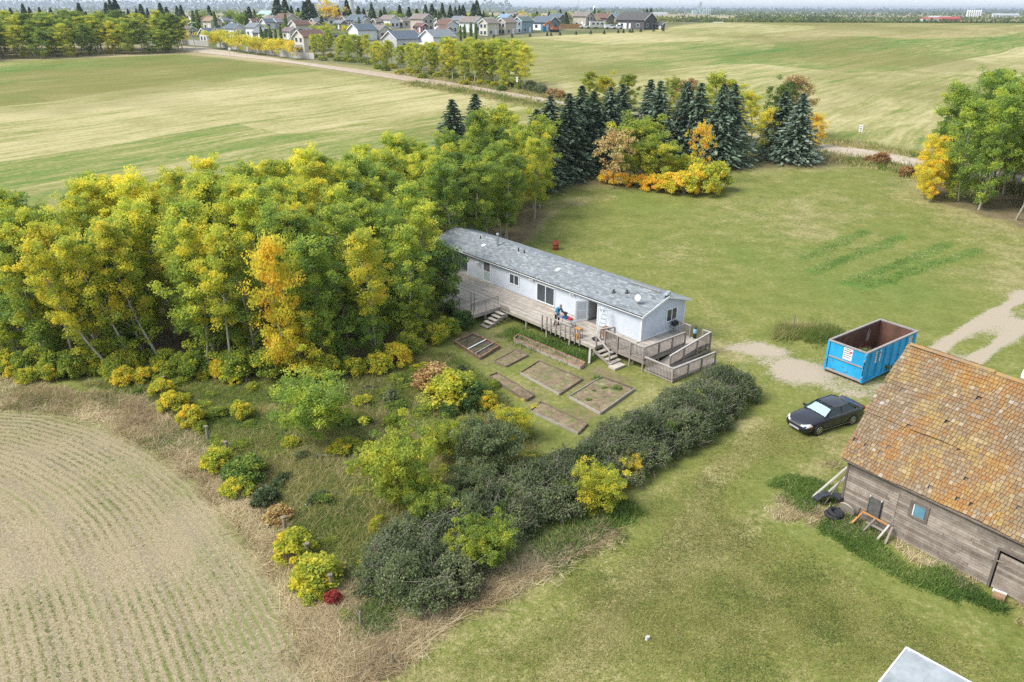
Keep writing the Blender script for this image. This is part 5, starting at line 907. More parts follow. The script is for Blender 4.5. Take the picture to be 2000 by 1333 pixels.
# ------------------------------------------------------------ old barn with a gambrel roof
BO = at(1625, 985, 0); BRZ = R(-53)
bc, bs = math.cos(BRZ), math.sin(BRZ)
def bw(x, y, z=0): return (BO[0] + bc * x - bs * y, BO[1] + bs * x + bc * y, z)
def shake_material(name, src):
    g = G(name); t = g.attr('tint').outputs['Fac'] if src == 'tint' else g.n('ObjectInfo').outputs['Random']; p = g.pos()
    c = g.ramp(t, [(0, (.185, .135, .085)), (.4, (.22, .16, .10)), (.85, (.255, .19, .125)), (.97, (.29, .235, .175)), (1, (.38, .34, .30))])
    v = g.scale(p, (1, 1, 1)); lo = g.noise(v, .55, 4, .65); hi = g.noise(v, 4.5, 4, .7); ti = g.math('MULTIPLY', g.math('SUBTRACT', t, .5), .14)
    y = g.step(g.math('ADD', g.math('ADD', g.math('MULTIPLY', lo, .75), g.math('MULTIPLY', hi, .45)), ti), .58, .78); c = g.mix(g.math('MULTIPLY', y, .6), c, (.38, .255, .065))
    lo2 = g.noise(g.scale(p, (1.1, 1, 1.2)), .42, 4, .7); o = g.step(g.math('ADD', g.math('ADD', g.math('MULTIPLY', lo2, .8), g.math('MULTIPLY', hi, .35)), g.math('MULTIPLY', ti, -1)), .54, .74); c = g.mix(g.math('MULTIPLY', o, .65), c, (.34, .155, .042))
    wh = g.step(g.noise(p, 2.3, 3, .7), .66, .72); c = g.mix(g.math('MULTIPLY', wh, .35), c, (.52, .50, .46)); g.bump(g.noise(g.scale(p, (1, 1, .4)), 25, 3), .3, .01); return g.fin(c, .92, .1)
M_SHAKE, M_SHAKE1 = shake_material('cedar_shake', 'tint'), shake_material('cedar_shake_single', 'obj')
M_BARN = wood_material('barn_board', (.29, .245, .205), (.19, .15, .12), (.43, .39, .35), .34); M_BTRIM = wood_material('barn_trim', (.12, .095, .08), (.17, .14, .12), (.22, .2, .18), .1)
barn = thing('old_barn', 'weathered grey wooden barn with a lichen-covered shake roof', 'barn', (BO[0], BO[1], 0), BRZ)
BL = 13.0; E0, E1, E2 = (-.32, 2.88), (1.3, 4.82), (4.2, 7.42)
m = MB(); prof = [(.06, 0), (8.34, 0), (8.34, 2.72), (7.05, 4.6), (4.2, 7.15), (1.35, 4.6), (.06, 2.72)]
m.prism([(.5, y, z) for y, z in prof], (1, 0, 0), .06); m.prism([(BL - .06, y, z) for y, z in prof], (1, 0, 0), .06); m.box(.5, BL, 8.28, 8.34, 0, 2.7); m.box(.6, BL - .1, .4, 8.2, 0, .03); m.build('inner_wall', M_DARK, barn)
# planks of the long wall, row by row
rr = random.Random(17); rows = 20; hp = 2.76 / rows
op = [(3.55, 4.22, 1.48, 2.20), (7.2, 9.4, 0.0, 1.92)]
for k in range(rows):
    z0, z1 = hp * k, hp * (k + 1); segs = [(.44, BL)]
    for a, b, za, zb in op:
        if zb > z0 + .05 and za < z1 - .05: segs = [q for (s, e) in segs for q in ((s, min(e, a)), (max(s, b), e)) if q[1] > q[0] + .03]
    for s, e in segs:
        x = s
        while x < e - .01:
            b = min(e, x + rr.uniform(1.5, 3.4)); 
            if e - b < .5: b = e
            if x < 2.9 < b - .1 and k > 4: b = 2.9
            o = rr.uniform(0, .014); mm = MB(); dz = rr.uniform(-.006, .006); sg = rr.uniform(-.008, .008)
            mm.add([(x + .006, -.02 - o, z0 + .008 + dz), (b - .006, -.02 - o, z0 + .008 + dz + sg), (b - .006, .02, z0), (x + .006, .02, z0), (x + .006, -.006 - o, z1 - .010), (b - .006, -.006 - o, z1 - .010 + sg), (b - .006, .02, z1 - .01), (x + .006, .02, z1 - .01)], [(0, 3, 2, 1), (4, 5, 6, 7), (0, 1, 5, 4), (1, 2, 6, 5), (2, 3, 7, 6), (3, 0, 4, 7)]); mm.build('plank', M_BARN, barn); x = b
for k in range(34):
    y = .05 + k * .245; zt = np.interp(y, [0, 1.35, 4.2, 7.05, 8.34], [2.7, 4.55, 7.1, 4.55, 2.7]); box('plank', M_BARN, barn, .42, .46, y + .006, y + .239, 0, float(zt))
box('corner_board', M_BTRIM, barn, .38, .47, -.055, .03, 0, 2.74); box('joint_strip', M_BARN, barn, 2.88, 2.93, -.045, -.03, .7, 2.3)
m = MB(); m.box(.44, BL, -.10, -.035, 2.66, 2.78); m.build('eave_board', M_BTRIM, barn)
# window
f = MB(); f.box(3.47, 3.60, -.07, .02, 1.42, 2.24); f.box(4.17, 4.30, -.07, .02, 1.42, 2.24); f.box(3.60, 4.17, -.08, .02, 2.14, 2.25); f.box(3.60, 4.17, -.09, .02, 1.41, 1.50); wn = f.build('window', M_BTRIM, barn)
box('pane', pm('blue_sky_pane', (.10, .22, .30), (.14, .28, .36), 3, .12, .6), wn, 3.66, 4.13, -.005, .005, 1.52, 2.12); m = MB(); m.box(3.60, 3.66, -.02, .01, 1.5, 2.14); m.box(3.66, 4.17, -.02, .01, 2.08, 2.14); m.build('sash', M_WHITE, wn)
# door
d = MB(); d.box(7.12, 7.22, -.09, .0, 0, 1.98); d.box(7.22, 9.5, -.09, 0, 1.9, 2.0); d.build('door_frame', M_BTRIM, barn)
dr = box('door', M_BTRIM, barn, 7.26, 9.3, .0, .03, .05, 1.74)
for k in range(11): box('board', M_BARN, dr, 7.28, 9.28, -.03, -.002, .06 + k * .153, .06 + k * .153 + .142)
m = MB(); m.beam((7.0, -.08, 1.35), (7.5, -.06, 1.42), .03, .05); m.build('latch', M_BARN, dr)
# shakes: the nearest 300 in view each an object, the others one mesh
def proj(p):
    q = cam.matrix_world.inverted() @ Vector(p); return 1000 + FPX * q.x / -q.z, 666.5 - FPX * q.y / -q.z, -q.z
allsh = []; rr = random.Random(23)
def slope(P0, P1, expo, x0):
    L = math.hypot(P1[0] - P0[0], P1[1] - P0[1]); uy, uz = (P1[0] - P0[0]) / L, (P1[1] - P0[1]) / L; a = math.atan2(uz, uy); n = int(round(L / expo)); ex = L / n
    for c in range(n):
        x = x0 - rr.uniform(0, .06)
        while x < BL + .1:
            wd = rr.choice((.10, .12, .14, .16, .19)); s0 = c * ex + rr.uniform(-.012, .012)
            if rr.random() > .008: allsh.append((x + wd / 2, P0[0] + uy * s0, P0[1] + uz * s0 - .035 + .045 * math.sin(x * .9 + P0[1]) + .02 * math.sin(x * 2.3 + s0 * 1.7), a, wd, ex))
            x += wd + .016
slope(E0, E1, .185, .12); slope((E1[0] - .07, E1[1] - .03), E2, .195, .02)
SHV = [(0, 0, .034), (0, 1, .010)]
def shake_verts(wd, ex, th=.038): l = ex * 1.16; return [(-wd / 2, 0, .012), (wd / 2, 0, .012), (wd / 2, l, -.012), (-wd / 2, l, -.012), (-wd / 2, 0, .012 + th), (wd / 2, 0, .012 + th), (wd / 2, l, .004), (-wd / 2, l, .004)]
SHF = [(4, 5, 6, 7), (0, 1, 5, 4), (1, 2, 6, 5), (3, 0, 4, 7)]
sc_ = []
for k, (x, y, z, a, wd, ex) in enumerate(allsh):
    u, v, dd = proj(bw(x, y, z)); sc_.append((dd, k) if (u < 2000 and v < 1333) else (1e6 + dd, k))
single = {k for _, k in sorted(sc_)[:300]}; shared = {}; stuff = MB(); rp = parts_roof = barn
cores = MB()
for (P, Q) in ((E0, E1), ((E1[0] - .07, E1[1] - .03), E2)): cores.prism([(.16, P[0] + .02, P[1] - .115), (.16, Q[0], Q[1] - .115), (.16, Q[0], Q[1] - .16), (.16, P[0] + .02, P[1] - .16)], (1, 0, 0), BL - .2)
for (P, Q) in (((8.72, 2.88), (7.1, 4.82)), ((7.17, 4.79), (4.2, 7.42))): cores.prism([(.1, P[0], P[1]), (.1, P[0], P[1] - .05), (.1, Q[0], Q[1] - .05), (.1, Q[0], Q[1])], (1, 0, 0), BL)
roof_ = cores.build('roof', pm('roof_boarding', (.20, .155, .12), (.14, .11, .085), 4), barn)
for k, (x, y, z, a, wd, ex) in enumerate(allsh):
    sk = rr.uniform(-.03, .03); tl = a + rr.uniform(-.02, .03)
    if k in single:
        key = (wd, round(ex, 3))
        if key not in shared: q = MB(); q.add(shake_verts(wd, ex), SHF); shared[key] = q.mesh('shake')
        o = put('shingle', shared[key], roof_, M_SHAKE1); o.location = (x, y, z); o.rotation_euler = (tl, 0, sk)
    else:
        stuff.T = Matrix.Translation((x, y, z)) @ Matrix.Rotation(tl, 4, 'X'); stuff.tint = rr.random(); stuff.add(shake_verts(wd, ex), SHF)
tag(stuff.build('shingles', M_SHAKE, roof_), kind='stuff')
m = MB(); m.beam((.1, 4.14, 7.44), (3.9, 4.14, 7.44), .16, .035, (0, -.6, 1)); m.beam((4.0, 4.12, 7.40), (6.4, 4.12, 7.38), .18, .035, (0, -.6, 1)); m.beam((6.5, 4.14, 7.44), (BL, 4.14, 7.44), .16, .035, (0, -.6, 1)); m.build('ridge_board', M_SHAKE1, roof_)
for k in range(34): x = .5 + k * .085; box('shingle', M_SHAKE1, roof_, x, x + .07, 4.25, 4.28, 7.36, 7.50 + .03 * rr.random())
m = MB(); m.T = Matrix.Translation((5.35, 4.45, 7.45)); m.tube((0, 0, -.3), (0, 0, .1), .2, .2, 12); m.T = m.T @ Matrix.Rotation(R(90), 4, 'Y'); m.tube((-.2, 0, -.45), (-.2, 0, .5), .3, .3, 14); m.build('ventilator', M_WHITE, barn)
# things against the barn wall
def rest(x, y, z=0): return bw(x, y, z)
pn = thing('screen_panel', 'dark rectangular screen panel leaning high on the barn wall', 'panel', bw(2.03, -.10, .48), BRZ)
box('sheet', pm('dark_screen', (.075, .075, .07), (.13, .13, .12), 4, .6, c3=(.17, .16, .14)), pn, -.29, .29, -.02, .0, 0, 1.0); m = MB(); [m.tube((x, -.03, .98), (x, -.03, 1.08), .025, n=6) for x in (-.27, .27)]; m.build('clip', M_WHITE, pn); m = MB(); m.box(-.3, -.27, -.03, .01, 0, 1.0); m.box(.27, .3, -.03, .01, 0, 1.0); m.build('edge', M_BLACK, pn)
m = MB(); m.T = Matrix.Rotation(R(-66), 4, 'X'); m.tube((0, 0, 0), (0, 0, .06), .38, .38, 28); tag(m.build('round_lid', pm('concrete_lid', (.42, .38, .30), (.34, .31, .25), 5), None, bw(.9, -.33, .36), BRZ), 'round buff disc leaning on the foot of the barn corner', 'lid')
M_RUB = pm('black_rubber', (.022, .023, .025), (.035, .036, .04), 8, .75)
t = thing('tyre_pile', 'pile of two black tyres lying in the weeds by the barn corner', 'tyre', bw(.62, -.95, .1), BRZ)
m = MB(); m.torus((0, 0, .07), .30, .10, n=22, m=8); m.build('tread', M_RUB, t); m = MB(); m.torus((.06, .1, .19), .29, .095, (.15, .1, 1), 22, 8); m.build('inner_ring', M_RUB, t)
m = MB(); q = [(-.55, -.25, .25), (-.5, .1, .35), (-.25, .4, .5), (.1, .5, .55), (.4, .45, .5)]
for a, b in zip(q[:-1], q[1:]): m.beam(a, b, .34, .10)
tag(m.build('car_bumper', pm('black_plastic', (.03, .032, .038), (.05, .052, .06), 4, .4), None, bw(.1, -.55, .1), BRZ), 'bent black plastic bumper heaped beside the tyre', 'bumper')
sh_ = thing('saw_horse', 'broken orange and brown wooden sawhorse leaning at the barn wall', 'sawhorse', bw(2.2, -.55, 0), BRZ)
for nm, a, b, mat in [('beam', (-.6, .15, .72), (.75, .25, .62), M_ORW), ('leg', (-.5, .2, .72), (-.75, -.35, 0), M_ORW), ('leg', (.1, .2, .68), (-.1, -.35, .05), M_BARN), ('leg', (.75, .2, .7), (.6, -.45, .0), M_RAILTOP), ('leg', (.85, .3, .6), (.95, -.3, 0), M_BARN), ('brace', (-.2, .0, .4), (.7, .05, .35), M_RAIL)]: m = MB(); m.beam(a, b, .09, .05); m.build(nm, mat, sh_)
m = MB(); pts_ = [(-.35, .0, .9), (-.4, -.05, .5), (-.2, -.15, .2), (.1, -.2, .02)]
for a, b in zip(pts_[:-1], pts_[1:]): m.tube(a, b, .025, n=6)
tag(m.build('black_hose', M_RUB, None, bw(1.95, -.5, 0), BRZ), 'black hose hanging over the sawhorse', 'hose')
for k, (a, b) in enumerate([((-.9, -.35, 0), (.33, .6, 2.35)), ((-.55, -.3, 0), (.32, .3, 1.7)), ((-.2, -.35, 0), (.34, -.02, 1.9))]):
    m = MB(); (m.beam(a, b, .15, .05) if k < 2 else m.tube(a, b, .03, .025, 6)); tag(m.build('leaning_plank' if k < 2 else 'leaning_pole', M_RAILTOP if k < 2 else M_BARN, None, bw(0, 0, 0), BRZ), ['long pale plank leaning on the barn gable corner', 'short pale plank leaning under the long one at the barn corner', 'thin bent pole leaning on the barn corner board'][k], 'plank' if k < 2 else 'pole')
bx_ = thing('cardboard_box', 'crushed brown box with a white rim in the weeds below the barn door', 'box', bw(7.75, -.45, .0), BRZ + R(15))
box('side', pm('cardboard', (.36, .22, .13), (.28, .17, .1), 6), bx_, -.22, .22, -.15, .15, 0, .2); m = MB(); m.box(-.26, .24, .15, .22, .12, .24); m.build('rim', M_WHITE, bx_)
# ------------------------------------------------------------ shed roof at the bottom edge
S0 = at(1771, 1264, 2.3); srz = math.atan2(-1.47, 1.38)
shed = thing('metal_shed', 'low shed with a pale sheet metal roof at the bottom edge of the picture', 'shed', (S0[0], S0[1], 0), srz)
M_ZINC = pm('zinc_sheet', (.30, .325, .335), (.42, .45, .46), 1.9, .5, .4, .15, c3=(.20, .205, .20))
box('wall', M_BARN, shed, .15, 4.6, -2.9, -.15, 0, 2.22)
for k in range(5):
    for j in range(2): box('roof_sheet', M_ZINC, shed, .0 + k * .95 + (.005 if k else 0), .95 + k * .95, -1.55 * (j + 1) + .004, -1.55 * j, 2.24 + (.008 if (k + j) % 2 else 0), 2.262 + (.008 if (k + j) % 2 else 0))
m = MB(); m.box(-.03, .02, -3.1, .02, 2.18, 2.29); m.box(.02, 4.75, -.02, .03, 2.18, 2.29); m.build('edge_trim', M_WHITE, shed); m = MB(); m.box(-.06, -.03, -2.4, -.9, 2.15, 2.24); m.build('edge_board', M_RAIL, shed)

# ------------------------------------------------------------ roll-off bin
DA, DB = at(1612, 721, .1), at(1682, 750, .1); DRZ = math.atan2(.595, .804)
bin_ = thing('waste_skip', 'large bright blue roll-off waste bin with a rusty brown inside', 'skip', (DB[0], DB[1], 0), DRZ)
def blue_material():
    g = G('blue_paint'); p = g.obj(); n = g.noise(p, 3, 5, .7); c = g.mix(g.step(g.noise(p, .9, 3), .35, .65), (.018, .29, .56), (.028, .36, .66)); c = g.mix(g.math('MULTIPLY', g.step(n, .58, .65), .8), c, (.09, .10, .11)); c = g.mix(g.math('MULTIPLY', g.step(g.noise(p, 1.3, 5, .75), .60, .72), .35), c, (.25, .42, .5)); return g.fin(c, .55, .3)
M_BLUE = blue_material(); M_RUST_ = pm('rusty_steel', (.105, .055, .04), (.165, .085, .055), 1.3, .8, .2, c3=(.23, .12, .07)); M_GREYS = pm('worn_grey_steel', (.36, .33, .31), (.28, .24, .22), 5, .6, .3)
LX, LY, ZB, ZT = 6.1, 2.62, .22, 2.2
for nm, b_, i_ in [('side_wall', (0, LX, 0, .05, ZB, ZT), (.06, LX - .06, .052, .07, ZB + .06, ZT - .02)), ('side_wall', (0, LX, LY - .05, LY, ZB, ZT), (.06, LX - .06, LY - .07, LY - .052, ZB + .06, ZT - .02)), ('end_wall', (LX - .05, LX, .05, LY - .05, ZB, ZT), (LX - .07, LX - .052, .07, LY - .07, ZB + .06, ZT - .02)), ('tailgate', (0, .05, .05, LY - .05, ZB, ZT - .02), (.052, .07, .07, LY - .07, ZB + .06, ZT - .04))]:
    w_ = box(nm, M_BLUE, bin_, *b_); box('rusty_lining', M_RUST_, w_, *i_)
    if nm == 'tailgate': box('middle_rail', M_GREYS, w_, -.07, -.002, .12, LY - .12, 1.16, 1.23); box('bottom_rail', M_GREYS, w_, -.08, -.002, .05, LY - .05, ZB - .02, ZB + .1)
box('bin_floor', M_RUST_, bin_, .05, LX - .05, .05, LY - .05, ZB, ZB + .05)
for k in range(7): x = .55 + k * .86; m = MB(); m.prism([(x - .09, -.002, ZB + .1), (x + .09, -.002, ZB + .1), (x + .05, -.10, ZB + .1), (x - .05, -.10, ZB + .1)], (0, 0, 1), ZT - ZB - .16); m.build('rib', M_BLUE, bin_)
for k in range(7): x = .55 + k * .86; m = MB(); m.prism([(x - .09, LY + .002, ZB + .1), (x - .05, LY + .10, ZB + .1), (x + .05, LY + .10, ZB + .1), (x + .09, LY + .002, ZB + .1)], (0, 0, 1), ZT - ZB - .16); m.build('rib', M_BLUE, bin_)
m = MB(); m.box(-.03, LX + .03, -.06, .08, ZT, ZT + .09); m.box(-.03, LX + .03, LY - .08, LY + .06, ZT, ZT + .09); m.box(-.06, .08, .08, LY - .08, ZT - .01, ZT + .07); m.box(LX - .08, LX + .04, .08, LY - .08, ZT, ZT + .09); m.build('top_rim', M_GREYS, bin_)
m = MB(); m.box(-.02, LX, -.09, -.003, ZB - .04, ZB + .1); m.box(-.02, LX, LY + .003, LY + .09, ZB - .04, ZB + .1); m.build('bottom_rail', M_BLUE, bin_)
for y in (.02, LY - .02): m = MB(); m.box(-.09, -.003, y - .07, y + .07, ZB - .05, ZT); m.build('corner_post', M_BLUE, bin_)
for z in (.5, 1.1, 1.7, 2.05): m = MB(); m.tube((-.1, .02, z - .06), (-.1, .02, z + .06), .045, n=8); m.build('hinge', M_GREYS, bin_)
m = MB(); m.tube((-.13, .0, .7), (-.13, .0, 1.6), .025, n=6); m.build('latch_bar', M_BLACK, bin_)
for y in (.6, LY - .6): box('skid', M_BLACK, bin_, 0, LX, y - .06, y + .06, .08, ZB - .002)
for x, y in [(.1, .1), (.1, LY - .1), (LX - .3, .1), (LX - .3, LY - .1)]: m = MB(); m.tube((x + .05, y - .12, .1), (x + .05, y + .12, .1), .1, n=12); m.build('roller', M_RUST_, bin_)
M_SIGN = pm('sign_white', (.78, .78, .77), (.70, .70, .70), 6, .4); M_INK = pm('sign_ink', (.10, .05, .06)); M_INKR = pm('sign_red', (.50, .05, .06))
def bin_sign(loc, rot):
    s = MB(); s.T = Matrix.Translation(loc) @ rot; s.box(0, .62, -.006, 0, 0, .80); p = s.build('sign', M_SIGN, bin_); i = MB(); i.T = s.T
    for r_, (a, b, h_) in enumerate([(.08, .46, .07), (.05, .50, .07), (.06, .44, .07), (.05, .56, .06), (.10, .52, .06)]):
        z = .68 - r_ * .135; x = a
        while x < b: wq = .045 if (int(x * 100) % 3) else .03; i.box(x, x + wq, -.009, -.0062, z, z + h_); x += wq + .018
    i.build('lettering', M_INK, p); i = MB(); i.T = s.T; i.prism([(.44, -.009, .42), (.60, -.009, .56), (.60, -.009, .62), (.52, -.009, .68), (.52, -.009, .60), (.44, -.009, .52)], (0, 1, 0), .0028); i.build('red_arrow', M_INKR, p)
bin_sign((-.005, 1.55, 1.32), Matrix.Rotation(R(-90), 4, 'Z')); bin_sign((1.12, -.008, 1.25), Matrix()); bin_sign((5.15, -.008, 1.25), Matrix())
m = MB(); m.T = Matrix.Translation((4.6, 2.53, 1.0)); m.prism([(-.15, 0, 0), (.02, 0, .1), (.12, 0, -.05), (.3, 0, .3), (.26, 0, .75), (.12, 0, .55), (.05, 0, .95), (-.1, 0, .6)], (0, 1, 0), .015); m.build('bare_patch', M_GREYS, bin_)
def binw(x, y, z): c, s = math.cos(DRZ), math.sin(DRZ); return (DB[0] + c * x - s * y, DB[1] + s * x + c * y, z)
tag(dead_mesh(11, 60, 1.1).build('branch_heap', M_DBARK, None, binw(2.3, 1.3, 1.05)), 'heap of cut brown branches inside the blue bin', 'branches')
r_ = np.random.default_rng(4); nq = 2600; xx_, yy_ = r_.normal(size=nq) * .85, r_.uniform(-1, 1, nq); Cc = np.column_stack([xx_, yy_, (1.05 * np.exp(-(xx_ / 1.0) ** 2) * (.75 + .25 * np.cos(yy_ * 2))) * r_.random(nq) ** .35 + .05]); o = put('yard_waste', leaf_mesh('yard_waste', Cc, .07, r_.random(nq), r_), None, M_GRASS); o.location = binw(2.5, 1.2, .3); tag(o, 'dry leaves and prunings piled inside the blue bin', 'waste'); o.color = (.4, .9, 0, 1)
tag(box('timber_offcut', M_RAILTOP, None, -.5, .5, -.25, .25, 0, 1.15, loc=binw(.95, .62, .27), rz=DRZ + .5), 'pale wooden box offcut in the front corner of the bin', 'timber')

# ------------------------------------------------------------ the black car
CRZ = math.atan2(-1.18, -2.3)
car = thing('parked_car', 'black four door sedan with a silver sunshade behind its windscreen', 'car', (18.12, 39.02, 0), CRZ, None, .955)
def paint():
    g = G('black_car_paint'); g.b.inputs['Coat Weight'].default_value = .5; g.b.inputs['Coat Roughness'].default_value = .08; return g.fin(g.mix(g.noise(g.obj(), 1.5, 3), (.014, .014, .022), (.020, .020, .03)), .32, .5)
M_CAR = paint(); M_CHROME = pm('chrome', (.62, .62, .63), (.5, .5, .52), 3, .18, .5, .9); M_CGLASS = glass_mat('car_glass', (.012, .02, .02))
g = G('clear_windscreen'); tb = g.n('BsdfTransparent'); tb.inputs[0].default_value = (.85, .97, .97, 1); gl = g.n('BsdfGlossy'); gl.inputs['Roughness'].default_value = .04; mx = g.n('MixShader'); mx.inputs[0].default_value = .10; g.nt.links.new(tb.outputs[0], mx.inputs[1]); g.nt.links.new(gl.outputs[0], mx.inputs[2]); g.nt.links.new(mx.outputs[0], g.out.inputs[0]); M_CLEAR = g.m
X = [-2.54, -2.46, -2.2, -1.8, -1.45, -1.1, -.4, .4, .98, 1.3, 1.75, 2.15, 2.42, 2.54]
BELT = [.66, .84, .95, .985, .985, .975, .955, .935, .915, .885, .84, .77, .68, .56]; TOP = [.68, .93, 1.05, 1.075, 1.06, 1.0, 1.0, 1.0, 1.02, .995, .945, .865, .75, .60]; HW = [.64, .78, .875, .91, .92, .925, .93, .93, .925, .92, .905, .865, .77, .60]; ZLO = [.42, .32, .27, .25, .22, .21, .21, .21, .21, .22, .22, .23, .25, .34]
bv, bf = [], []
for x, zb, zt, wd, zl in zip(X, BELT, TOP, HW, ZLO):
    sec = [(wd * .86, zl), (wd * .97, zl + .12), (wd, (zl + zb) / 2 + .04), (wd * .985, zb - .09), (wd * .93, zb), (wd * .74, zb + .62 * (zt - zb)), (wd * .4, zt - .008), (0, zt)]
    row_ = [(x, y, z) for y, z in sec] + [(x, -y, z) for y, z in sec[-2::-1]]; bv += row_
K = 15
for i in range(len(X) - 1):
    for j in range(K - 1): bf.append((i * K + j, i * K + j + 1, (i + 1) * K + j + 1, (i + 1) * K + j))
    bf.append((i * K + K - 1, i * K, (i + 1) * K, (i + 1) * K + K - 1))
bf.append(tuple(range(K - 1, -1, -1))); bf.append(tuple((len(X) - 1) * K + j for j in range(K)))
m = MB(); m.add(bv, bf, True); bd = m.build('body', M_CAR, car)
# cabin
FB, FT, RT, RB = (1.02, .80, .985), (.22, .60, 1.40), (-.98, .60, 1.41), (-1.78, .78, 1.04)
def pt(q, s=1): return (q[0], q[1] * s, q[2])
rv_, rf_ = [], []; nx_, ny_ = 8, 7
for i in range(nx_):
    t = i / (nx_ - 1); x = FT[0] + (RT[0] - FT[0]) * t
    for j in range(ny_): s = j / (ny_ - 1) * 2 - 1; rv_.append((x - .05 * (abs(s) ** 2) * (1 - 2 * t), s * .60, 1.40 + .012 * t + .06 * (1 - s * s) * (.55 + .45 * math.sin(math.pi * t))))
for i in range(nx_ - 1):
    for j in range(ny_ - 1): rf_.append((i * ny_ + j, i * ny_ + j + 1, (i + 1) * ny_ + j + 1, (i + 1) * ny_ + j))
m = MB(); m.add(rv_, rf_, True); m.build('roof', M_CAR, car)
m = MB()
for s in (1, -1): m.beam(pt(FB, s), pt(FT, s), .07, .05); m.beam(pt(RB, s), pt(RT, s), .11, .06); m.beam(pt(FT, s), pt(RT, s), .07, .05); m.beam((-.30, .845 * s, .96), (-.38, .615 * s, 1.40), .07, .05)
m.build('pillar', M_CAR, car)
def grid4(a, b, c, d, bulge, n=6):
    v, f = [], []; a, b, c, d = map(Vector, (a, b, c, d)); nn = (b - a).cross(d - a).normalized()
    for i in range(n):
        for j in range(n): s, t = i / (n - 1), j / (n - 1); v.append((a * (1 - s) + b * s) * (1 - t) + (d * (1 - s) + c * s) * t + nn * bulge * (1 - (2 * s - 1) ** 2))
    for i in range(n - 1):
        for j in range(n - 1): f.append((i * n + j, (i + 1) * n + j, (i + 1) * n + j + 1, i * n + j + 1))
    return v, f
m = MB(); m.add(*grid4(pt(FB, -.97), pt(FB, .97), pt(FT, .97), pt(FT, -.97), .05), True); ws = m.build('windscreen', M_CLEAR, car)
sv = grid4((.97, -.74, .975), (.97, .74, .975), (.34, .58, 1.30), (.34, -.58, 1.30), .04, 12); m = MB(); m.add([(x, y, z - .03 + .012 * math.sin(y * 30)) for x, y, z in sv[0]], sv[1]); m.build('sun_shade', pm('silver_sunshade', (.66, .74, .73), (.56, .64, .63), 9, .45, .4, .2), car)
m = MB(); m.add(*grid4(pt(RB, .94), pt(RB, -.94), pt(RT, -.95), pt(RT, .95), .05), True); m.build('rear_window', M_CGLASS, car)
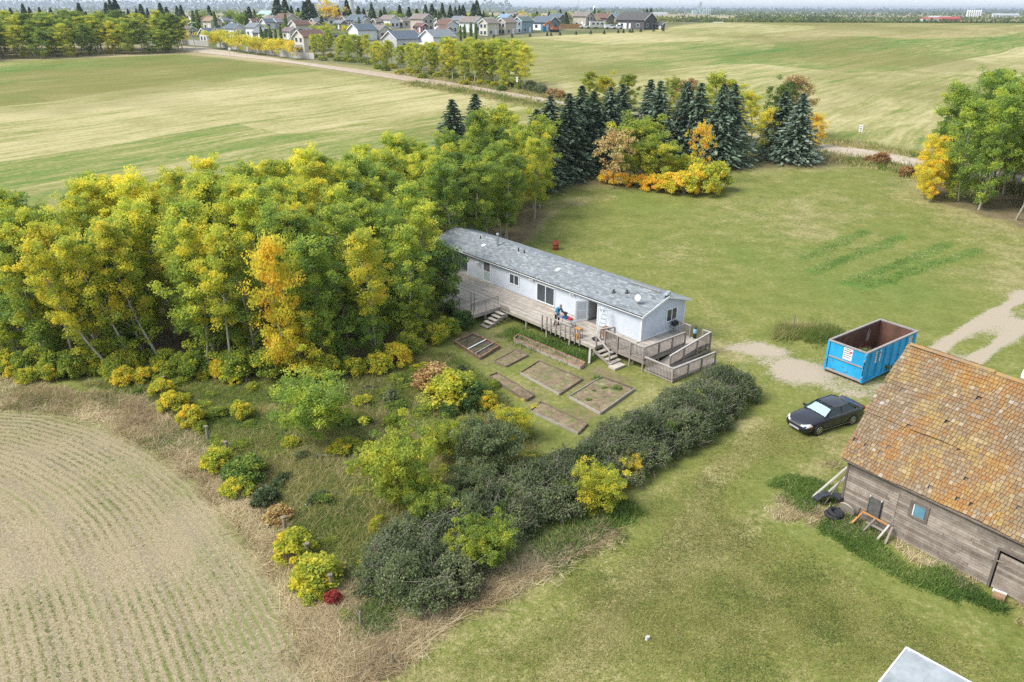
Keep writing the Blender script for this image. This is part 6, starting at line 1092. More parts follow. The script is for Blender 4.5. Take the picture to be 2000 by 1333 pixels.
for s in (1, -1):
    for nm, q in (('front_side_window', [(.93, .855, .965), (-.27, .86, .975), (-.34, .635, 1.385), (.20, .625, 1.375)]), ('rear_side_window', [(-.36, .86, .978), (-1.50, .845, 1.02), (-1.02, .635, 1.375), (-.42, .635, 1.39)])):
        m = MB(); m.poly([(x, y * s, z) for x, y, z in (q if s < 0 else q[::-1])]); p = m.build(nm, M_CGLASS, car)
    m = MB(); ln = [(.98, .875, .955), (-.3, .88, .968), (-1.55, .865, 1.012), (-1.6, .84, 1.06), (-1.04, .645, 1.40), (-.35, .645, 1.415), (.20, .635, 1.40)]
    for a, b in zip(ln[:-1], ln[1:]): m.beam((a[0], a[1] * s, a[2]), (b[0], b[1] * s, b[2]), .018, .018)
    m.build('window_trim', M_CHROME, car)
    m = MB(); m.beam((1.15, .93 * s, .27), (-1.05, .93 * s, .27), .02, .025); m.build('sill_strip', M_CHROME, car)
    for x in (.35, -.62): m = MB(); m.beam((x, .935 * s, .78), (x - .18, .935 * s, .785), .03, .035); m.build('door_handle', M_CAR, car)
    m = MB(); [m.beam((x0, .934 * s, .3), (x1, .928 * s, .93), .006, .012) for x0, x1 in ((.92, .9), (-.32, -.30), (-1.25, -1.42))]; m.build('door_seam', M_BLACK, car)
    m = MB(); m.T = Matrix.Translation((.78, 1.0 * s, 1.0)); m.box(-.07, .07, -.1, .1, -.07, .07); m.box(-.02, .03, -.14 * 1, .14 * 1, -.06, -.02); m.build('wing_mirror', M_CAR, car, bevel=.02)
    m = MB(); m.add([(2.50, .40 * s, .63), (2.38, .76 * s, .60), (2.02, .885 * s, .70), (2.12, .80 * s, .83), (2.40, .52 * s, .74), (2.46, .40 * s, .72)], [(0, 1, 2, 3, 4, 5)] if s < 0 else [(5, 4, 3, 2, 1, 0)]); m.T = Matrix.Translation((.035, .012 * s, .012)); m.add([(2.50, .40 * s, .63), (2.38, .76 * s, .60), (2.02, .885 * s, .70), (2.12, .80 * s, .83), (2.40, .52 * s, .74), (2.46, .40 * s, .72)], [(0, 1, 2, 3, 4, 5)]); m.build('headlight', pm('headlamp', (.72, .75, .78), (.5, .53, .56), 9, .12, .6), car)
    m = MB(); m.add([(2.40, .775 * s, .62), (2.08, .905 * s, .70), (2.12, .895 * s, .64)], [(0, 1, 2)]); m.T = Matrix.Translation((.02, .01 * s, 0)); m.box(2.08, 2.2, min(.87 * s, .885 * s), max(.87 * s, .885 * s), .65, .72); m.build('indicator', pm('orange_lens', (.6, .16, .07)), car)
    m = MB(); m.add([(-2.50, .45 * s, .78), (-2.47, .74 * s, .76), (-2.22, .895 * s, .80), (-2.22, .88 * s, .95), (-2.46, .72 * s, .90), (-2.50, .45 * s, .88)], [(0, 1, 2, 3, 4, 5)]); m.T = Matrix.Translation((-.02, .012 * s, 0)); m.add([(-2.50, .45 * s, .78), (-2.47, .74 * s, .76), (-2.22, .895 * s, .80), (-2.22, .88 * s, .95), (-2.46, .72 * s, .90), (-2.50, .45 * s, .88)], [(5, 4, 3, 2, 1, 0)]); m.build('tail_light', pm('red_lens', (.45, .02, .03), (.35, .015, .02), 5, .2), car)
    for x in (1.48, -1.33):
        m = MB(); m.tube((x, .905 * s, .33), (x, .938 * s, .33), .40, .40, 24); m.build('wheel_arch', M_BLACK, car)
        w_ = thing('wheel', None, None, (x, .87 * s, .33), 0); w_.parent = car
        m = MB(); m.torus((0, 0, 0), .265, .075, (0, 1, 0), 26, 10); m.tube((0, -.09, 0), (0, .07, 0), .23, n=20); m.build('tyre', M_RUB, w_); m = MB()
        for k in range(7): a = k * 2 * math.pi / 7; m.beam((.05 * math.cos(a), .078 * s, .05 * math.sin(a)), (.215 * math.cos(a), .084 * s, .215 * math.sin(a)), .045, .02, (0, 1, 0))
        m.torus((0, .078 * s, 0), .218, .016, (0, 1, 0), 22, 6); m.tube((0, .07 * s, 0), (0, .095 * s, 0), .06, n=10); m.build('rim', M_CHROME, w_)
m = MB(); m.beam((2.56, -.42, .655), (2.56, .42, .655), .03, .05); m.box(2.555, 2.58, -.06, .06, .64, .70); m.build('grille_bar', M_CHROME, car)
m = MB(); m.box(2.50, 2.565, -.36, .36, .36, .46); m.build('number_plate', pm('plate_lilac', (.45, .43, .50), (.38, .36, .43), 4), car); m = MB(); m.box(2.45, 2.56, -.5, .5, .48, .53); m.build('lower_grille', M_BLACK, car); m = MB(); m.beam((1.02, -.7, 1.03), (1.0, .05, 1.02), .02, .02); m.beam((1.03, .0, 1.03), (.99, .68, 1.02), .02, .02); m.build('wiper', M_BLACK, car)

# ------------------------------------------------------------ raised beds
M_BRICK = pm('red_brick', (.33, .165, .11), (.43, .25, .18), 6, .9, .1, rnd=.25); M_PALEB = wood_material('pale_board', (.40, .37, .33), (.31, .28, .25), (.2, .17, .15)); M_DKB = wood_material('dark_board', (.20, .15, .115), (.15, .11, .085), (.26, .21, .17))
def soil_material(name, a, b, c):
    g = G(name); n = g.noise(g.pos(), 5, 5, .75); n2 = g.noise(g.pos(), 1.3, 3, .6); col = g.ramp(g.math('ADD', g.math('MULTIPLY', n, .7), g.math('MULTIPLY', n2, .4)), [(.42, a), (.56, b), (.7, c)]); col = g.mix(g.math('MULTIPLY', g.step(g.math('ADD', g.noise(g.pos(), 2.1, 4, .7), g.math('MULTIPLY', n, .3)), .66, .76), .75), col, (.12, .165, .04)); g.bump(n, .6, .05); return g.fin(col, .95, .1)
M_SOIL = soil_material('dark_bed_soil', (.06, .045, .035), (.115, .085, .065), (.21, .17, .13)); M_DRYS = soil_material('dry_bed_soil', (.13, .095, .065), (.235, .175, .115), (.31, .27, .15))
bmesh_brick = None
def bed(label, corners, mats, soil, zt=.2, bricks=(), extra=None):
    global bmesh_brick
    P = [at(u, v, zt) for u, v in corners]; c = sum(np.array(p[:2]) for p in P) / len(P); e = thing('raised_bed', label, 'garden bed', (c[0], c[1], gzn(*c) - .02))
    Q = [Vector((p[0] - c[0], p[1] - c[1], 0)) for p in P]
    for k in range(4):
        a, b = Q[k], Q[(k + 1) % 4]; d = (b - a).normalized(); m = MB(); n_ = Vector((-d.y, d.x, 0)) * .03
        m.beam(a + d * .03 + Vector((0, 0, zt / 2)), b - d * .03 + Vector((0, 0, zt / 2)), .04, zt); m.build('board', mats[k], e)
        if k in bricks:
            L = (b - a).length; n = int(L / .23)
            if bmesh_brick is None: q = MB(); q.box(-.10, .10, -.035, .035, 0, .05); bmesh_brick = q.mesh('brick')
            for i in range(n): o = put('brick', bmesh_brick, e, M_BRICK); p = a.lerp(b, (i + .5) / n); o.location = (p.x + random.uniform(-.02, .02), p.y + random.uniform(-.02, .02), zt + .003); o.rotation_euler = (0, 0, math.atan2(d.y, d.x) + random.uniform(-.1, .1))
    # soil as a rough sheet
    n = 14; V, F = [], []
    for i in range(n):
        for j in range(n): s, t = .02 + .96 * i / (n - 1), .02 + .96 * j / (n - 1); p = (Q[0] * (1 - s) + Q[3] * s) * (1 - t) + (Q[1] * (1 - s) + Q[2] * s) * t; V.append((p.x, p.y, zt * .62 + random.uniform(-.02, .03)))
    for i in range(n - 1):
        for j in range(n - 1): F.append((i * n + j, (i + 1) * n + j, (i + 1) * n + j + 1, i * n + j + 1))
    m = MB(); m.add(V, F, True); m.build('soil', soil, e)
    if extra: extra(e, Q, zt)
    return e
def divider(e, Q, zt):
    for s, mt in ((.5, M_WHITE), (.78, M_PALEB)): m = MB(); m.beam(Q[0].lerp(Q[3], s) + Vector((0, 0, zt)), Q[1].lerp(Q[2], s) + Vector((0, 0, zt)), .09, .03); m.build('divider', mt, e)
bed('square brick-edged bed of dark soil with white dividers', [(888, 666), (924, 651), (976, 674), (938, 698)], [M_DKB] * 4, M_SOIL, .22, (0, 1, 2, 3), divider)
bed('long narrow brick-edged bed beside the deck', [(1003, 661), (1011, 653), (1143, 708), (1134, 716)], [M_PALEB] * 4, M_DRYS, .26, (0, 1, 2, 3))
bed('small bed with dark brown boards', [(965, 704), (1009, 681), (1032, 692), (989, 714)], [M_DKB] * 4, M_DRYS, .16)
bed('large bed of dry soil in the middle of the garden', [(1016, 727), (1053, 704), (1138, 739), (1093, 769)], [M_DKB, M_DKB, M_DKB, M_PALEB], M_DRYS, .18)
bed('square weedy bed with pale boards next to the hedge', [(1111, 773), (1175, 735), (1240, 758), (1173, 806)], [M_PALEB, M_DKB, M_PALEB, M_PALEB], M_DRYS, .2)
def cage(e, Q, zt):
    m = MB(); p, q = Q[1], Q[2]
    for k in range(9): a = p.lerp(q, .0).lerp(Q[0].lerp(Q[3], .0), .02 + .015 * k); b = Q[1].lerp(Q[0], .01 + .016 * k); m.tube((b.x, b.y, zt), (b.x, b.y, zt + .5), .008, n=4)
    for k in range(6): b = Q[1].lerp(Q[2], k / 5); m.tube((b.x, b.y, zt), (b.x, b.y, zt + .5), .008, n=4)
    for z in (.15, .35, .5): a, b, c = Q[1].lerp(Q[0], .15), Q[1], Q[2]; m.tube((a.x, a.y, zt + z), (b.x, b.y, zt + z), .006, n=4); m.tube((b.x, b.y, zt + z), (c.x, c.y, zt + z), .006, n=4)
    m.build('wire_cage', M_DKB, e)
bed('long dark-boarded bed with a wire cage at its near end', [(955, 733), (1028, 781), (1044, 771), (972, 727)], [M_DKB] * 4, M_DRYS, .2, (), cage)
bed('lowest bed with grey boards, half overgrown', [(1036, 801), (1130, 845), (1148, 826), (1056, 783)], [M_PALEB, M_DKB, M_DKB, M_DKB], M_DRYS, .18)
for k, (u, v, s) in enumerate([(1166, 742, .35), (1182, 762, .3), (1204, 762, .4), (1160, 768, .25), (1150, 785, .25)]): plant('weed_clump', BUSH[k % 4], (M_TWIG, M_WEED), px(u, v), 'clump of green weeds growing in the square bed by the hedge', 'weed', 'weed clumps in the square bed', .45, 1, (s, s, s * .5), parts=('stem', 'foliage'))
# ------------------------------------------------------------ posts, barrel, rag, tarp, signs
M_POST = wood_material('grey_post', (.27, .235, .20), (.19, .165, .14), (.12, .10, .085)); M_LILAC = pm('faded_post', (.33, .28, .30), (.25, .21, .22), 6)
PL = ['fence post with a mauve top at the upper end of the post line', 'short pale fence post among the orange shrubs', 'grey fence post beside the gold shrub', 'tall grey fence post with a flat metal cap', 'fence post at the top of the lime shrub', 'fence post in the reddish weeds halfway down the line', 'leaning fence post above the dense yellow bushes', 'fence post between the two dense yellow bushes', 'lowest fence post, beside the crimson bush']
for (u, v, h_), lab in zip([(300, 728, .8), (322, 752, .6), (375, 822, .7), (407, 862, .95), (444, 890, .85), (514, 980, .75), (557, 1040, .85), (604, 1098, 1.0), (648, 1158, .95)], PL):
    p = px(u, v); e = thing('fence_post', lab, 'post', p, random.uniform(0, 3), 'old posts along the field edge'); m = MB(); m.tube((0, 0, 0), (random.uniform(-.05, .05), random.uniform(-.05, .05), h_), .085, .075, 9); m.build('shaft', M_LILAC if 'mauve' in lab else M_POST, e)
    m = MB(); m.box(-.095, .095, -.09, .09, h_, h_ + .02); m.build('cap', M_POST, e)
for u, v, h_, lab in [(705, 1230, .9, 'thin grey stake at the foot of the hedge'), (767, 1300, .6, 'short stake in the dry grass at the bottom'), (1548, 645, 1.35, 'single wooden post standing in the dry grass patch on the lawn')]: tag(MB().tube((0, 0, 0), (.02, 0, h_), .045, .04, 7).build('fence_post', M_POST, None, px(u, v)), lab, 'post')
bp = px(1085, 488); b_ = thing('burn_barrel', 'rusty red barrel on the lawn behind the home', 'barrel', bp); m = MB(); m.lathe((0, 0, 0), [(.30, 0), (.30, .3), (.315, .31), (.30, .32), (.30, .6), (.315, .61), (.30, .62), (.30, .9), (.27, .9), (.27, .2), (.001, .2)], 18); m.build('drum', pm('red_rust', (.30, .055, .035), (.22, .05, .03), 4, .8), b_)
def cloth(name, mat, loc, lx, ly, lab, cat, seed):
    r = np.random.default_rng(seed); n = 12; V, F = [], []
    for i in range(n):
        for j in range(n): s, t = i / (n - 1) - .5, j / (n - 1) - .5; V.append((lx * s + r.normal() * .02, ly * t * (1 - .5 * abs(s)) + r.normal() * .03, .05 + .09 * r.random() + .08 * math.sin(s * 9 + t * 4)))
    for i in range(n - 1):
        for j in range(n - 1): F.append((i * n + j, (i + 1) * n + j, (i + 1) * n + j + 1, i * n + j + 1))
    m = MB(); m.add(V, F, False); tag(m.build(name, mat, None, loc, R(38)), lab, cat)
cloth('black_tarp', pm('black_plastic_sheet', (.02, .022, .028), (.045, .047, .055), 6, .4), px(716, 762), 1.5, .5, 'crumpled black plastic sheet in the rough grass', 'tarp', 1)
cloth('white_rag', M_WHITE, px(602, 988), .3, .2, 'small white rag in the rough orchard grass', 'rag', 2)
cloth('paper_scrap', M_WHITE, px(1264, 1250), .14, .06, 'white scrap lying on the lawn near the bottom', 'litter', 3)
tag(MB().lathe((0, 0, 0), [(.001, .22), (.2, .2), (.32, .08), (.34, 0)], 9).build('field_stone', pm('pale_stone', (.48, .46, .43), (.4, .38, .35), 4), None, px(1391, 707)), 'pale round stone at the foot of the ramp', 'stone')
tag(dead_mesh(21, 40, 1.7).build('brush_pile', M_TWIG, None, px(1130, 352)), 'pile of grey dead branches at the left foot of the spruces', 'branches')
for u, v, lab in [(1010, 179, 'small white road sign on a post by the aspen row'), (1676, 283, 'small white road sign on a post right of the blue spruce')]:
    p = at(u, v); e = thing('road_sign', lab, 'sign', p, R(-45)); m = MB(); m.tube((0, 0, 0), (0, 0, 2.6), .05, n=6); m.build('post', M_PALEB, e); m = MB(); m.box(-.28, .28, -.03, -.01, 2.0, 3.0); m.build('plate', M_WHITE, e); m = MB(); [m.box(-.2, .2, -.036, -.031, z, z + .1) for z in (2.2, 2.45, 2.7)]; m.build('lettering', M_INK, e)
M_TW = leaf_material('dry_twig', [(0, (.2, .13, .08)), (1, (.42, .28, .16))], .2)
for k, (u, v, s) in enumerate([(1720, 322, 1.3), (1770, 345, 1.1), (1695, 318, .8)]): plant('shrub', BUSH[k], (M_TWIG, M_RUST), px(u, v), ['thin reddish shrub on the verge in front of the road', 'reddish shrub on the verge near the right-hand wood', 'small brown shrub on the verge by the road'][k], 'shrub', None, .5, 1, (s, s, s * .9), parts=('stem', 'foliage'))
# ------------------------------------------------------------ aspen row by the road, wood at the upper left
for k in range(54):
    u = 612 + k * 7.7 + random.uniform(-4, 4); f = (u - 612) / 418; v = 118 + f * 66 - 2 + random.uniform(-9, 2) - (3 if f < .3 else 0)
    if 768 < u < 778: continue
    p = at(u, v - 4); hh = .62 + .36 * f + random.uniform(-.06, .06) - (.12 if .25 < f < .6 else 0)
    plant('aspen_tree', (ASP[k % 6] if k % 3 else LOWASP[k % 2]), (M_BARK, M_LEAF), (p[0], p[1], p[2] - .05), 'pale-trunked aspen in the roadside row, at its taller right end' if f > .62 else ('short aspen in the thin middle of the roadside row' if f > .3 else 'yellowing aspen at the left end of the roadside row by the houses'), 'tree', 'roadside aspens, right end' if f > .62 else ('roadside aspens, middle' if f > .3 else 'roadside aspens, left end'), random.gauss(.53, .04), 1.1, (hh * 1.25, hh * 1.25, hh * .98))
    if k % 2 == 0: q = at(u, v + 2); plant('shrub', BUSH[k % 4], (M_TWIG, M_LEAF), (q[0], q[1], q[2] - .05), 'low shrub at the foot of the roadside aspen row', 'shrub', 'shrubs under the roadside aspens', random.choice([.45, .6, .3]), .85, (1.3, 1.3, .8), parts=('stem', 'foliage'))
for k, (u, v, s) in enumerate([(1035, 178, 1.8), (1055, 183, 1.7), (1080, 190, 1.5), (1095, 193, 1.3)]): q = at(u, v); plant('shrub', BUSH[k], (M_TWIG, M_GREY if k < 2 else M_RUST), tuple(q), ['grey bare shrub right of the road sign', 'grey-mauve shrub beside the road ditch', 'brownish shrub at the roadside before the spruces', 'orange-brown small shrub at the roadside'][k], 'shrub', None, .7, 1, (s, s, s * .8), parts=('stem', 'foliage'))
LW = atl([(-60, 122), (0, 119), (120, 114), (230, 109), (335, 104)]) + [(-106, 271), (-130, 274), (-185, 268), (-225, 262), (-215, 242)]
for i, (x, y) in enumerate(scatter(LW, 5.0, 31)):
    fr = float(seg_dist(np.array(x), np.array(y), LW[:5])[0]) < 6; r = random.random(); tl = random.uniform(.86, 1.14) * (.78 if x > -118 and fr else 1.0)
    plant('poplar_tree', SKIRT[i % 3] if (fr and i % 2) else (LOWASP[i % 3] if fr else ASP[i % 6]), (M_BARK, M_LEAF), (x, y, float(gz(y)) - .05), 'leafy tree along the front of the far wood at the upper left' if fr else 'tree behind the front ones in the far wood at the upper left', 'tree', 'front trees of the far left wood' if fr else 'rear trees of the far left wood', random.choice([.3, .36, .42, .46, .54, .62 if fr else .46]), 1.05, (1.6 * (1.15 if fr and i % 2 else 1), 1.6 * (1.15 if fr and i % 2 else 1), tl * (1.35 if fr and i % 2 else 1.0)))  # aspens like those of the near wood; only the object name says poplar

# ------------------------------------------------------------ the town
_cm = {}
def cmat(c, rough=.8):
    k = tuple(c)
    if k not in _cm: _cm[k] = pm('paint_%d' % len(_cm), c, tuple(x * .86 for x in c), .8, rough, .2)
    return _cm[k]
def house(lab, u, v, wpx, st, roofc, wallc, ori, nm='house', deckc=None, garage=False, rise=.30, d=None):
    p = at(u, v) if d is None else at_d(u, d); dist = p[1]; wm = wpx * dist / 1500 / 1.0; wm *= .86; L, W = .86 * wm, min(.62 * wm, 9.5); h = 2.35 * st + (.5 if st < 2 else .2)
    e = thing(nm, lab, 'house', (p[0], p[1] + .35 * wm, float(gz(p[1] + .35 * wm)) - .4), R(46) if ori == 0 else R(-44), None); wall = cmat(wallc); ro = cmat(roofc, .9); rs = W * rise
    m = MB(); m.prism([(-L / 2, -W / 2, 0), (-L / 2, W / 2, 0), (-L / 2, W / 2, h), (-L / 2, 0, h + rs), (-L / 2, -W / 2, h)], (1, 0, 0), L); wl = m.build('wall', wall, e)
    m = MB(); o = .45; k = rs / (W / 2)
    for s in (-1, 1): m.prism([(-L / 2 - o, 0, h + rs + .18), (-L / 2 - o, s * (W / 2 + o), h - o * k + .18), (-L / 2 - o, s * (W / 2 + o), h - o * k), (-L / 2 - o, 0, h + rs)], (1, 0, 0), L + 2 * o)
    rf = m.build('roof', ro, e)
    for x in (-L / 2 - o - .03, L / 2 + o - .0):
        m = MB()
        for s in (-1, 1): m.prism([(x, 0, h + rs + .2), (x, s * (W / 2 + o + .05), h - o * k + .2), (x, s * (W / 2 + o + .05), h - o * k - .08), (x, 0, h + rs - .1)], (1, 0, 0), .05)
        tag(m.build('bargeboard', M_WHITE, rf), kind='stuff')
    box('chimney', M_STEEL, rf, L * .15, L * .15 + .4, W * .1, W * .1 + .4, h + rs * .6, h + rs + .7)
    # visible sides: long side at -y (ori 1: faces left; ori 0: faces right) and the gable
    long_s = -1; gx = -L / 2 if ori == 0 else L / 2
    gx = {0: -L / 2, 1: L / 2}[ori]
    for sx in ((-1, 1)):
        for f in range(max(1, int(st))):
            z = .7 + 2.5 * f + (.4 if st < 2 else 0)
            for yy in (-.22, .22):
                m = MB(); m.box(sx * (L / 2 + .05) - .03, sx * (L / 2 + .05) + .03, yy * W - .75, yy * W + .75, z - .1, z + 1.35); w_ = m.build('window', M_WHITE, e); box('pane', M_GLASS, w_, sx * (L / 2 + .09) - .02, sx * (L / 2 + .09) + .02, yy * W - .62, yy * W + .62, z, z + 1.25)
    for sy in (-1, 1):
        n = 3 if L > 11 else 2
        for i in range(n):
            xx = (i + .5) / n * L * .86 - L * .43; z = .9 + (.3 if st < 2 else 0)
            if i == 1 and sy < 0: m = MB(); m.box(xx - .5, xx + .5, sy * (W / 2 + .05) - .03, sy * (W / 2 + .05) + .03, .4, 2.5); dd = m.build('door', M_DARK if deckc else M_WHITE, e); continue
            m = MB(); m.box(xx - .8, xx + .8, sy * (W / 2 + .05) - .03, sy * (W / 2 + .05) + .03, z - .1, z + 1.3); w_ = m.build('window', M_WHITE, e); box('pane', M_GLASS, w_, xx - .68, xx + .68, sy * (W / 2 + .09) - .02, sy * (W / 2 + .09) + .02, z, z + 1.2)
    if garage: m = MB(); m.box(-L * .42, -L * .42 + 4.6, -W / 2 - .08, -W / 2 - .02, .3, 2.6); m.build('garage_door', M_WHITE, e)
    if deckc is not None:
        m = MB(); m.box(-L / 2 - 2.6, -L / 2 - .02, -W * .3, W * .35, 1.5, 1.65); m.build('balcony_floor', cmat(deckc), e); m = MB(); m.box(-L / 2 - 2.62, -L / 2 - 2.55, -W * .3, W * .35, 1.65, 2.5); m.box(-L / 2 - 2.6, -L / 2, -W * .3 - .03, -W * .3 + .03, 1.65, 2.5); [m.box(-L / 2 - 2.6, -L / 2 - 2.45, y, y + .15, 0, 1.5) for y in (-W * .3, W * .3)]; m.build('balcony_rail', M_WHITE, e)
    return e
GR, SL, TN, BR, MV, TP, DG = (.20, .21, .225), (.125, .155, .185), (.30, .21, .14), (.17, .105, .085), (.20, .155, .155), (.225, .19, .17), (.105, .10, .10)
WH, CR, BG, TW, BL_ = (.72, .73, .74), (.60, .56, .47), (.48, .43, .36), (.36, .31, .27), (.23, .34, .40)
HOUSES = [('mauve roofed house behind the tallest poplars at the left of town', 368, 72, 30, 1, MV, BG, 1), ('beige house with a tan roof left of the town poplars', 412, 60, 40, 1.5, TN, CR, 1), ('white gabled house with a blue-grey roof behind the avenue trees', 412, 84, 52, 1.2, SL, WH, 0), ('white house with a dark slate roof and low front gable', 456, 72, 44, 1.2, SL, WH, 1),
    ('white twin-gabled house with a grey roof above the avenue', 496, 74, 40, 1.5, GR, WH, 1), ('house with a slate blue roof behind the twin-gabled white one', 523, 58, 30, 1.2, SL, WH, 0), ('long house with a red-brown roof and cream gable', 556, 56, 54, 1.5, BR, CR, 1), ('grey roofed house hidden behind the avenue trees', 510, 78, 42, 1, GR, TP, 1), ('house with a mauve roof in the middle of the avenue', 566, 78, 34, 1.2, MV, CR, 1), ('house with two cream gables and a brown roof', 584, 68, 40, 1.5, BR, CR, 0),
    ('long low house with a pale brown roof', 606, 66, 46, 1, TN, BG, 1), ('cream house with a brown roof and a white balcony, nearest the road', 602, 102, 62, 2, BR, CR, 0), ('hip shaped dark slate roof in the middle of town', 698, 54, 52, 1.2, SL, TP, 1), ('small brown roofed house beside the golden tree', 668, 48, 26, 1.2, BR, WH, 1), ('small grey house left of the dark slate roof', 664, 58, 28, 1, GR, TP, 1), ('white house with a taupe roof below the willow', 760, 56, 40, 1.5, TP, WH, 1),
    ('tall taupe house with a wide brown-grey gable', 823, 60, 48, 2, TP, BG, 1), ('dark red small house in front of the taupe gable', 822, 64, 28, 1, BR, (.30, .06, .06), 1), ('white gabled house with a slate roof behind the roadside trees', 706, 80, 56, 1.5, SL, WH, 0), ('house with a long taupe roof and small gable', 738, 76, 50, 1.2, TP, CR, 1), ('light grey bungalow with a dark slate roof by the meadow', 783, 99, 78, 1.4, SL, (.52, .53, .55), 0), ('red wooden garden shed beside the light grey bungalow', 753, 102, 24, .75, BR, (.24, .07, .06), 0, 'garden_shed'),
    ('white house with a grey roof and white balcony at the edge of the meadow', 853, 98, 70, 1.6, (.23, .25, .27), WH, 0), ('house with a red-brown roof behind the white balcony house', 872, 66, 44, 1.4, BR, WH, 1), ('low red-brown roofed house right of the dark red one', 868, 72, 34, 1, BR, BG, 1), ('wide taupe house behind the meadow poplars', 922, 64, 54, 1.6, TP, WH, 1), ('cream house with a plain gable facing left', 955, 70, 40, 2, TP, CR, 0), ('beige house right of the cream gable', 990, 68, 38, 2, TP, BG, 0), ('tall blue-grey house with a shallow roof', 1022, 65, 40, 2, (.13, .17, .16), BL_, 0),
    ('dark grey house with a broad white garage beside the digger', 1066, 60, 56, 1.3, SL, (.20, .22, .25), 1, 'house', None, True), ('slate roofed house behind the dark grey one', 1088, 50, 34, 1.4, SL, TP, 1), ('taupe two-storey house above the wooden fence', 1140, 53, 40, 2, TP, BG, 1), ('brown house between two big houses at the right of town', 1180, 52, 42, 1.5, BR, TP, 1, 'house', None, True), ('large dark grey house at the right end of town', 1246, 58, 84, 1.5, DG, (.11, .105, .11), 1, 'house', None, True), ('small dark brown shed right of the large grey house', 1290, 58, 18, .8, DG, (.10, .06, .05), 1, 'garden_shed'),
    ('house with a light blue roof behind the beige ones', 988, 50, 30, 1.4, (.20, .31, .42), WH, 1), ('long white building with a blue-green roof at the back of town', 520, 44, 60, 1, (.35, .45, .47), WH, 1), ('white house at the back of town below the spruces', 612, 44, 26, 1.4, GR, WH, 1), ('pale house far back near the water tower', 720, 44, 30, 1.3, TP, WH, 1), ('white house with a brown roof far back above the blue-grey one', 1000, 44, 26, 1.3, TP, CR, 1), ('grey house far back between town spruces', 895, 46, 28, 1.2, GR, WH, 1), ('cream house at the back of town near the columnar poplars', 860, 46, 26, 1.3, TN, CR, 1)]
for i, h in enumerate(HOUSES): house(*h, deckc=None if 'balcony' not in h[0] or len(h) > 9 else (.5, .5, .5)) if len(h) <= 9 else house(*h)
for k in range(30):
    rk = random.Random(900 + k); u = 372 + 30.5 * k + rk.uniform(-9, 9); house('small house in the crowded back rows of town', u, rk.uniform(46, 57) - max(0, u - 900) * .012, rk.uniform(24, 36), 1.1, rk.choice([GR, SL, TN, BR, TP, MV]), rk.choice([WH, CR, BG, TP, WH]), k % 2)['group'] = 'small houses in the back rows of town'
# trees of the town
def lowtree(seed, kind):
    r = np.random.default_rng(seed)
    if kind == 'con':
        n = 700; t = r.random(n) ** .8; a = r.random(n) * 6.28; q = (1 - t) * .26 * (.35 + .65 * r.random(n) ** .5) + .01; C = np.stack([q * np.cos(a), q * np.sin(a), .04 + .96 * t], -1); me = leaf_mesh('crown', C, .045, np.clip(.45 + .2 * r.normal(size=n), 0, 1), r, 1.0)
    elif kind == 'col':
        n = 600; t = r.random(n); a = r.random(n) * 6.28; q = .10 * np.sin(np.pi * np.clip(t * .9 + .08, 0, 1)) ** .6 * r.random(n) ** .4; C = np.stack([q * np.cos(a), q * np.sin(a), .04 + .96 * t], -1); me = leaf_mesh('crown', C, .035, np.clip(.45 + .2 * r.normal(size=n), 0, 1), r, .2)
    else:
        cs = [np.array([r.normal() * .17, r.normal() * .17, .55 + .2 * r.normal() * .7]) for _ in range(26)]; C, T = blob_leaves(cs, [.15 + .05 * r.random() for _ in cs], 34, r); C[:, 2] = np.clip(C[:, 2], .2, 1.05); me = leaf_mesh('crown', C, .035, T, r)
    m = MB(); m.tube((0, 0, 0), (0, 0, .6), .022, .012, 5, False); return m.mesh('trunk'), me
LT = {k: [lowtree(700 + i + 10 * j, k) for i in range(3)] for j, k in enumerate(('con', 'col', 'dec'))}
def town_tree(u, vb, hpx, kind, hue, lab, grp, nm, wsc=1.0, d=None):
    p = at(u, vb) if d is None else at_d(u, d); h = hpx * p[1] / 1500; mat = M_NEEDLE if kind == 'con' else M_LEAF
    return plant(nm, random.choice(LT[kind]), (M_DBARK if kind != 'dec' else M_BARK, mat), (p[0], p[1], p[2] - .1), lab, 'tree', grp, hue, 1.0, (h * wsc, h * wsc, h))
for k, (u, v) in enumerate([(418, 97), (432, 96), (447, 100), (466, 104), (486, 106), (502, 108), (524, 110), (545, 113), (568, 117), (358, 88), (346, 86)]): town_tree(u, v, 40 if k < 9 else 34, 'dec', random.uniform(.58, .74), ['leftmost', 'second', 'third', 'fourth', 'fifth', 'sixth', 'seventh', 'eighth', 'ninth', 'rounder', 'paler'][k] + (' round yellow-green tree of the avenue before the pale fence' if k < 9 else ' golden street tree left of the lamp post'), 'avenue trees along the pale fence', 'street_tree', 1.05)
rr = random.Random(41)
for k in range(17): u, vb, h_ = [(390, 66, 40), (381, 60, 34), (423, 62, 34), (484, 58, 32), (500, 54, 30), (560, 62, 30), (512, 84, 28), (521, 86, 26), (530, 84, 26), (540, 86, 26), (550, 84, 28), (702, 56, 20), (900, 80, 26), (908, 80, 28), (920, 78, 30), (930, 78, 28), (858, 62, 34)][k]; town_tree(u, vb, h_, 'col', .25, 'slender dark columnar poplar among the houses, left of the middle' if u < 600 else 'slender dark columnar poplar among the houses, right of the middle', 'columnar poplars, left part of town' if u < 600 else 'columnar poplars, right part of town', 'columnar_poplar', 1.1)
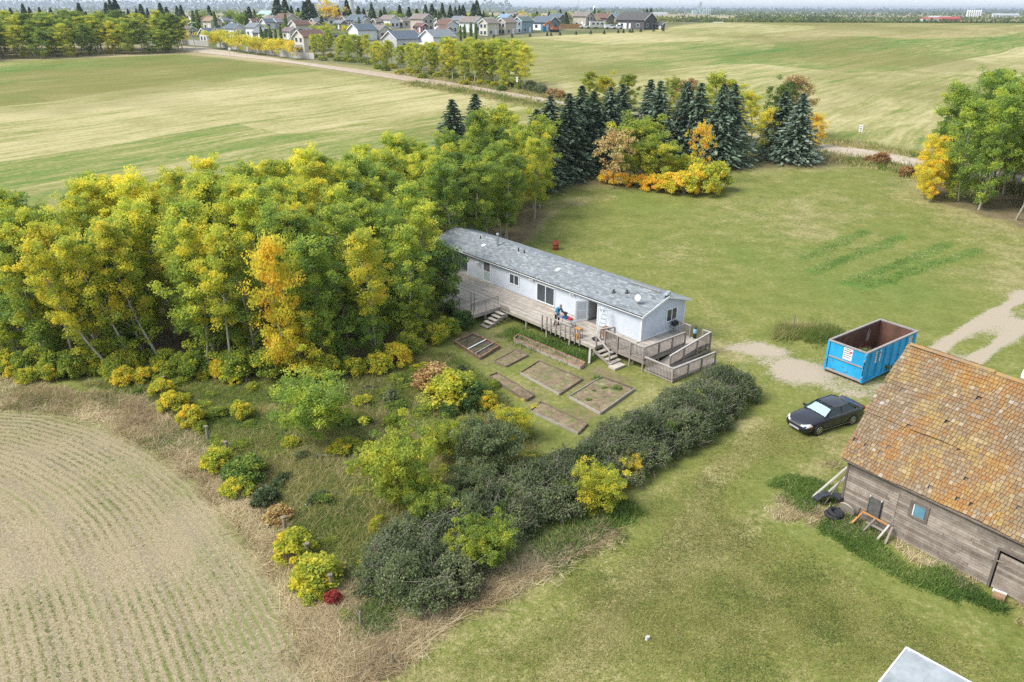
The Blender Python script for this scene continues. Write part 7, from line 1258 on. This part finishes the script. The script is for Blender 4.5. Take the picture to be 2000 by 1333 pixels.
CON = [(26, 40, 24), (52, 40, 26), (64, 42, 24), (84, 44, 28), (105, 42, 28), (160, 40, 24), (172, 42, 22), (213, 36, 26), (222, 38, 28), (232, 38, 34), (247, 34, 18), (254, 34, 18), (270, 36, 22), (280, 36, 24), (292, 38, 24), (318, 44, 26), (330, 46, 24), (350, 36, 22), (358, 36, 22), (412, 40, 24), (490, 44, 32), (545, 42, 34), (560, 42, 32), (572, 44, 32), (585, 42, 30), (598, 46, 38), (606, 46, 34), (614, 44, 32), (630, 52, 26), (662, 40, 26), (680, 42, 32), (702, 42, 28), (712, 42, 26), (728, 44, 28), (745, 44, 24), (752, 40, 22), (782, 44, 28), (800, 42, 22), (815, 42, 20), (832, 38, 22), (845, 46, 26), (852, 48, 30), (865, 44, 26), (880, 40, 24), (890, 40, 22), (898, 42, 24), (905, 42, 24), (925, 44, 28), (932, 44, 30), (945, 36, 18), (962, 32, 14), (984, 40, 18), (1005, 48, 22), (1048, 36, 14), (1072, 36, 14), (1094, 40, 18), (1105, 44, 20), (1152, 40, 18), (1160, 40, 18), (1168, 38, 16), (1182, 40, 16), (1210, 44, 18), (1255, 38, 18), (1262, 40, 16), (1270, 40, 16), (1232, 36, 14)]
for u, v, h_ in CON: town_tree(u, max(v, 40) + 6 + rr.uniform(-2, 3), (h_ * 1.15 + 5) * rr.uniform(.7, 1.08), 'con', rr.uniform(.32, .5), 'dark spruce rising over the far wood at the upper left' if u < 345 else ('dark spruce at the back of town, left of the water tower' if u < 690 else ('dark spruce between the town roofs right of the water tower' if u < 960 else 'dark spruce behind the newer houses on the right of town')), 'spruces over the far left wood' if u < 345 else ('town spruces left of the water tower' if u < 690 else ('town spruces right of the water tower' if u < 960 else 'spruces behind the newer houses')), 'spruce_tree', rr.uniform(1.0, 1.5))
for k, (u, v, h_, hue, w_, lab) in enumerate([(646, 50, 48, .78, .95, 'big golden broadleaf tree at the back of town'), (771, 50, 26, .34, 1.5, 'round grey-green willow right of the slate roofs'), (455, 52, 32, .34, 1.1, 'green broadleaf tree behind the white gables'), (470, 58, 34, .30, 1.0, 'dark green tree behind the twin-gabled house'), (395, 48, 26, .36, 1.5, 'grey-green tree above the tan roof'), (366, 62, 28, .6, 1.0, 'buff tree left of the tan roof'), (1020, 44, 20, .7, 1.2, 'yellow tree over the blue-grey house'), (905, 46, 18, .4, 1.4, 'pale green tree among the back houses'), (620, 70, 22, .55, 1.4, 'yellow-green tree right of the pale brown roof'), (640, 66, 20, .58, 1.5, 'bright yellow-green bush among the slate roofs'), (675, 66, 18, .62, 1.5, 'yellow garden tree before the slate roof'), (512, 70, 20, .62, 1.2, 'small yellow garden tree by the twin gables'), (588, 50, 26, .48, 1.0, 'olive tree right of the red-brown roof'), (1130, 44, 16, .34, 1.7, 'green tree behind the taupe two-storey house'), (1280, 42, 10, .6, 1.6, 'low autumn tree at the right end of town'), (10, 48, 24, .72, 1.2, 'golden tree at the far upper left'), (75, 50, 22, .6, 1.4, 'yellow tree over the far left wood'), (830, 88, 18, .45, 1.2, 'garden tree at the corner of the white balcony house')]): town_tree(u, v, h_, 'dec', hue, lab, None, 'broadleaf_tree', w_)
for k in range(120):
    u = rr.uniform(340, 1280); v = rr.uniform(41, 62) - (u - 340) * .008; town_tree(u, v, rr.uniform(8, 15), 'dec', rr.choice([.24, .3, .36, .42, .56]), 'small garden tree between the houses in the left half of town' if u < 800 else 'small garden tree between the houses in the right half of town', 'garden trees, left half of town' if u < 800 else 'garden trees, right half of town', 'garden_tree', rr.uniform(.9, 1.5))
for x, y in [(660, 300), (800, 296), (940, 290), (1075, 284), (1105, 284), (1175, 279), (1300, 275), (1415, 270), (1520, 268), (1630, 261), (1670, 261), (1720, 257), (1740, 257), (1805, 253), (1905, 247), (1980, 247)]: town_tree(800 + x / 4, y / 4, 7.5, 'con', .4, 'tiny spruce in the young row along the edge of the eastern field', 'young spruces along the field edge', 'spruce_tree', 1.6)
for k in range(70):
    u = rr.uniform(345, 1290); town_tree(u, rr.uniform(42, 52) - max(0, u - 900) * .01, rr.uniform(12, 22), 'dec', rr.choice([.14, .2, .26, .32, .45, .6]), 'leafy tree in the green belt at the back of town', 'leafy trees at the back of town', 'broadleaf_tree', rr.uniform(.9, 1.5))
# pale panel fence along the avenue
fn = thing('panel_fence', 'long pale grey panel fence behind the avenue trees', 'fence', at(520, 108))
fo = at(520, 108); Pf = [np.array(at(u, v)) for u, v in [(424, 93), (470, 99), (520, 107), (570, 114), (614, 117)]]
Q = resample([p[:2] for p in Pf], 27)
for a, b in zip(Q[:-1], Q[1:]):
    za, zb = float(gz(a[1])), float(gz(b[1])); m = MB(); m.beam((a[0] - fo[0], a[1] - fo[1], za - fo[2] + .95), (b[0] - fo[0], b[1] - fo[1], zb - fo[2] + .95), .05, 1.75); m.build('panel', cmat((.50, .48, .47)), fn); m = MB(); m.box(a[0] - fo[0] - .07, a[0] - fo[0] + .07, a[1] - fo[1] - .07, a[1] - fo[1] + .07, za - fo[2], za - fo[2] + 2.0); m.build('post', cmat((.40, .38, .37)), fn)
fn2 = thing('panel_fence', 'short pale grey fence behind the lamp post', 'fence', at(385, 90)); fo = at(385, 90); Q = resample([at(u, v)[:2] for u, v in [(346, 86), (380, 90), (408, 92)]], 11)
for a, b in zip(Q[:-1], Q[1:]): m = MB(); m.beam((a[0] - fo[0], a[1] - fo[1], float(gz(a[1])) - fo[2] + .95), (b[0] - fo[0], b[1] - fo[1], float(gz(b[1])) - fo[2] + .95), .05, 1.75); m.build('panel', cmat((.46, .44, .43)), fn2)
fn3 = thing('wooden_fence', 'orange wooden fence left of the white pickup trucks', 'fence', at(1115, 57)); fo = at(1115, 57); Q = resample([at(u, v)[:2] for u, v in [(1094, 57), (1137, 56)]], 9)
for a, b in zip(Q[:-1], Q[1:]): m = MB(); m.beam((a[0] - fo[0], a[1] - fo[1], 1.0), (b[0] - fo[0], b[1] - fo[1], 1.0), .06, 2.0); m.build('panel', cmat((.46, .27, .12)), fn3)
# lamp post, round sign
lp = thing('street_lamp', 'tall grey lamp post with one curved arm beside the road at the far left', 'street lamp', at(386, 103)); m = MB(); m.tube((0, 0, 0), (-2.2, 0, 9.8), .16, .10, 8); m.build('pole', M_PALEB, lp); m = MB(); m.tube((-1.9, 0, 8.3), (-.6, 0, 8.9), .07, n=6); m.tube((-.6, 0, 8.9), (.3, 0, 8.8), .07, n=6); m.build('arm', M_STEEL, lp); m = MB(); m.box(.1, .7, -.12, .12, 8.68, 8.82); m.build('lamp_head', M_WHITE, lp)
sg = thing('road_sign', 'round white road sign across the road from the avenue', 'sign', at(450, 112)); m = MB(); m.tube((0, 0, 0), (0, 0, 2.2), .05, n=6); m.build('post', M_STEEL, sg); m = MB(); m.tube((0, -.03, 2.3), (0, .0, 2.3), .42, n=16); m.build('plate', M_WHITE, sg)
# vehicles, digger, toilet cabin
def truck(lab, u, v, c, L=5.2, cap=False, rz=R(10)):
    p = at(u, v); e = thing('parked_truck', lab, 'truck', p, rz); mt = cmat(c, .3)
    m = MB(); m.prism([(-L / 2, -.9, .45), (L / 2, -.9, .45), (L / 2, -.9, .95), (L / 2 - 1.4, -.9, 1.1), (-L / 2, -.9, 1.1)], (0, 1, 0), 1.8); m.build('body', mt, e); m = MB(); m.prism([(-.6, -.8, 1.1), (1.2, -.8, 1.1), (.7, -.75, 1.75), (-.4, -.75, 1.75)], (0, 1, 0), 1.58); m.build('cab', mt, e); m = MB(); m.prism([(-.45, -.82, 1.15), (1.0, -.82, 1.15), (.62, -.78, 1.65), (-.32, -.78, 1.65)], (0, 1, 0), 1.62); m.build('window', M_GLASS, e)
    if cap: m = MB(); m.box(-L / 2, -.62, -.85, .85, 1.1, 1.8); m.build('box', mt, e)
    for x in (-L * .3, L * .3):
        for y in (-.85, .85): m = MB(); m.tube((x, y - .1, .38), (x, y + .1, .38), .38, n=12); m.build('wheel', M_RUB, e)
truck('white pickup truck nearest the orange wooden fence', 1143, 56, (.72, .73, .73)); truck('pale green and white pickup truck in the middle of the parked ones', 1155, 56, (.55, .66, .50)); truck('white van parked before the brown house', 1193, 57, (.75, .75, .75), 5.6, True); truck('white pickup truck at the garage of the brown house', 1206, 57, (.70, .71, .73)); truck('dark car on the street by the slate roofs', 655, 78, (.03, .05, .12), 4.6)
p = at(1166, 56); e = thing('travel_trailer', 'cream travel trailer parked right of the pickup trucks', 'trailer', p, R(8)); box('body', cmat((.60, .57, .52)), e, -3.4, 3.4, -1.1, 1.1, .5, 2.9); m = MB(); [m.box(x, x + 1.0, -1.13, -1.11, 1.6, 2.3) for x in (-2.5, -.5, 1.5)]; m.build('window', M_GLASS, e); m = MB(); m.tube((-.3, -1.1, .35), (-.3, 1.1, .35), .35, n=10); m.build('wheel', M_RUB, e)
p = at(1083, 63); e = thing('excavator', 'orange digger with a raised arm beside the blue toilet cabin', 'digger', p, R(20)); M_OR = cmat((.55, .17, .06)); m = MB(); m.box(-1.3, 1.3, -1.0, 1.0, 1.0, 2.0); m.build('body', M_OR, e); m = MB(); m.box(-.2, .9, -.9, .1, 2.0, 3.0); m.build('cab', M_GLASS, e); m = MB(); [m.box(-1.7, 1.7, y - .25, y + .25, 0, .8) for y in (-.9, .9)]; m.build('track', M_RUB, e); m = MB(); m.beam((-1.0, 0, 1.8), (-2.6, 0, 4.4), .4, .5); m.beam((-2.6, 0, 4.4), (-4.2, 0, 3.0), .35, .4); m.build('arm', M_OR, e); m = MB(); m.prism([(-4.5, -.5, 3.1), (-4.0, -.5, 3.0), (-4.1, -.5, 2.1), (-4.8, -.5, 2.3)], (0, 1, 0), 1); m.build('bucket', M_OR, e)
p = at(1063, 62); e = thing('portable_toilet', 'bright blue portable toilet cabin left of the digger', 'toilet cabin', p, R(10)); box('cabin', cmat((.03, .22, .40)), e, -.7, .7, -.7, .7, 0, 2.4); m = MB(); m.prism([(-.75, -.75, 2.4), (.75, -.75, 2.4), (0, -.75, 2.8)], (0, 1, 0), 1.5); m.build('roof', cmat((.25, .40, .50)), e)
# water tower
p = at_d(687, 640); e = thing('water_tower', 'tall white water tower rising out of the back of town', 'water tower', p); M_WT = pm('tower_white', (.62, .63, .65), (.55, .56, .58), .2, .6, stretch=(1, 1, .1)); m = MB(); m.lathe((0, 0, 0), [(2.2, 0), (1.75, 4), (1.7, 24), (2.2, 27), (6.0, 32)], 20); m.build('column', M_WT, e); m = MB(); m.lathe((0, 0, 0), [(6.0, 32), (7.4, 35), (7.0, 39), (3.5, 41.5), (.01, 42)], 20); m.build('tank', M_WT, e); m = MB(); [m.beam((1.76 * math.cos(a), 1.76 * math.sin(a), 4), (1.72 * math.cos(a), 1.72 * math.sin(a), 24), .12, .12) for a in np.linspace(0, 6.28, 13)[:-1]]; m.build('fluting', cmat((.45, .46, .48)), e)

# ------------------------------------------------------------ far country: belts of trees, elevator, tanks, hills
def belt(name, pts, depth, h, n, size, hues, seed, mat=None):
    r = np.random.default_rng(seed); P = resample(pts, 300); i = r.integers(0, 299, n); o = r.random(n) * depth; q = P[i].copy(); q[:, 1] += o; hn = h * (.45 + .55 * np.abs(np.sin(i * .9 + seed) * np.sin(i * .37 + 2 * seed)) + .25 * r.random(n)) * (.5 + .5 * r.random(n) ** .4)
    C = np.column_stack([q + r.normal(size=(n, 2)) * size * .3, gz(q[:, 1]) + hn * r.random(n) ** .5]); tb = vnoise(q[:, 0], q[:, 1], 40, seed) * 1.2
    o_ = put(name, leaf_mesh(name, C, size, np.clip(.5 + tb + .18 * r.normal(size=n), 0, 1), r, .3, .8), None, mat or M_LEAF); o_.color = (hues - .08, .62, 0, 1); tag(o_, kind='stuff'); return o_
def Dp(u, d): return tuple(at_d(u, d)[:2])
for k, (ua, da, ub, db, dep, h, n, hue) in enumerate([(1375, 930, 1720, 830, 25, 9, 3200, .48), (1720, 850, 2100, 820, 25, 8, 3200, .42), (1440, 1250, 1640, 1250, 30, 11, 1500, .36), (1270, 1100, 1400, 1050, 30, 9, 1200, .6), (1560, 1500, 2150, 1450, 40, 8, 2600, .45), (880, 900, 1280, 1000, 40, 11, 2200, .6), (1150, 760, 1290, 740, 20, 9, 700, .5), (-100, 700, 700, 760, 60, 10, 2200, .55), (650, 860, 1000, 800, 60, 11, 1600, .52)]): belt('distant_wood', [Dp(ua, da), Dp((ua + ub) / 2, (da + db) / 2 + 25), Dp(ub, db)], dep, h, n, 1.5, hue, 50 + k)
for k, (ua, ub, d, h, n, hue) in enumerate([(-150, 900, 2000, 12, 1400, .45), (1400, 2150, 2400, 12, 1300, .42), (600, 1500, 2900, 12, 1200, .45), (-200, 1300, 4200, 20, 2200, .34), (1200, 2200, 4900, 18, 1800, .34), (-200, 1000, 7000, 85, 5000, .26), (900, 2200, 8500, 34, 2600, .26)]): belt('distant_wood', [Dp(ua, d), Dp((ua + ub) / 2, d * 1.05), Dp(ub, d)], d * .05, h, n, d * .0016, hue, 70 + k)
M_PG = cmat((.42, .52, .50))
p = at_d(1364, 2900); e = thing('grain_elevator', 'pale green grain elevator with a tall leg on the horizon', 'grain elevator', p); [box(nm, M_PG, e, *b_) for nm, b_ in [('tower', (-4, 4, -5, 5, 0, 40)), ('leg', (-9, -6, -2, 2, 0, 32)), ('shed', (6, 34, -8, 8, 0, 9)), ('annex', (-26, -10, -8, 8, 0, 14))]]
for k in range(5): m = MB(); m.tube((10 + 6 * k, -9, 0), (10 + 6 * k, -9, 15), 2.8, n=10); m.tube((10 + 6 * k, -9, 15), (10 + 6 * k, -9, 17), 2.8, .3, 10); m.build('silo', M_PG, e)
for k in range(7): p = at_d(1886 + 4.3 * k, 2300); e = thing('storage_tank', 'white round storage tank in the row on the right horizon', 'tank', p, 0, 'white tanks on the right horizon'); m = MB(); m.tube((0, 0, 0), (0, 0, 15), 2.3, n=12); m.build('shell', M_WHITE, e); m = MB(); m.tube((0, 0, 15), (0, 0, 17.5), 2.3, .3, 12); m.build('cone_roof', M_WHITE, e)
for k, (u, d, w_, h_, c, lab) in enumerate([(1815, 1250, 26, 7, (.40, .10, .08), 'red roofed farm building left of the red row on the right horizon'), (1850, 1260, 30, 8, (.42, .09, .07), 'long red farm building on the right horizon'), (1832, 1500, 40, 7, WH, 'white farm building behind the red ones'), (1960, 2200, 70, 9, WH, 'long white warehouse near the white tanks'), (1445, 1000, 12, 4, WH, 'white shed before the dark tree clump on the horizon'), (1690, 950, 14, 5, GR, 'small grey farmhouse at the crest of the field'), (1280, 2400, 60, 8, WH, 'white sheds on the horizon left of the grain elevator'), (1590, 2600, 50, 9, WH, 'white barns in the middle of the horizon'), (1400, 600, 6, 2.6, GR, 'grey hut on the crest of the eastern field')]):
    p = at_d(u, d); e = thing('farm_building', lab, 'building', p, R(5)); box('wall', cmat(WH if k in (0,) else c), e, -w_ / 2, w_ / 2, -6, 6, 0, h_ * .65); m = MB(); m.prism([(-w_ / 2 - .5, -6.5, h_ * .65), (-w_ / 2 - .5, 6.5, h_ * .65), (-w_ / 2 - .5, 0, h_)], (1, 0, 0), w_ + 1); m.build('roof', cmat(c if k < 2 else (.5, .52, .53)), e)
p = at_d(1126, 2600); e = thing('radio_mast', 'thin grey radio mast on the horizon right of town', 'mast', p); m = MB(); m.tube((0, 0, 0), (0, 0, 70), .9, .5, 4); m.build('lattice', M_STEEL, e)
p = at_d(1158, 2500); e = thing('grain_bin', 'small white tower on the horizon right of the radio mast', 'tower', p); m = MB(); m.tube((0, 0, 0), (0, 0, 22), 4, n=10); m.build('shell', M_WHITE, e); m = MB(); m.tube((0, 0, 22), (0, 0, 26), 4, .5, 10); m.build('roof', M_WHITE, e)
# haze: one closed box of thin air round camera and scene
hz = MB(); hz.box(-15500, 15500, -4600, 15500, -4, 66); hzo = hz.build('haze', None); hzo['kind'] = 'stuff'
g = G('haze_air'); pv = g.n('VolumePrincipled'); pv.inputs['Color'].default_value = (.80, .88, 1, 1); pv.inputs['Density'].default_value = 0.00013; pv.inputs['Anisotropy'].default_value = .3
for l in list(g.out.inputs['Surface'].links): g.nt.links.remove(l)
g.nt.links.new(pv.outputs[0], g.out.inputs['Volume']); hzo.data.materials.clear(); hzo.data.materials.append(g.m)
